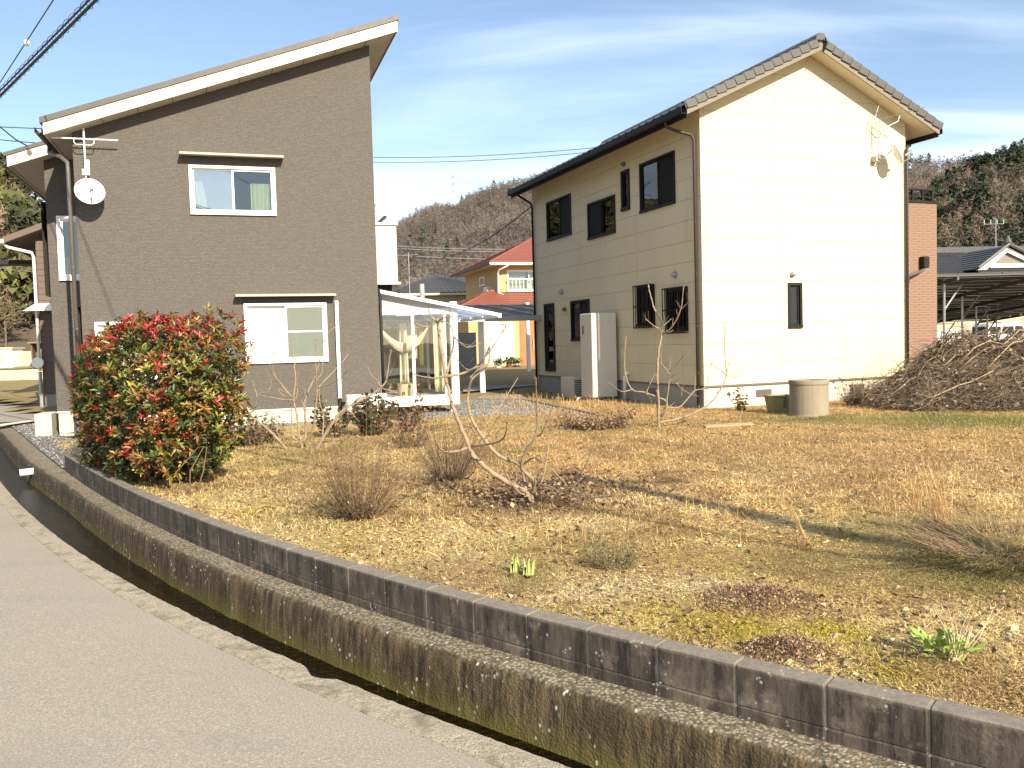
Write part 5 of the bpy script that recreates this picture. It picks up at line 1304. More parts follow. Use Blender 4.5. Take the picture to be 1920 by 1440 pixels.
# tiled farmhouse behind
q = atdepth(1750, 600, 66); FH = thing('tiled_farmhouse', 'old farmhouse with glossy dark tiled roof and white-edged gable behind the solar rack', 'house', (q[0], q[1], 0), R_(6))
fu = lambda x, y, v: (float(onplane(x, y, np.array(q)+np.array([0, v, 0]), np.array([0,1.,0]))[0]-q[0]), float(onplane(x, y, np.array(q)+np.array([0, v, 0]), np.array([0,1.,0]))[2]))
ez = fu(1780, 518, 0)[1]; rz = fu(1800, 470, 3.5)[1]
m = MB(); m.box(0, 13, .6, 9, .2, ez-.1); m.build('wall', 'wall_old', FH)
m = MB(); m.box(-.8, 14, -.3, 9.5, ez-.12, ez-.01); rfh = m.build('roof', 'timber_grey', FH)
m = MB(); ribbed(m, (-.8, -.3, ez), (14, -.3, ez), (14, 4.4, rz), (-.8, 4.4, rz), 16, 60, .06); ribbed(m, (14, 9.5, ez), (-.8, 9.5, ez), (-.8, 4.4, rz), (14, 4.4, rz), 10, 0, .06); m.build('tiles', 'dark_tile', rfh, recalc=False)
m = MB(); m.box(-.9, 14, 4.15, 4.65, rz-.05, rz+.42); m.build('ridge', 'dark_tile', rfh)
gu0, gu1 = fu(1832, 510, -1.2)[0], fu(1985, 510, -1.2)[0]; gz0 = fu(1880, 512, -1.2)[1]; gzt = fu(1885, 462, -1.2)[1]; gm = (gu0+gu1)/2 - .6
m = MB(); m.prism([(gu0+.5, gz0+.4), (gu1-.5, gz0+.4), (gm, gzt-.35)], -1.0, 4, lambda a, b, d: (a, d, b)); ga = m.build('gable', 'timber_grey', FH)
for sg in ((gu0, gz0+.25), (gu1, gz0+.25)):
    m = MB(); m.prism([(sg[0], sg[1]), (gm, gzt), (gm, gzt-.38), (sg[0]+(.7 if sg[0] < gm else -.7), sg[1])], -1.25, -1.1, lambda a, b, d: (a, d, b)); m.build('bargeboard', 'window_white', ga)
    m = MB(); ribbed(m, (sg[0], -1.5, sg[1]+.1), (sg[0], 4, sg[1]+.1), (gm, 4, gzt+.1), (gm, -1.5, gzt+.1), 9, 0, .07); m.build('tiles', 'dark_tile', ga, recalc=False)
    m = MB(); m.tube([(sg[0], -1.45, sg[1]+.2), (gm, -1.45, gzt+.2)], .13, 8); m.build('verge_ridge', 'kawara_edge', ga)
m = MB(); m.box(gu0+1.2, gu1-1.2, -1.16, -1.01, gz0+.45, gz0+.75); m.build('tie_beam', 'window_white', ga)
m = MB(); ribbed(m, (gu0, -2.2, gz0-.35), (gu1, -2.2, gz0-.35), (gu1, -1.0, gz0+.4), (gu0, -1.0, gz0+.4), 4, 26, .06); m.build('pent_tiles', 'dark_tile', ga, recalc=False)
m = MB(); m.lathe([(.0,0), (.22,0), (.30,.2), (.16,.45), (.05,.7), (0,.72)], 10, (gm, -1.3, gzt+.15)); m.build('ridge_ornament', 'kawara_edge', ga)
t = thing('tv_antenna', 'fork-shaped aerial on the ridge of the tiled farmhouse', 'antenna', (q[0]+gm-.1, q[1]+.5, gzt))
m = MB(); m.tube([(0,0,0), (0,0,2.3)], .04, 6); m.tube([(-.9,0,1.9), (.6,0,1.9)], .03, 5)
for x in (-.9, -.4, .1, .6): m.tube([(x,0,1.9), (x,0,2.25)], .025, 5)
m.build('mast', 'steel', t)
# grey hall wall, banner, fence far right
q = atdepth(1700, 640, 74); m = MB(); m.box(0, 34, 0, 1, -.2, 2.15); o = m.build('low_building', 'wall_old'); o.location = (q[0], q[1], 0); tag(o, 'long low grey-tan building beyond the solar rack', 'building')
q = atdepth(1757, 640, 56); t = thing('plastic_banner', 'white and pale blue plastic sheet hung under the solar rack', 'sheet', (q[0], q[1], .05))
m = MB(); m.box(0, 1.65, 0, .04, .55, 1.42); m.build('upper_sheet', 'window_white', t); m = MB(); m.box(0, 1.65, .005, .035, -.1, .549); m.build('lower_sheet', 'plastic_sheet', t)
for k in range(9):
    q = atdepth(1765+k*26, 640, 48); t = thing('fence_post', 'thin post of the wire fence behind the brush heap', 'fence post', (q[0], q[1], -.1), 0, 'posts of the wire fence')
    m = MB(); m.tube([(0,0,0), (0,0,1.5)], .025, 6); m.build('post', 'steel_dull', t)
m = MB()
for z in (.5, .95, 1.35): a, b = atdepth(1755, 640, 48), atdepth(1990, 640, 48); m.tube([(a[0], a[1], z), (b[0], b[1], z)], .012, 4)
tag(m.build('fence_wires', 'steel_dull'), 'three thin fence wires behind the brush heap', 'wire')
# van
q = atdepth(1851, 640, 60); VN = thing('van', 'white boxy van parked under the solar rack', 'van', (q[0], q[1], -.08), R_(8))
sec = [(0,.35), (4.2,.35), (4.25,.75), (4.0,1.0), (3.55,1.08), (3.0,1.75), (2.7,1.86), (.15,1.88), (.02,1.7), (-.03,.9)]
m = MB(); m.prism(sec, 0, 1.65, lambda a, b, d: (a, d, b)); body = m.build('body', 'van_white', VN, bevel=.03)
for a, b in ((.22, 1.05), (1.15, 2.05), (2.15, 2.75)):
    m = MB(); m.box(a, b, -.012, -.001, 1.12, 1.65); m.build('side_window', 'window_dark', VN)
m = MB(); m.box(-.045, -.03, .15, 1.5, 1.1, 1.65); m.build('rear_window', 'window_dark', VN)
for y in (.02, 1.45):
    m = MB(); m.box(-.06, -.031, y, y+.16, .75, 1.15); m.build('tail_light', 'tail_red', VN)
m = MB(); m.box(-.1, -.04, .02, 1.63, .35, .55); m.build('bumper', 'van_white', VN)
for x in (.75, 3.35):
    for y in (-.02, 1.47):
        m = MB(); m.tube([(x, y, .30), (x, y+.2, .30)], .30, 20); w_ = m.build('wheel', 'tyre', VN); m = MB(); m.tube([(x, y-.012, .30), (x, y-.002, .30)], .18, 16); m.build('rim', 'steel', w_)
# ================================================================== HILLS AND WOODS
def bare_template(rs, n, h=1.0):
    v, f, sh = [], [], []
    tr = .016
    def tri(a, b, w, c):
        d = b-a; s = np.cross(d, rs.normal(size=3)); s /= np.linalg.norm(s)+1e-9; k = len(v); v.extend([a-s*w, a+s*w, b]); f.append((k, k+1, k+2)); sh.extend([c]*3)
    for k in range(2): tri(np.array([0,0,-.05]), np.array([rs.normal()*.03, rs.normal()*.03, .75]), .018, .75)
    for k in range(max(4, n//14)):
        th = rs.rand()*6.28; z0 = rs.uniform(.25, .65); L = rs.uniform(.20, .42); el = rs.uniform(.0, 1.35)
        a = np.array([0, 0, z0]); b = a + L*np.array([math.cos(th)*math.cos(el), math.sin(th)*math.cos(el), math.sin(el)]); tri(a, b, .006, .9)
        for j in range(22):
            t = rs.uniform(.25, 1); p = a+(b-a)*t; d = np.array([math.cos(th)*.6+rs.normal()*.6, math.sin(th)*.6+rs.normal()*.8, .2+rs.normal()*.6]); d *= rs.uniform(.05, .13)/np.linalg.norm(d); tri(p, p+d, rs.uniform(.003, .008), rs.uniform(.6, 1.35))
    return np.array(v)*h, np.array(f), np.array(sh)
def ever_template(rs, n, kind=0):
    v, f, sh = [], [], []
    cl = [(rs.normal(0, .16, 3)*np.array([1, 1, .0]) + np.array([0, 0, rs.uniform(.3, .95)])) for _ in range(11)]
    for k in range(n):
        if kind == 0:
            c = cl[rs.randint(11)]; wid = .20*(1.15-c[2])+.05; d = rs.normal(size=3); d /= np.linalg.norm(d); p = c + d*wid*rs.uniform(.6, 1.1)
        else:
            z = rs.uniform(.15, 1.0); r = .26*(1.03-z)*rs.uniform(.6, 1.1); th = rs.rand()*6.28; d = np.array([math.cos(th), math.sin(th), .3]); p = np.array([r*d[0], r*d[1], z])
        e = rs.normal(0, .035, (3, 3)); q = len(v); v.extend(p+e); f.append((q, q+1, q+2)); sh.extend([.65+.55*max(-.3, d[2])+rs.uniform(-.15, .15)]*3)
    return np.array(v), np.array(f), np.array(sh)
def scatter(name, P, H, types, temps, cols, seed, mat='forest'):
    rs = np.random.RandomState(seed); VV, FF, CC = [], [], []; base = 0
    for ti, (tv, tf, ts) in enumerate(temps):
        s = np.where(types == ti)[0]
        if not len(s): continue
        th = rs.rand(len(s))*6.28; c, sn = np.cos(th), np.sin(th); wx = rs.uniform(.85, 1.25, len(s))
        x = (tv[None,:,0]*c[:,None]-tv[None,:,1]*sn[:,None])*(H[s]*wx)[:,None]+P[s,0:1]; y = (tv[None,:,0]*sn[:,None]+tv[None,:,1]*c[:,None])*(H[s]*wx)[:,None]+P[s,1:2]; z = tv[None,:,2]*H[s][:,None]+P[s,2:3]
        VV.append(np.stack([x, y, z], 2).reshape(-1,3)); FF.append((tf[None]+base+len(tv)*np.arange(len(s))[:,None,None]).reshape(-1,3)); base += len(tv)*len(s)
        CC.append((cols[s][:,None,:]*ts[None,:,None]).reshape(-1,3))
    o = npmesh(name, np.concatenate(VV), np.concatenate(FF), mat, col=np.clip(np.concatenate(CC), 0, 1)); return tag(o, kind='stuff')
def hill(name, ridge, x0, x1, d0, d1, z0, treeh, mat='hill_soil', nx=90, nt=26, back=.35, bow=.9):
    rx, ry = np.array([p[0] for p in ridge], float), np.array([p[1] for p in ridge], float)
    def surf(px, t):
        y = np.interp(px, rx, ry); tt = np.minimum(t, 1.0)
        dirx = (px-960)/FPX; d = d0+(d1-d0)*t
        ztop = np.array([atdepth(a, b, d1)[2] for a, b in zip(np.atleast_1d(px), np.atleast_1d(y))]) - treeh*.8
        z = z0 + (ztop-z0)*tt**bow - np.maximum(t-1, 0)*(ztop-z0)*1.5
        X = dirx*d; Yy = d
        z = z + (fbm(X/(d1*.05)+5, Yy/(d1*.05))-.5)*(ztop-z0)*.16*np.sin(np.clip(tt, 0, 1)*math.pi)
        return X, Yy*np.ones_like(X), z
    px = np.linspace(x0, x1, nx); v = []
    for t in np.linspace(0, 1+back, nt): X, Yy, Z = surf(px, np.full(nx, t)); v.append(np.c_[X, Yy, Z])
    v = np.concatenate(v); i = np.arange(nx*nt).reshape(nt, nx); f = np.stack([i[:-1,:-1], i[:-1,1:], i[1:,1:], i[1:,:-1]], 2).reshape(-1,4)
    tag(npmesh(name, v, f, mat, smooth=True), kind='structure'); return surf
t = NT('hill_soil'); co = t.coord(); n = t.noise(co, .05, 6, .7); t.done(t.bsdf(t.mix(n, (.075,.06,.045), (.13,.105,.08)), .95, spec=.1))
def woods(name, surf, x0, x1, n, h0, h1, seed, evfrac, temps, nb, pal_b, pal_e, tmax=1.02, tmin=0.0):
    rs = np.random.RandomState(seed); px = rs.uniform(x0, x1, n); t = tmin+(tmax-tmin)*rs.rand(n)**.85
    X, Y, Z = surf(px, t); H = rs.uniform(h0, h1, n); nse = fbm(px/90.+seed, t*5+seed); patch = evfrac(px, t, nse)
    ev = rs.rand(n) < patch; types = np.where(ev, nb+rs.randint(0, len(temps)-nb, n), rs.randint(0, nb, n))
    cb = np.array(pal_b)[rs.randint(0, len(pal_b), n)]; ce = np.array(pal_e)[rs.randint(0, len(pal_e), n)]
    cols = np.where(ev[:,None], ce, cb)*rs.uniform(.75, 1.25, (n,1)); big = fbm(px/60.+3, t*7+1)[:,None]; cols = cols*(.68+.64*big)
    return scatter(name, np.c_[X, Y, Z], H, types, temps, cols, seed)
rsT = np.random.RandomState(21)
small = [bare_template(rsT, 100) for _ in range(5)] + [ever_template(rsT, 150, k % 2) for k in range(3)]
midt = [bare_template(rsT, 200) for _ in range(5)] + [ever_template(rsT, 420, k % 2) for k in range(3)]
PB_ = [(.145,.122,.10), (.125,.108,.093), (.16,.126,.10), (.125,.115,.098), (.145,.126,.107), (.17,.147,.125)]
PE_ = [(.065,.075,.05), (.075,.085,.055), (.06,.068,.05)]  # both hill palettes greyed, evergreens lightened: distance haze put into the colours
# middle hill between the houses
rg = [(200,560),(520,480),(650,445),(740,424),(765,408),(790,388),(830,374),(870,374),(897,354),(950,338),(1000,325),(1080,300),(1200,285),(1350,300),(1500,330),(1700,380),(1900,430)]
sf1 = hill('hill', rg, 200, 1900, 150, 430, .5, 9)
woods('hill_wood', sf1, 640, 1080, 4200, 5, 9, 3, lambda x, t, n: np.where(n > .68, .15, .01)+np.where(t > .985, .12, 0), small, 5, PB_, PE_)
# far right ridge
rg = [(1300,330),(1500,300),(1640,288),(1705,292),(1750,300),(1790,300),(1830,294),(1900,300),(2100,330)]
sf2 = hill('far_ridge', rg, 1300, 2100, 300, 720, 1, 11)
woods('far_wood', sf2, 1600, 1950, 1500, 10, 15, 5, lambda x, t, n: np.where(t > .93, .5, .04), small, 5, [(.20,.155,.125), (.235,.185,.15), (.18,.15,.125)], PE_)
# near right hillside
rg = [(1500,440),(1640,400),(1700,370),(1736,350),(1767,334),(1794,316),(1825,301),(1858,288),(1883,278),(1920,268),(2050,235),(2300,190)]
sf3 = hill('near_hillside', rg, 1500, 2300, 95, 230, .6, 9)
woods('hillside_wood', sf3, 1560, 2080, 1700, 5, 8.5, 8, lambda x, t, n: np.where(t > .90, .85, np.where(n > .58, .35, .08)), midt, 5, [(.135,.10,.068), (.165,.125,.086), (.12,.098,.074), (.19,.15,.11)], [(.026,.037,.018), (.034,.047,.021), (.04,.052,.022)])
# near left hillside, overgrown with bare trees, vines and evergreens
rg = [(-900,200),(-400,235),(-150,265),(0,300),(22,318),(42,345),(62,372),(85,398),(150,450),(260,520),(420,590)]
sf4 = hill('left_hillside', rg, -900, 420, 50, 92, 1.6, 5, bow=1.0)
leftt = [bare_template(rsT, 420) for _ in range(5)] + [ever_template(rsT, 1100, 0) for k in range(3)]
woods('left_wood', sf4, -420, 260, 620, 2.6, 7, 12, lambda x, t, n: np.where(n > .56, .4, .12), leftt, 5, [(.17,.125,.08), (.22,.165,.105), (.26,.20,.13), (.14,.105,.07)], [(.075,.085,.028), (.10,.105,.03), (.06,.07,.028)], .98)
# ================================================================== FAR MASTS, POLE AND WIRES
for px, pyt, pyb, lab in ((850, 322, 372, 'slender red and white mast on the wooded hilltop'), (705, 376, 420, 'faint lattice mast behind the balcony')):
    a, b = atdepth(px, pyb, 440), atdepth(px, pyt, 440); mt = thing('radio_mast', lab, 'mast', (a[0], a[1], a[2]-3)); H = float(b[2]-a[2])+3; n = 9
    for k in range(n):
        m = MB(); z0, z1 = H*k/n, H*(k+1)/n; w0 = .75*(1-.7*k/n); w1 = .75*(1-.7*(k+1)/n)
        for c in range(4):
            s0 = [(w0,w0),(-w0,w0),(-w0,-w0),(w0,-w0)][c]; s1 = [(w1,w1),(-w1,w1),(-w1,-w1),(w1,-w1)][c]; s2 = [(w1,w1),(-w1,w1),(-w1,-w1),(w1,-w1)][(c+1) % 4]
            m.tube([(s0[0],s0[1],z0), (s1[0],s1[1],z1)], .07, 4); m.tube([(s0[0],s0[1],z0), (s2[0],s2[1],z1)], .04, 4)
        m.build('section', 'red_tile' if k % 2 else 'window_white', mt)
PX, PY = 8.86, -4.84
up_ = thing('utility_pole', 'tall tapered concrete utility pole at the roadside carrying the cable bundle', 'utility pole', (PX, PY, -.2))
m = MB(); m.tube([(0,0,0), (0,0,9.5)], [.17, .11], 16); m.build('pole', 'pole_concrete', up_)
m = MB(); m.box(-.9, .9, -.05, .05, 8.9, 9.0); m.build('cross_arm', 'steel_dull', up_)
for x in (-.8, 0, .8):
    m = MB(); m.lathe([(0,0), (.05,0), (.06,.05), (.03,.07), (.055,.12), (0,.15)], 10, (x, 0, 9.0)); m.build('insulator', 'insulator', up_)
def span(a, b, sag, n=40):
    a, b = np.array(a, float), np.array(b, float); return [a+(b-a)*t - np.array([0,0,sag*4*t*(1-t)]) for t in np.linspace(0, 1, n)]
def wire(name, label, path, r, mat='cable_black'):
    m = MB(); m.tube([tuple(p) for p in path], r, 5); return tag(m.build(name, mat, recalc=False), label, 'cable')
w0, w1 = onz(180, 0, 5.55), onz(0, 180, 5.55); dv = (w1-w0)/np.linalg.norm(w1-w0)
A_, B_ = w0 - dv*20.0, w1 + dv*26
cb = thing('cable_bundle', 'thick black telephone cable bundle wound with a spiral overhead', 'cable', tuple(A_))
mm = MB(); mm.tube([tuple(A_+(B_-A_)*t) for t in np.linspace(0, 1, 30)], .020, 6); mm.build('main_cable', 'cable_black', cb, world=True)
mm = MB(); mm.tube([tuple(A_+(B_-A_)*t+np.array([0,0,.075])) for t in np.linspace(0, 1, 30)], .013, 6); mm.build('messenger_wire', 'cable_black', cb, world=True)
L = float(np.linalg.norm(B_-A_)); s1 = np.cross(dv, [0,0,1]); s1 /= np.linalg.norm(s1)
mm = MB(); mm.tube([tuple(A_+dv*s+s1*.052*math.cos(s*26)+np.array([0,0,.037+.065*math.sin(s*26)])) for s in np.arange(10, 34, .022)], .004, 4); mm.build('spiral_hanger', 'cable_black', cb, world=True)
w0, w1 = onz(100, 0, 6.9), onz(0, 155, 6.9); dv = (w1-w0)/np.linalg.norm(w1-w0)
wire('overhead_wire', 'single thin overhead wire with a small white clamp', [tuple((w0-dv*16)+dv*s) for s in np.linspace(0, 50, 20)], .010)
pc = onz(50, 80, 6.9); o = MB().tube([tuple(pc-dv*.06), tuple(pc-dv*.03), tuple(pc+dv*.03), tuple(pc+dv*.06)], [.02, .05, .05, .02], 8).build('wire_clamp', 'insulator'); tag(o, 'small white clamp on the single thin overhead wire', 'clamp')
wire('service_wire', 'upper thin wire running to the gutter of the grey house', span(atdepth(-260, 205, 24), atdepth(78, 241, 18), .1), .010)
wire('service_wire', 'lower thin wire running to the gutter of the grey house', span(atdepth(-260, 222, 24), atdepth(128, 272, 17.2), .1), .010)
wire('drop_cable', 'thicker drop cable sagging towards the wing roof of the grey house', [atdepth(-60, 190, 23), atdepth(0, 238, 20), atdepth(30, 262, 19.6), atdepth(76, 287, 19.4), atdepth(110, 300, 19.2)], .016)
wire('power_line', 'upper of two thin power lines crossing the sky between the houses', span(atdepth(400, 276, 75), atdepth(1250, 262, 60), 1.05), .022)
wire('power_line', 'lower of two thin power lines crossing the sky between the houses', span(atdepth(400, 283, 75), atdepth(1250, 268, 60), 1.15), .022)
e0 = Bw(-.1, BLN-.1, 5.62)
wire('drop_cable', 'black drop cable sagging from the far eave of the cream house', span(e0, atdepth(745, 462, 58), 1.2), .022)
for k, (ya_, yb_) in enumerate(((455, 466), (459, 471), (470, 486))):
    wire('line_cable', ('top', 'middle', 'lowest')[k]+' of three thin grey cables strung before the wooded hill', span(atdepth(560, ya_-8, 70), atdepth(1060, yb_, 70), .35), .020, 'steel_dull')
wire('left_line', 'thin pale wire crossing the left hillside', span(atdepth(-200, 470, 40), atdepth(90, 512, 34), .1), .012, 'steel_dull')
wire('left_line', 'thin dark wire low across the left hillside', span(atdepth(-200, 540, 40), atdepth(90, 585, 34), .1), .012)
# ================================================================== GARDEN THINGS
def gpt(x, y, z=None):
    p = onz(x, y, Z_GARD if z is None else z); p[2] = gz(p[0], p[1]); return p
# concrete well ring
p = gpt(1517, 776); WR = thing('well_ring', 'weathered round concrete well ring standing on the grass', 'well', p)
m = MB(); m.lathe([(.30,-.05), (.365,-.05), (.352,.02), (.352,.56), (.36,.57), (.366,.585), (.366,.64), (.358,.655), (.325,.655), (.30,.64), (.30,-.05)], 48); m.build('ring', 'well_concrete', WR, smooth=False)
m = MB(); m.lathe([(0,.02), (.299,.02)], 24); m.build('inner_floor', 'channel_bed', WR)
# basket
p = gpt(1460, 771); BK = thing('plastic_basket', 'old yellowish plastic basket beside the concrete well ring', 'basket', p, R_(8))
m = MB(); w0, w1, d0, d1, h = .17, .225, .13, .17, .33
bt_ = [(-w0,-d0,0), (w0,-d0,0), (w0,d0,0), (-w0,d0,0)]; tp_ = [(-w1,-d1,h), (w1,-d1,h), (w1,d1,h), (-w1,d1,h)]
i = [m.pt(q) for q in bt_+tp_]
for q in ((0,3,2,1),(0,1,5,4),(1,2,6,5),(2,3,7,6),(3,0,4,7)): m.face([i[k] for k in q])
o = m.build('tub', 'basket_plastic', BK); o.modifiers.new('t', 'SOLIDIFY').thickness = .008
m = MB(); m.box(-w1-.015, w1+.015, -d1-.015, -d1+.004, h-.015, h+.012); m.box(-w1-.015, w1+.015, d1-.004, d1+.015, h-.015, h+.012); m.box(-w1-.015, -w1+.004, -d1+.004, d1-.004, h-.015, h+.012); m.box(w1-.004, w1+.015, -d1+.004, d1-.004, h-.015, h+.012); m.build('rim', 'basket_plastic', BK)
for k in range(4):
    m = MB(); z = .10+k*.055; yy = -d0-(d1-d0)*z/h-.004; m.box(.03, .09, yy-.004, yy+.002, z, z+.03); m.build('slot', 'grille_dark', BK)
# flat board on the ground
p = gpt(1365, 799); m = MB(); m.hexa([(-.42,-.12,.0), (.40,-.15,.0), (.44,.10,.0), (-.38,.14,.0)], [(-.42,-.12,.028), (.40,-.15,.022), (.44,.10,.022), (-.38,.14,.03)]); o = m.build('flat_board', 'twig_pale', bevel=.006); o.location = (p[0], p[1], p[2]+.012); o.rotation_euler = (.02, -.03, .1); tag(o, 'pale flat board lying on the dry grass', 'board')
# drain pipe stub from the channel wall
pp_, n_ = curve_pt(SL[np.argmin(((CUR-np.array(onz(60, 877, -.3)[:2]))**2).sum(1))], .18); m = MB(); m.tube([(pp_[0]-n_[0]*.05, pp_[1]-n_[1]*.05, -.36), (pp_[0]+n_[0]*.30, pp_[1]+n_[1]*.30, -.37)], .055, 14); o = m.build('drain_stub', 'pipe_white'); tag(o, 'white plastic drain pipe sticking out over the channel water', 'pipe')
# ---- bare trees traced as branch lines, given depth
def bare_tree(name, label, base, depth, branches, r0, seed, sc, off, spread=.35, mat='bark_fig', buds=True):
    rs = random.Random(seed); root = thing(name, label, 'tree', base)
    for bi, (pts, ra, rb) in enumerate(branches):
        P = []; dy = rs.uniform(-1, 1)*spread; n = len(pts)
        for k, (x, y) in enumerate(pts):
            X, Y = off[0]+x/sc, off[1]+y/sc; t = k/max(1, n-1)
            q = atdepth(X, Y, depth + (dy*t if bi else 0)); P.append(Vector(q))
        # smooth by Catmull-Rom
        Q = []
        for k in range(n-1):
            p0, p1, p2, p3 = P[max(k-1,0)], P[k], P[k+1], P[min(k+2,n-1)]
            for j in range(5):
                t = j/5; Q.append(.5*((2*p1)+(p2-p0)*t+(2*p0-5*p1+4*p2-p3)*t*t+(3*p1-p0-3*p2+p3)*t**3))
        Q.append(P[-1]); L = len(Q)
        Q = [q + Vector((rs.uniform(-1,1), rs.uniform(-1,1), rs.uniform(-1,1)))*ra*.15 for q in Q]
        ra2 = ra*.76; rad = [ra2+(rb*.78-ra2)*(k/(L-1))**.8 for k in range(L)]
        rad = [r*(1+.12*math.sin(k*2.3+bi)) for k, r in enumerate(rad)]
        m = MB(); m.tube(Q, rad, 8 if ra > .012 else 6)
        if buds:
            for k in range(3, L, 3):
                d = Vector((rs.uniform(-1,1), rs.uniform(-1,1), rs.uniform(-.2,1))).normalized(); m.tube([Q[k], Q[k]+d*rad[k]*2.2], [rad[k]*.6, rad[k]*.3], 5)
            m.tube([Q[-1], Q[-1]+(Q[-1]-Q[-2]).normalized()*.03], [rb*1.5, rb*.3], 6)
        if bi: # a few side twigs
            for k in range(2, L-1, 3):
                d = ((Q[k+1]-Q[k]).normalized() + Vector((rs.uniform(-1,1), rs.uniform(-1,1), rs.uniform(-.3,1)))*.9).normalized(); l = rs.uniform(.05, .24)
                if rs.random() < .75: m.tube([Q[k], Q[k]+d*l*.6, Q[k]+d*l+Vector((0,0,.02))], [rad[k]*.45, rad[k]*.35, rad[k]*.2], 5)
        m.build('trunk' if bi == 0 else 'branch', mat if not isinstance(mat, list) else mat[bi % len(mat)], root, world=True, smooth=True, recalc=False)
    return root
o5 = (440, 530)
b = gpt(566, 845); D1 = float(b[1])
bare_tree('fig_tree', 'bare multi-stemmed fig bush in front of the grey wall beside the hedge', b, D1, [
 ([(605,1500),(600,1420),(580,1360),(560,1200),(530,1050),(545,900),(540,760),(525,620),(530,510)], .032, .008),
 ([(600,1430),(515,1380),(515,1180),(495,1085),(395,970)], .02, .006), ([(520,1035),(430,930),(350,820),(345,740),(350,630)], .016, .006), ([(525,1055),(430,1050),(240,1015)], .014, .005),
 ([(605,1440),(640,1380),(635,1200),(625,1080),(680,940),(720,850),(770,680),(820,480),(945,360)], .026, .007), ([(610,1440),(690,1370),(720,1200),(740,980),(735,860),(730,690),(735,515)], .024, .007),
 ([(735,880),(790,800),(790,720)], .012, .005), ([(745,950),(900,790),(1020,650)], .014, .006), ([(745,945),(900,895),(1015,800)], .013, .005),
 ([(740,1500),(790,1410),(870,1280),(1000,1130),(1200,1030),(1350,910),(1380,780),(1400,620)], .042, .008), ([(1320,940),(1230,830),(1200,760)], .013, .005), ([(1325,950),(1450,975),(1530,870)], .013, .005),
 ([(470,1500),(350,1370),(250,1280),(140,1190),(180,1130),(195,1010),(160,900)], .030, .008), ([(198,1000),(300,975),(335,870)], .012, .005), ([(525,1070),(560,1020),(565,910)], .012, .005), ([(525,1080),(620,1010),(600,940)], .010, .005), ([(790,1400),(800,1200),(765,1080),(760,950)], .014, .006),
 ([(900,1270),(1010,1150),(1110,1240)], .012, .005), ([(1000,1130),(1060,980)], .010, .005), ([(250,1290),(330,1230),(490,1150)], .012, .005)], .03, 1, 4.8, o5, .5)
o1 = (440, 640); s1_ = 2.743
b = gpt(995, 948); D2 = float(b[1])
z4 = lambda L: [((x/3.43+660-440)*s1_, (y/3.43+380-640)*s1_) for x, y in L]
bare_tree('fig_tree', 'large sprawling bare fig tree with a leaning pale trunk in mid garden', b, D2, [
 ([(1530,870),(1525,830),(1505,780),(1440,745),(1330,680),(1230,590),(1200,530),(1150,400),(1110,290),(1090,200)]+z4([(570,900),(550,760)]), .042, .016),
 (z4([(552,770),(500,720),(492,660)]), .014, .006), (z4([(550,765),(480,800),(400,770)]), .012, .005), (z4([(555,760),(600,740),(700,730)]), .011, .004), (z4([(605,1120),(760,1080),(850,1000),(890,880)]), .020, .007), (z4([(600,1115),(520,1130),(400,1105)]), .014, .006),
 (z4([(610,1100),(650,920),(640,800),(585,760)]), .016, .006), (z4([(840,1010),(900,940),(985,800)]), .013, .006), (z4([(760,1080),(720,1060),(680,1010)]), .010, .004), (z4([(660,870),(740,930),(830,900)]), .010, .004),
 ([(1500,770),(1470,640),(1360,590),(1280,500),(1220,400),(1200,300),(1220,200),(1300,120),(1310,40)], .028, .010), ([(1210,190),(1260,140),(1350,90)], .012, .005),
 ([(1200,550),(1080,570),(1030,510)], .022, .007), ([(1215,540),(1370,510),(1400,420)], .018, .006), ([(1215,575),(1240,650),(1200,700)], .012, .006), ([(1150,410),(1280,440),(1450,200)], .010, .005),
 ([(1530,780),(1540,720),(1475,650),(1500,560),(1550,480),(1555,330),(1550,200)], .030, .007), ([(1550,480),(1580,470),(1660,280)], .012, .005), ([(1540,740),(1600,740),(1700,770),(1790,700)], .020, .006), ([(1560,750),(1590,690),(1620,500)], .012, .005),
 ([(1520,800),(1455,770),(1400,690),(1380,620)], .014, .006), ([(1500,790),(1450,750),(1450,690)], .010, .005), ([(1475,640),(1540,600),(1610,640),(1690,720)], .012, .005), ([(1500,560),(1460,480),(1480,420)], .010, .005)], .045, 2, s1_, o1, .7)
o6 = (980, 480)
b = gpt(1236, 800); D3 = float(b[1])
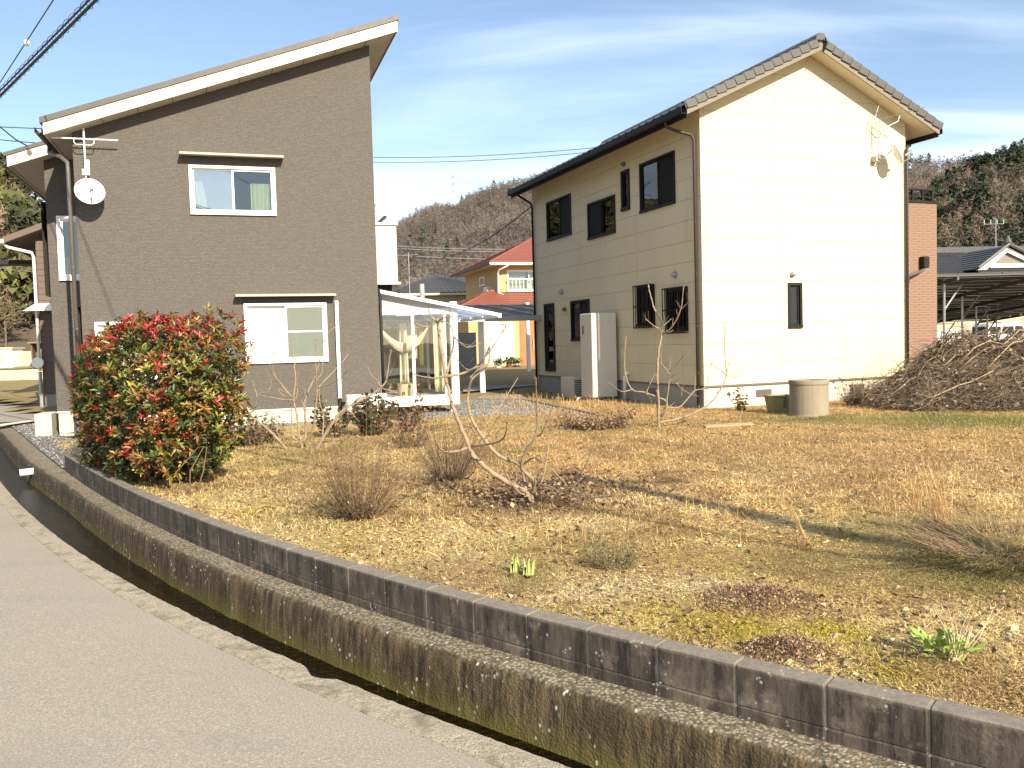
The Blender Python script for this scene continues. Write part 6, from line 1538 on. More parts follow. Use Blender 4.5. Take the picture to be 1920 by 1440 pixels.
bare_tree('fig_tree', 'slim upright bare fig tree in front of the cream house corner', b, D3, [
 ([(1020,1310),(1020,1275),(1020,1100),(1010,900),(1020,720),(1040,600),(1050,510),(990,400),(960,300),(945,225)], .038, .011),
 ([(1042,595),(1120,530),(1185,400),(1205,235)], .022, .009), ([(1185,400),(1220,370),(1250,335)], .012, .006), ([(1185,400),(1165,350)], .010, .005), ([(1040,560),(980,520),(930,480)], .014, .006), ([(1045,540),(1060,460)], .010, .005), ([(1050,530),(1110,475)], .010, .005),
 ([(1040,1200),(1080,1095),(920,1025),(820,1000),(770,880),(765,740),(775,610)], .024, .008), ([(820,1000),(740,1015),(650,950)], .013, .005), ([(930,1020),(990,880)], .011, .005), ([(900,1020),(950,1060),(990,1140)], .010, .004),
 ([(1030,1230),(1070,1170),(1085,1050),(1100,920),(1095,870),(1040,800),(1045,660)], .022, .007), ([(1098,870),(1190,770),(1195,730)], .012, .005), ([(1100,885),(1105,770)], .010, .005), ([(1100,920),(1150,880)], .009, .004), ([(1100,930),(1150,940),(1185,800)], .010, .004),
 ([(1025,1250),(1180,1215),(1300,1170),(1420,1090),(1500,970),(1525,880),(1515,700),(1515,540)], .030, .009), ([(1520,885),(1470,850),(1425,810)], .012, .005), ([(1525,885),(1600,880),(1610,840)], .011, .005), ([(1525,895),(1620,910),(1690,820)], .012, .005), ([(1525,870),(1560,790),(1600,745)], .011, .005), ([(1515,670),(1485,655)], .009, .004),
 ([(1040,1200),(1070,1140),(1180,1130),(1290,1010),(1370,980),(1425,780)], .022, .007), ([(1290,1010),(1295,910)], .010, .005), ([(1150,950),(1210,1010),(1310,1050)], .013, .005), ([(1190,1050),(1200,980),(1240,960)], .010, .004), ([(1020,1275),(940,1290),(850,1220)], .012, .005)], .04, 3, 4.0, o6, .6)
b = gpt(1086, 893); bare_tree('sapling', 'single thin leaning bare sapling right of the sprawling fig', b, float(b[1]), [([(1770,700),(1830,580),(1865,430)], .010, .004), ([(1845,520),(1865,470)], .006, .003)], .02, 4, s1_, o1, .1, 'bark_dark')
# ---- twiggy shrubs: one mass of stems each
def shrub(name, label, base, n, hgt, spread, seed, col, leaf=0, lcol=None, lean=(0,0), w=.0035, lsize=.02, cat='shrub', elmin=38, elmax=88):
    rs = np.random.RandomState(seed); root = thing(name, label, cat, base); V, F, Cc = [], [], []
    bx, by, bz = base
    LV, LF, LC = [], [], []
    for k in range(n):
        th = rs.rand()*6.28; el = math.radians(rs.uniform(elmin, elmax)); L = hgt*rs.uniform(.45, 1.08); r0 = rs.rand()**.5*spread*.22
        p = np.array([bx+math.cos(th)*r0, by+math.sin(th)*r0, bz-.02]); d = np.array([math.cos(th)*math.cos(el)+lean[0], math.sin(th)*math.cos(el)+lean[1], math.sin(el)]); c = np.array(col)*rs.uniform(.6, 1.5)
        ns = 6; pr = None; ww = w*rs.uniform(.6, 1.4)
        for j in range(ns+1):
            t = j/ns; q = p + d*L*t + np.array([0,0,.12*L*t*t]) + rs.normal(0, .012*L, 3)*t
            s = np.cross(d, rs.normal(size=3)); s /= np.linalg.norm(s); s2 = np.cross(d, s); wj = ww*(1-.75*t)
            cur = []
            for a in range(3): cur.append(len(V)); V.append(q + (s*math.cos(a*2.094)+s2*math.sin(a*2.094))*wj); Cc.append(c)
            if pr:
                for a in range(3): F.append((pr[a], pr[(a+1) % 3], cur[(a+1) % 3])); F.append((pr[a], cur[(a+1) % 3], cur[a]))
            pr = cur
            for _tw in range(3 if n > 100 else 1):
                if j < 2 or rs.rand() > .75: continue
                e = (d + rs.normal(0, .7, 3)); e *= rs.uniform(.05, .16)*hgt/np.linalg.norm(e); sd = np.cross(e, rs.normal(size=3)); sd *= wj*.7/np.linalg.norm(sd); i0 = len(V); V += [q-sd, q+sd, q+e]; Cc += [c]*3; F.append((i0, i0+1, i0+2))
            for l in range(leaf):
                if j >= 1 and rs.rand() < .6:
                    a = rs.normal(size=3); a[2] = abs(a[2])*.6; a *= lsize*rs.uniform(.6, 1.3)/np.linalg.norm(a); bb = np.cross(a, rs.normal(size=3)); bb *= .38*np.linalg.norm(a)/np.linalg.norm(bb); o_ = q + rs.normal(0, .01, 3); i0 = len(LV); LV += [o_, o_+a*.5+bb, o_+a, o_+a*.5-bb]; LF += [(i0, i0+1, i0+2, i0+3)]; LC += [np.array(lcol[rs.randint(len(lcol))])*rs.uniform(.6, 1.3)]*4
    o = npmesh('stems', V, F, 'twigs', col=np.array(Cc)); o.parent = root; o.matrix_parent_inverse = rootmat(root).inverted(); o['kind'] = 'stuff'
    if LV: o = npmesh('leaves', LV, LF, 'leaf_dry', col=np.array(LC)); o.parent = root; o.matrix_parent_inverse = rootmat(root).inverted(); o['kind'] = 'stuff'
    return root
BR = (.13,.085,.05)
shrub('twiggy_shrub', 'rounded brown twiggy shrub standing alone near the block wall', gpt(676, 972), 360, .92, .62, 31, (.20,.135,.075), 1, [(.28,.20,.115), (.20,.135,.075)], lsize=.022, w=.0022, elmin=30)
shrub('twiggy_shrub', 'dark upright twiggy shrub under the leaning fig trunk', gpt(842, 902), 170, .80, .55, 32, (.13,.085,.055), 0, None, w=.003, elmin=30)
shrub('twiggy_shrub', 'thin dark twigs growing in front of the sunroom', gpt(770, 838), 70, 1.0, .7, 33, (.12,.08,.055), 1, [(.20,.09,.04), (.10,.09,.04)], w=.004, lsize=.05)
shrub('leafy_shrub', 'dark green leafy shrub in front of the outdoor air conditioner', gpt(702, 815), 60, .62, .5, 34, (.10,.08,.05), 9, [(.035,.055,.02), (.05,.07,.025), (.03,.045,.018), (.16,.06,.03)], w=.006, lsize=.085)
shrub('leafy_shrub', 'smaller leafy shrub with reddish tips between the duct and the fig bush', gpt(622, 818), 22, .62, .4, 35, (.10,.08,.05), 6, [(.06,.06,.025), (.12,.06,.03), (.04,.055,.02)], w=.006, lsize=.08)
shrub('leafy_shrub', 'red-brown leafy seedling beside the sunroom step', gpt(765, 812), 14, .6, .3, 36, (.14,.09,.05), 6, [(.20,.09,.04), (.12,.09,.03), (.06,.06,.02)], w=.006, lsize=.075)
shrub('fine_shrub', 'wispy grey-green shrublet on the open lawn', gpt(1150, 1062), 130, .36, .5, 37, (.22,.18,.09), 1, [(.15,.14,.06), (.28,.22,.12)], w=.0018, lsize=.016)
shrub('leafy_shrub', 'small reddish evergreen seedling at the foot of the cream wall', gpt(1392, 768), 10, .42, .25, 38, (.12,.09,.05), 7, [(.07,.08,.03), (.14,.06,.03)], w=.006, lsize=.06)
shrub('leafy_shrub', 'evergreen seedling behind the plastic basket', gpt(1476, 752), 10, .60, .25, 39, (.12,.09,.05), 7, [(.06,.075,.03), (.10,.07,.03)], w=.006, lsize=.06)
shrub('leafy_shrub', 'twiggy seedling between the well ring and the brush heap', gpt(1600, 757), 26, .55, .4, 40, (.15,.11,.06), 2, [(.14,.12,.05), (.20,.12,.06)], w=.005, lsize=.05)
for k, (x, y, h) in enumerate(((5.15,-.45,1.25),(4.55,-.5,1.05),(3.95,-.5,.8))):
    shrub('dry_weeds', ('tall', 'middling', 'short')[k]+' clump of dry tan weeds against the cream gable wall', Bw(x, y, -.06), 60, h, 1.0, 41+k, (.40,.27,.13), 1, [(.40,.28,.15)], w=.0024, lsize=.02, cat='weeds')
shrub('leaf_heap', 'low heap of dry stalks and leaves at the end of the gravel', gpt(1115, 800), 240, .55, 1.4, 45, (.17,.11,.065), 3, [(.22,.14,.08), (.14,.09,.05), (.30,.21,.13)], w=.003, lsize=.05, cat='weeds', elmin=-2, elmax=32)
shrub('leaf_heap', 'tangle of dry stalks under the bare fig bush', gpt(480, 835), 150, .42, 1.1, 46, (.24,.18,.12), 2, [(.20,.14,.08), (.10,.085,.035)], w=.005, lsize=.06, cat='weeds')
shrub('leaf_heap', 'grey-brown dry mound of old stalks at the right edge of the lawn', gpt(1890, 1062), 900, .42, 1.9, 47, (.27,.195,.11), 0, None, w=.0020, lsize=.03, cat='weeds', elmin=-4, elmax=26)
# red-brown groundcover mats
for k, (x, y, n, r) in enumerate(((1432,1135,2600,.30),(1470,1230,1500,.19))):
    b = gpt(x, y); rs = np.random.RandomState(60+k); root = thing('groundcover_mat', ('larger', 'smaller')[k]+' mat of dead red-brown groundcover on the mossy lawn', 'groundcover', b)
    th = rs.rand(n)*6.28; rr = rs.rand(n)**.62*r*(.65+.7*fbm(np.cos(th)*1.6+5+k, np.sin(th)*1.6+3)); X = b[0]+np.cos(th)*rr*1.25+.0; Y = b[1]+np.sin(th)*rr*.85; hh = .035*np.maximum(1-(rr/r)**2, .05)*rs.rand(n)+.004
    Z = gheight(X, Y)+hh; c = np.stack([X, Y, Z], 1); a = rs.normal(size=(n,3)); a[:,2] = np.abs(a[:,2]); a *= (rs.uniform(.007, .016, n)/np.linalg.norm(a, axis=1))[:,None]; s = np.cross(a, rs.normal(size=(n,3))); s *= (.45*np.linalg.norm(a, axis=1)/np.linalg.norm(s, axis=1))[:,None]
    V = np.stack([c, c+a*.5+s, c+a, c+a*.5-s], 1).reshape(-1,3); F = np.arange(4*n).reshape(-1,4); cc = np.array([(.17,.085,.055), (.12,.065,.042), (.32,.21,.125), (.22,.14,.09), (.40,.29,.17)])[rs.randint(0, 5, n)]*rs.uniform(.5, 1.3, (n,1))
    o = npmesh('mat_leaves', V, F, 'leaf_dry', col=np.repeat(cc, 4, 0)); o.parent = root; o.matrix_parent_inverse = rootmat(root).inverted(); o['kind'] = 'stuff'
# tall dry grass clumps
def stalks(name, label, base, n, h, seed, col=(.56,.36,.16), wid=.06, lean=(-.1,0)):
    rs = np.random.RandomState(seed); root = thing(name, label, 'grass', base)
    V, F, Cc = [], [], []
    for k in range(n):
        p = np.array(base)+np.array([rs.normal()*wid*.5, rs.normal()*wid*.5, -.02]); L = h*rs.uniform(.45, 1.1); d = np.array([lean[0]+rs.normal()*.10, lean[1]+rs.normal()*.10, 1.0]); d /= np.linalg.norm(d); s = np.cross(d, rs.normal(size=3)); s /= np.linalg.norm(s); w = rs.uniform(.0015, .0045); c = np.array(col)*rs.uniform(.7, 1.3); i0 = len(V)
        for j in range(6):
            t = j/5; q = p+d*L*t+np.array([lean[0]*L*.25*t*t, 0, -.05*L*t*t])+rs.normal(0, .004, 3); V += [q-s*w*(1-.8*t), q+s*w*(1-.8*t)]; Cc += [c, c]
        for j in range(5): a = i0+2*j; F.append((a, a+1, a+3, a+2))
    o = npmesh('stalks', V, F, 'grass', col=np.array(Cc)); o.parent = root; o.matrix_parent_inverse = rootmat(root).inverted(); o['kind'] = 'stuff'
stalks('dry_grass_clump', 'tallest upright clump of orange-tan dry grass on the right lawn', gpt(1768, 1005), 70, .58, 71, lean=(-.12,0), wid=.07)
stalks('dry_grass_clump', 'short clump of dry grass nearest the tallest tan clump', gpt(1722, 962), 26, .36, 72, lean=(-.12,0))
stalks('dry_grass_clump', 'sparse dry grass clump left of the two tan clumps', gpt(1668, 968), 22, .40, 73, lean=(-.10,0))
stalks('dry_grass_clump', 'few long arching dry grass stems on the middle lawn', gpt(1510, 1010), 9, .55, 74, lean=(-.35,0), wid=.03)
stalks('dry_grass_clump', 'tiny dry grass tuft out on the tan lawn', gpt(1847, 815), 14, .3, 75)
stalks('dry_grass_clump', 'reddish dry grass tuft before the arching stems', gpt(1503, 1030), 60, .12, 76, (.30,.17,.08), .12, (0,0))
# iris shoots
for k, (x, y) in enumerate(((966, 1073), (990, 1078))):
    b = gpt(x, y); root = thing('iris_shoots', ('wider', 'narrower')[k]+' of two tufts of pale green iris shoots behind the block wall', 'plant', b); rs = random.Random(k)
    for j in range(4):
        L = rs.uniform(.08, .13); a = rs.uniform(-.5, .5); m = MB(); w = .009; x0 = (j-1.5)*.018
        m.hexa([(x0-w, -.002, -.02), (x0+w, -.002, -.02), (x0+w, .002, -.02), (x0-w, .002, -.02)], [(x0+a*L*.3-w*.9, -.002, L*.6), (x0+a*L*.3+w*.9, -.002, L*.6), (x0+a*L*.3+w*.9, .002, L*.6), (x0+a*L*.3-w*.9, .002, L*.6)])
        i = [m.pt((x0+a*L*.3-w*.9, 0, L*.6)), m.pt((x0+a*L*.3+w*.9, 0, L*.6)), m.pt((x0+a*L*.6, 0, L))]; m.face(i); m.build('blade', 'iris_green', root, recalc=False)
    shr = None
# bright green leafy plant near the wall, with dead stalks
b = gpt(1765, 1240); root = thing('green_weed', 'bright green leafy weed with pale dead stalks behind the block wall', 'plant', b); rs = random.Random(5)
for j in range(60):
    th = rs.uniform(0, 6.28); r = rs.uniform(.02, .17); L = rs.uniform(.04, .085); el = rs.uniform(.1, 1.1); z = rs.uniform(.01, .13)*(1-r*3.2)+.02; d = Vector((math.cos(th)*math.cos(el), math.sin(th)*math.cos(el), math.sin(el))); s = d.cross(Vector((0,0,1))).normalized()*L*.24; o_ = Vector((math.cos(th)*r*.9, math.sin(th)*r*.6, z)); up_n = s.cross(d).normalized()*L*.08
    m = MB(); i = [m.pt(q) for q in (o_, o_+d*L*.35+s-up_n, o_+d*L*.7+s*.8, o_+d*L, o_+d*L*.7-s*.8, o_+d*L*.35-s-up_n, o_+d*L*.5+up_n)]
    for a, c in ((0,1),(1,2),(2,3),(3,4),(4,5),(5,0)): m.face((i[a], i[c], i[6]))
    m.build('leaf', 'weed_green', root, recalc=False)
m = MB()
for j in range(16):
    x = .05+rs.uniform(-.02, .05); a, l = rs.uniform(-.6, 1.2), rs.uniform(.14, .30); m.tube([(x, 0, 0), (x+a*l*.3, rs.uniform(-.03, .03), l*.55), (x+a*l*.7, rs.uniform(-.05, .05), l)], [.003, .0025, .001], 5)
m.build('dead_stalks', 'twig_straw', root, recalc=False)
# ================================================================== PHOTINIA HEDGE
hb = np.array([-3.50, 9.30]); he = np.array([-5.72, 12.35]); hax = (he-hb)/np.linalg.norm(he-hb); hno = np.array([hax[1], -hax[0]]); HL = float(np.linalg.norm(he-hb)); hc = (hb+he)/2
HG = thing('photinia_hedge', 'dense rounded hedge bush of glossy green, bronze and red leaves beside the block wall', 'hedge', (hc[0], hc[1], -.04))
rs = np.random.RandomState(99)
def hedge_pt(n, depth):
    """points on a lumpy rounded box; returns local point and outward direction"""
    d = rs.normal(size=(n,3)); d /= np.linalg.norm(d, axis=1)[:,None]; 
    p = 4.2; q = np.abs(d)**p; k = (q.sum(1))**(-1/p); u = d*k[:,None]
    lump = 1 + .16*(fbm(d[:,0]*3+d[:,2]*2+9, d[:,1]*3+d[:,2]+4)-.5)*2 + .07*(fbm(d[:,0]*8+3, d[:,1]*8+d[:,2]*8)-.5)*2
    u = u*lump[:,None]*(1-depth)[:,None]
    a, b, h = HL/2+.42, .68, 1.05
    taper = .86 + .14*np.clip((u[:,2]+1)/1.1, 0, 1)
    X = u[:,0]*a*taper; Y = u[:,1]*b*taper; Z = .88 + u[:,2]*h*.90 + X*(-.045)
    return X, Y, Z, d
N = 4300
dep = rs.rand(N)**1.8*.40
X, Y, Z, D = hedge_pt(N, dep)
P = np.stack([X*hax[0]+Y*hno[0], X*hax[1]+Y*hno[1], Z], 1)
dw = np.stack([D[:,0]*hax[0]+D[:,1]*hno[0], D[:,0]*hax[1]+D[:,1]*hno[1], D[:,2]], 1)
axis = dw*.75 + np.array([0,0,.75]) + rs.normal(0, .35, (N,3)); axis /= np.linalg.norm(axis, axis=1)[:,None]
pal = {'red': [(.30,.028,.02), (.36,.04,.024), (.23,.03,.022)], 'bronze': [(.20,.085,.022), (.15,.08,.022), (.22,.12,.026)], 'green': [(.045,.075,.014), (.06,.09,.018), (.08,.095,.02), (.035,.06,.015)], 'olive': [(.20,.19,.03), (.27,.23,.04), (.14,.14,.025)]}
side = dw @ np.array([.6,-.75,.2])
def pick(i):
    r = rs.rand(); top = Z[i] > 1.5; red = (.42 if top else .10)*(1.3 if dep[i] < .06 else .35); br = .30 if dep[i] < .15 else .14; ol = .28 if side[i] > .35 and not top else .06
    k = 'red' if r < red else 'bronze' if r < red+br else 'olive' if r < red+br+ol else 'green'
    return k
LV, LF, LC = [], [], []; own = []
leafshape = np.array([(0,0,0), (.25,.12,.03), (.55,.16,.035), (.85,.085,.0), (1.0,0,-.05), (.85,-.085,.0), (.55,-.16,.035), (.25,-.12,.03), (.5,0,-.02)])
lf = np.array([(0,1,8),(1,2,8),(2,3,8),(3,4,8),(4,5,8),(5,6,8),(6,7,8),(7,0,8)])
shoot_tall = rs.rand(N)
for i in range(N):
    k = pick(i); nl = rs.randint(6, 11); ax = axis[i]; e1 = np.cross(ax, [.3,.5,.8]); e1 /= np.linalg.norm(e1); e2 = np.cross(ax, e1); base = P[i].copy()
    ext = (.10 if (Z[i] > 1.45 and shoot_tall[i] > .62) else .03); c0 = np.array(pal[k][rs.randint(len(pal[k]))])
    for l in range(nl):
        th = l*2.4+rs.rand(); up = rs.uniform(.15, .95); Ls = rs.uniform(.060, .105)*(1.0 if k != 'red' else .95)
        d = ax*up + (e1*math.cos(th)+e2*math.sin(th))*(1.05-up*.5); d /= np.linalg.norm(d); sd = np.cross(d, ax); sd /= np.linalg.norm(sd)+1e-9; nn = np.cross(sd, d)
        o_ = base + ax*ext*l/nl + rs.normal(0, .008, 3)
        V = o_ + (leafshape[:,0:1]*d + leafshape[:,1:2]*sd*.95 + leafshape[:,2:3]*nn*1.6)*Ls
        own.append((i, k)); LF.append(lf+len(LV)*9); LV.append(V); LC.append(np.repeat((c0*rs.uniform(.65, 1.35)*np.array([rs.uniform(.9,1.1), rs.uniform(.85,1.15), 1]))[None], 9, 0))
LV = np.array(LV); LC = np.array(LC)
# the leaves that show largest become parts of their own, the rest one mass
cen = LV.mean(1) + np.array(HG.location); dist = np.linalg.norm(cen-CP, axis=1); vd = (CP-cen)/dist[:,None]
tri_n = np.cross(LV[:,2]-LV[:,0], LV[:,6]-LV[:,0]); area = np.abs((tri_n*vd).sum(1))/dist**2*1e4; outward = (cen-np.array([hc[0], hc[1], .9])); outer = np.array([dep[o[0]] for o in own]); facing = np.array([dw[o[0]] @ vd[j] for j, o in enumerate(own)])
score = area*(outer < .07)*(facing > .15); bigl = np.argsort(-score)[:300]; rest = np.setdiff1d(np.arange(len(LV)), bigl)
F = (lf[None]+9*np.arange(len(rest))[:,None,None]).reshape(-1,3)
o = npmesh('foliage', LV[rest].reshape(-1,3), F, 'leaf_hedge', col=LC[rest].reshape(-1,3), smooth=True); o.parent = HG; o['kind'] = 'stuff'
for j in bigl:
    v = LV[j]; c = v[0].copy(); o = npmesh('leaf', v-c, lf, 'leaf_hedge', col=LC[j], smooth=True); o.parent = HG; o.location = c
rr_ = random.Random(4); m = MB()
for k in range(26):
    t = rr_.uniform(-.5, .5); w = rr_.uniform(-.25, .25); x, y = hax*t*HL*.95+hno*w; hgt = rr_.uniform(.7, 1.5); a = Vector((x, y, -.05)); bq = Vector((x+rr_.uniform(-.25,.25), y+rr_.uniform(-.25,.25), hgt*.5)); c = Vector((x+rr_.uniform(-.45,.45), y+rr_.uniform(-.45,.45), hgt)); m.tube([a, bq, c], [.017, .012, .006], 6)
q0 = Vector((hb[0]-hc[0]+.12, hb[1]-hc[1]-.45, 0))
for k in range(3): m.tube([q0+Vector((rr_.uniform(-.04,.04), rr_.uniform(-.03,.03), -.03)), q0+Vector((rr_.uniform(-.15,.15), rr_.uniform(-.05,.15), .25)), q0+Vector((rr_.uniform(-.15,.15), .2, .5))], [.007, .006, .004], 6)
o = m.build('stems', 'bark_dark', HG, smooth=True, recalc=False)
# ================================================================== BRUSH PILE
pc = np.array([10.35, 17.2]); BP = thing('brush_pile', 'large heap of cut branches, twigs and dead leaves beside the cream house', 'brush pile', (pc[0], pc[1], -.06))
def pile_h(x, y):
    lx, ly = x-pc[0], y-pc[1]
    h = 1.25*np.exp(-((lx-.3)/1.9)**2-((ly-.1)/1.15)**2) + .62*np.exp(-((lx+1.5)/1.35)**2-((ly-.3)/.8)**2) + .95*np.exp(-((lx-2.6)/1.6)**2-((ly)/1.3)**2) + .22*np.exp(-((lx+.3)/2.2)**2-((ly+1.1)/.6)**2)
    return h*(.55+.85*fbm(x*2.1, y*2.1)) - .04
xs_ = np.linspace(-3.4, 5.2, 80); ys_ = np.linspace(-2.6, 2.6, 48); X, Y = np.meshgrid(xs_+pc[0], ys_+pc[1]); Zp = pile_h(X, Y)-.16; i = np.arange(X.size).reshape(X.shape)
o = npmesh('core', np.c_[X.ravel(), Y.ravel(), Zp.ravel()-.04], np.stack([i[:-1,:-1], i[:-1,1:], i[1:,1:], i[1:,:-1]], 2).reshape(-1,4), 'bark_dark', smooth=True); o.parent = BP; o.matrix_parent_inverse = rootmat(BP).inverted()
def on_pile(n, rs, lo=.05):
    x = rs.uniform(pc[0]-3.2, pc[0]+4.8, n*3); y = rs.uniform(pc[1]-2.1, pc[1]+1.8, n*3); h = pile_h(x, y); k = h > lo; return x[k][:n], y[k][:n], h[k][:n]
rs = np.random.RandomState(17)
x, y, h = on_pile(9500, rs); n = len(x); L = rs.uniform(.15, .75, n); th = rs.normal(.3, 1.1, n); el = rs.normal(.05, .42, n)
gxp = (pile_h(x+.05, y)-pile_h(x-.05, y))/.1; d = np.stack([np.cos(th)*np.cos(el), np.sin(th)*np.cos(el), np.sin(el)+gxp*np.cos(th)*.7], 1); d /= np.linalg.norm(d, axis=1)[:,None]
c = np.stack([x, y, h-.06-.02*rs.rand(n)+rs.rand(n)**4*.30], 1); s = np.cross(d, rs.normal(size=(n,3))); s /= np.linalg.norm(s, axis=1)[:,None]; s2 = np.cross(d, s); w = rs.uniform(.002, .007, n)[:,None]
bend = rs.normal(0, .05, (n,3)); V = []
for t in (-.5, 0, .5):
    q = c+d*(L*t)[:,None]+bend*(1-4*t*t)*L[:,None]
    for a in range(3): V.append(q+(s*math.cos(a*2.094)+s2*math.sin(a*2.094))*w*(1-.35*(t+.5)))
V = np.stack(V, 1); tf = []
for b in (0, 3):
    for a in range(3): tf += [(b+a, b+(a+1) % 3, b+3+(a+1) % 3), (b+a, b+3+(a+1) % 3, b+3+a)]
F = (np.array(tf)[None]+9*np.arange(n)[:,None,None]).reshape(-1,3); cc = np.array([(.17,.125,.085), (.11,.08,.055), (.24,.185,.13), (.19,.13,.07), (.075,.055,.04), (.30,.24,.17)])[rs.choice(6, n, p=[.26,.26,.16,.12,.14,.06])]*rs.uniform(.7, 1.3, (n,1))
o = npmesh('twigs', V.reshape(-1,3), F, 'twigs', col=np.repeat(cc, 9, 0)); o.parent = BP; o.matrix_parent_inverse = rootmat(BP).inverted(); o['kind'] = 'stuff'
def leaf_quads(x, y, z, rs, size, pal, flat=.6, wr=.40):
    n = len(x); a = rs.normal(size=(n,3)); a[:,2] *= flat; a *= (rs.uniform(*size, n)/np.linalg.norm(a, axis=1))[:,None]; u = rs.normal(size=(n,3)); u[:,2] *= flat; u -= a*((u*a).sum(1)/(a*a).sum(1))[:,None]; u *= (wr*np.linalg.norm(a, axis=1)/np.linalg.norm(u, axis=1))[:,None]; nn = np.cross(a, u); nn /= np.linalg.norm(nn, axis=1)[:,None]; lift = nn*(np.linalg.norm(a, axis=1)*rs.uniform(.05, .35, n))[:,None]; c = np.stack([x, y, z], 1)
    V = np.stack([c-a*.5, c+u+lift, c+a*.5, c-u+lift], 1).reshape(-1,3); k = 4*np.arange(n); F = np.concatenate([np.stack([k, k+1, k+2], 1), np.stack([k, k+2, k+3], 1)]); C = np.repeat(np.array(pal)[rs.randint(0, len(pal), n)]*rs.uniform(.6, 1.35, (n,1)), 4, 0); return V, F, C
x, y, h = on_pile(5200, rs); V, F, C = leaf_quads(x, y, h-.03+rs.rand(len(x))*.06, rs, (.04,.11), [(.20,.13,.08), (.28,.20,.14), (.14,.085,.055), (.34,.26,.20), (.11,.075,.05)], .9)
o = npmesh('dead_leaves', V, F, 'leaf_dry', col=C); o.parent = BP; o.matrix_parent_inverse = rootmat(BP).inverted(); o['kind'] = 'stuff'
rr_ = random.Random(8)
for k in range(26):
    x0, y0 = pc[0]+rr_.uniform(-2.2, 3.8), pc[1]+rr_.uniform(-1.0, .6); a = rr_.uniform(-.5, .8); L = rr_.uniform(.8, 2.0); P_ = []
    for t in np.linspace(0, 1, 7):
        xx, yy = x0+math.cos(a)*L*(t-.5), y0+math.sin(a)*L*(t-.5)*.4; P_.append((xx, yy, float(pile_h(np.array([xx]), np.array([yy]))[0])+.01+.02*rr_.random()+ (.18*t if k % 3 == 0 else 0)))
    m = MB(); m.tube(P_, [.018*(1-.6*t) for t in np.linspace(0, 1, 7)], 6); m.build('branch', ('twig_pale', 'bark_dark', 'bark_fig')[k % 3], BP, world=True, smooth=True, recalc=False)
q = onplane(1752, 668, (0, 17.9, 0), np.array([0,1.,0])); m = MB(); g = []
for i_ in range(13):
    row = []
    for j_ in range(5):
        xx = q[0]-.35+i_*.075; yy = q[1]-.15+j_*.09; row.append(m.pt((xx, yy, float(pile_h(np.array([xx]), np.array([yy]))[0])+.06+.05*math.sin(i_*1.3+j_)+.04*math.sin(j_*2.2))))
    g.append(row)
for i_ in range(12):
    for j_ in range(4): m.face((g[i_][j_], g[i_+1][j_], g[i_+1][j_+1], g[i_][j_+1]))
o = m.build('plastic_bag', 'plastic_sheet', smooth=True, recalc=False); o.modifiers.new('t', 'SOLIDIFY').thickness = .01; tag(o, 'crumpled white plastic sheet on top of the brush heap', 'plastic sheet')
# ================================================================== LAWN: dry blades, litter
rs = np.random.RandomState(44)
def garden_points(n, y0, y1, rs, bias=1.0):
    y = y0+(y1-y0)*rs.rand(n)**bias; xl = curve_x(y)+.13/np.maximum(np.interp(y, CUR[:,1], -NOR[:,0]), .3); xr = np.minimum(y*.66+.4, 12.3); x = xl+(xr-xl)*rs.rand(n); return x, y
def hsafe(x, y):   # keep blades out of the houses
    q = np.c_[x, y]-PB[:2]; ub = q@TB[:2]; vb = q@NB[:2]; inB = (ub > -.05) & (ub < BWD+2) & (vb > -.02)
    q = np.c_[x, y]-PA[:2]; ua = q@TA[:2]; va = q@NA[:2]; inA = (va > -1.15) & (ua > -9) & (ua < 2.2)
    q0, q1 = np.array(onz(1105, 783, 0)[:2]), np.array(onz(880, 800, 0)[:2]); gr = (va > -1.0) & (ua >= 2.2) & (ub < -3.2) & (y > 17.0)
    rg = np.array(WR.location[:2]); ring_ = ((x-rg[0])**2+(y-rg[1])**2) < .34**2
    return ~(inB | inA | gr | ring_)
def blades(name, n, y0, y1, hr, wr, flat, bias, bright=1.0, mask=None):
    x, y = garden_points(n, y0, y1, rs, bias); k = hsafe(x, y); x, y = x[k], y[k]
    if mask is not None: k = mask(x, y); x, y = x[k], y[k]
    n = len(x); z = gheight(x, y); col = gcol(x, y)*rs.uniform(.40, 1.6, (n,1))*bright; tint = rs.rand(n)[:,None]; col = np.where(tint < .30, col*.55+np.array([.72,.55,.29])*.45*bright, col)
    th = rs.rand(n)*6.28; el = np.clip(rs.normal(flat, .30, n), .05, 1.5); L = rs.uniform(*hr, n); w = rs.uniform(*wr, n)
    d = np.stack([np.cos(th)*np.cos(el), np.sin(th)*np.cos(el), np.sin(el)], 1); s = np.stack([-np.sin(th), np.cos(th), rs.normal(0, .4, n)], 1); s /= np.linalg.norm(s, axis=1)[:,None]; p = np.stack([x, y, z-.003], 1)
    mid = p+d*(L*.55)[:,None]; d2 = d.copy(); d2[:,2] -= .45; tip = mid+d2*(L*.45)[:,None]; tip[:,2] = np.maximum(tip[:,2], z+.002)
    V = np.stack([p-s*w[:,None], p+s*w[:,None], mid+s*(w*.7)[:,None], mid-s*(w*.7)[:,None], tip], 1).reshape(-1,3); k = 5*np.arange(n)
    F = np.concatenate([np.stack([k, k+1, k+2], 1), np.stack([k, k+2, k+3], 1), np.stack([k+3, k+2, k+4], 1)])
    return tag(npmesh(name, V, F, 'grass', col=np.clip(np.repeat(col, 5, 0), 0, .9)), kind='stuff')
blades('lawn_blades', 150000, 2.6, 8.5, (.018,.045), (.0012,.0026), .35, 1.25)
blades('lawn_blades', 150000, 7.0, 19.5, (.035,.085), (.002,.0045), .55, .95)
blades('tall_dry_grass', 16000, 17.4, 26.0, (.10,.26), (.003,.006), 1.0, 1.0, 1.0, lambda x, y: (x > -1.2+.12*(y-17)) & (x < 4.5) & (((np.c_[x, y]-PB[:2])@TB[:2]) < -.5))
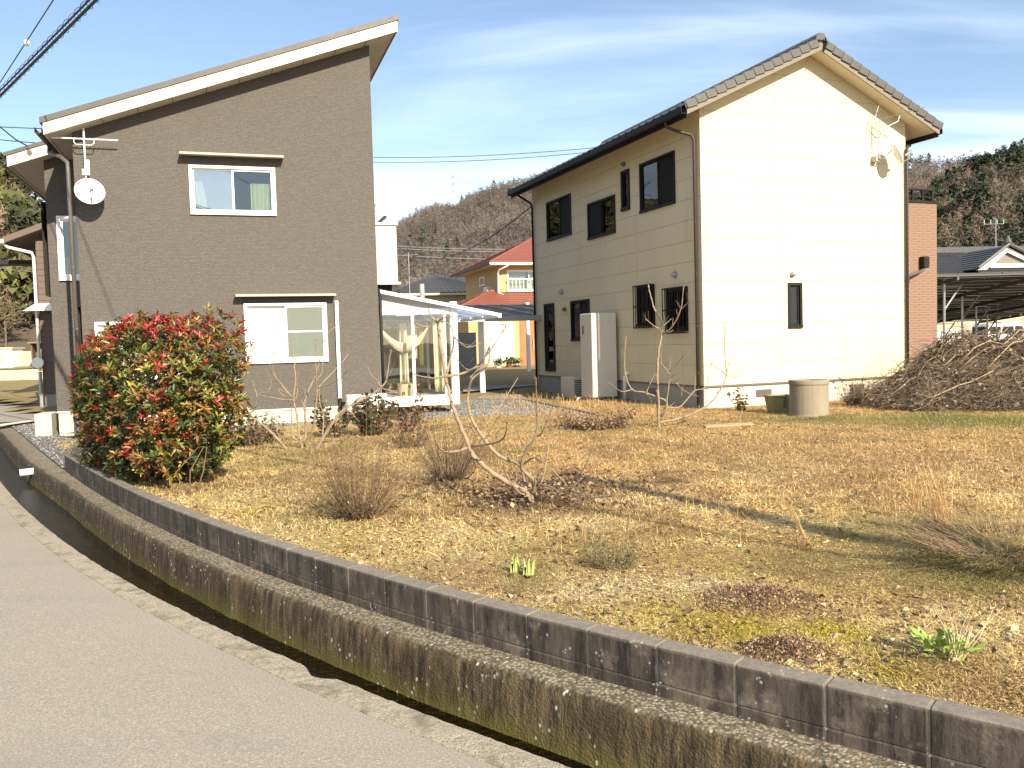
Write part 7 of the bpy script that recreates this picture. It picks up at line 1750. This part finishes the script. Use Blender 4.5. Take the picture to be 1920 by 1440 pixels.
blades('rough_grass', 9000, 6.0, 14.0, (.06,.16), (.0016,.003), .95, 1.0, 1.1, lambda x, y: fbm(x*1.2+7, y*1.2) > .54)
x, y = garden_points(5200, 2.8, 18.5, rs, 1.1); k = hsafe(x, y) & (fbm(x*.9+2, y*.9+8) > .46); x, y = x[k], y[k]
V, F, C = leaf_quads(x, y, gheight(x, y)+.012, rs, (.02,.055), [(.24,.16,.09), (.16,.10,.055), (.34,.26,.17), (.12,.08,.05), (.42,.33,.20)], .35)
f0 = gpt(1000, 930); n = 1500; x = rs.normal(f0[0]+.0, .60, n); y = rs.normal(f0[1]+.2, .6, n); V2, F2, C2 = leaf_quads(x, y, gheight(x, y)+.02+.03*rs.rand(n), rs, (.025,.065), [(.17,.105,.06), (.11,.07,.04), (.25,.16,.09), (.32,.22,.13)], .4)
tag(npmesh('leaf_litter', np.concatenate([V, V2]), np.concatenate([F, F2+len(V)]), 'leaf_dry', col=np.concatenate([C, C2])), kind='stuff')
# straw chips: short flat bits of dead stem that give the lawn its grain
def chips(n, y0, y1, size, bias, pal):
    x, y = garden_points(n, y0, y1, rs, bias); k = hsafe(x, y); x, y = x[k], y[k]; c = gcol(x, y); lum = c.sum(1); k = rs.rand(len(x)) < np.clip((lum-.45)*1.3, .04, 1)*np.clip((fbm(x*5+1, y*5)-.36)*6, .1, 1); x, y = x[k], y[k]
    V, F, C = leaf_quads(x, y, gheight(x, y)+.004+.008*rs.rand(len(x)), rs, size, pal, .45, .11); wgt = rs.rand(len(x), 1)*.55; C = np.repeat(gcol(x, y)*rs.uniform(.55, 1.45, (len(x),1))*(1-wgt), 4, 0) + C*np.repeat(wgt, 4, 0); return tag(npmesh('straw_chips', V, F, 'grass', col=np.clip(C, 0, .9)), kind='stuff')
PALS = [(.70,.53,.27), (.58,.41,.18), (.46,.30,.12), (.28,.17,.065), (.76,.60,.34)]
chips(75000, 2.7, 7.0, (.010,.030), 1.2, PALS)
chips(50000, 6.0, 18.5, (.025,.07), 1.0, [(.62,.42,.20), (.50,.31,.14), (.40,.24,.10), (.24,.14,.06), (.70,.52,.28)])
# moss cushions: tiny upright tufts where the ground is mossy
x, y = garden_points(120000, 2.7, 8.0, rs, 1.3); c = gcol(x, y); k = (c[:,1]/(c[:,0]+1e-6) > .80) & (c[:,2] < .09); x, y, c = x[k][:45000], y[k][:45000], c[k][:45000]; n = len(x)
p = np.stack([x, y, gheight(x, y)-.001], 1); a = rs.normal(0, .004, (n,3)); a[:,2] = rs.uniform(.005, .014, n); s = rs.normal(0, .003, (n,3)); s[:,2] = 0
tag(npmesh('moss', np.stack([p-s, p+s, p+a], 1).reshape(-1,3), np.arange(3*n).reshape(-1,3), 'grass', col=np.repeat(np.clip(c*rs.uniform(.8, 1.7, (n,1)), 0, .6), 3, 0)), kind='stuff')
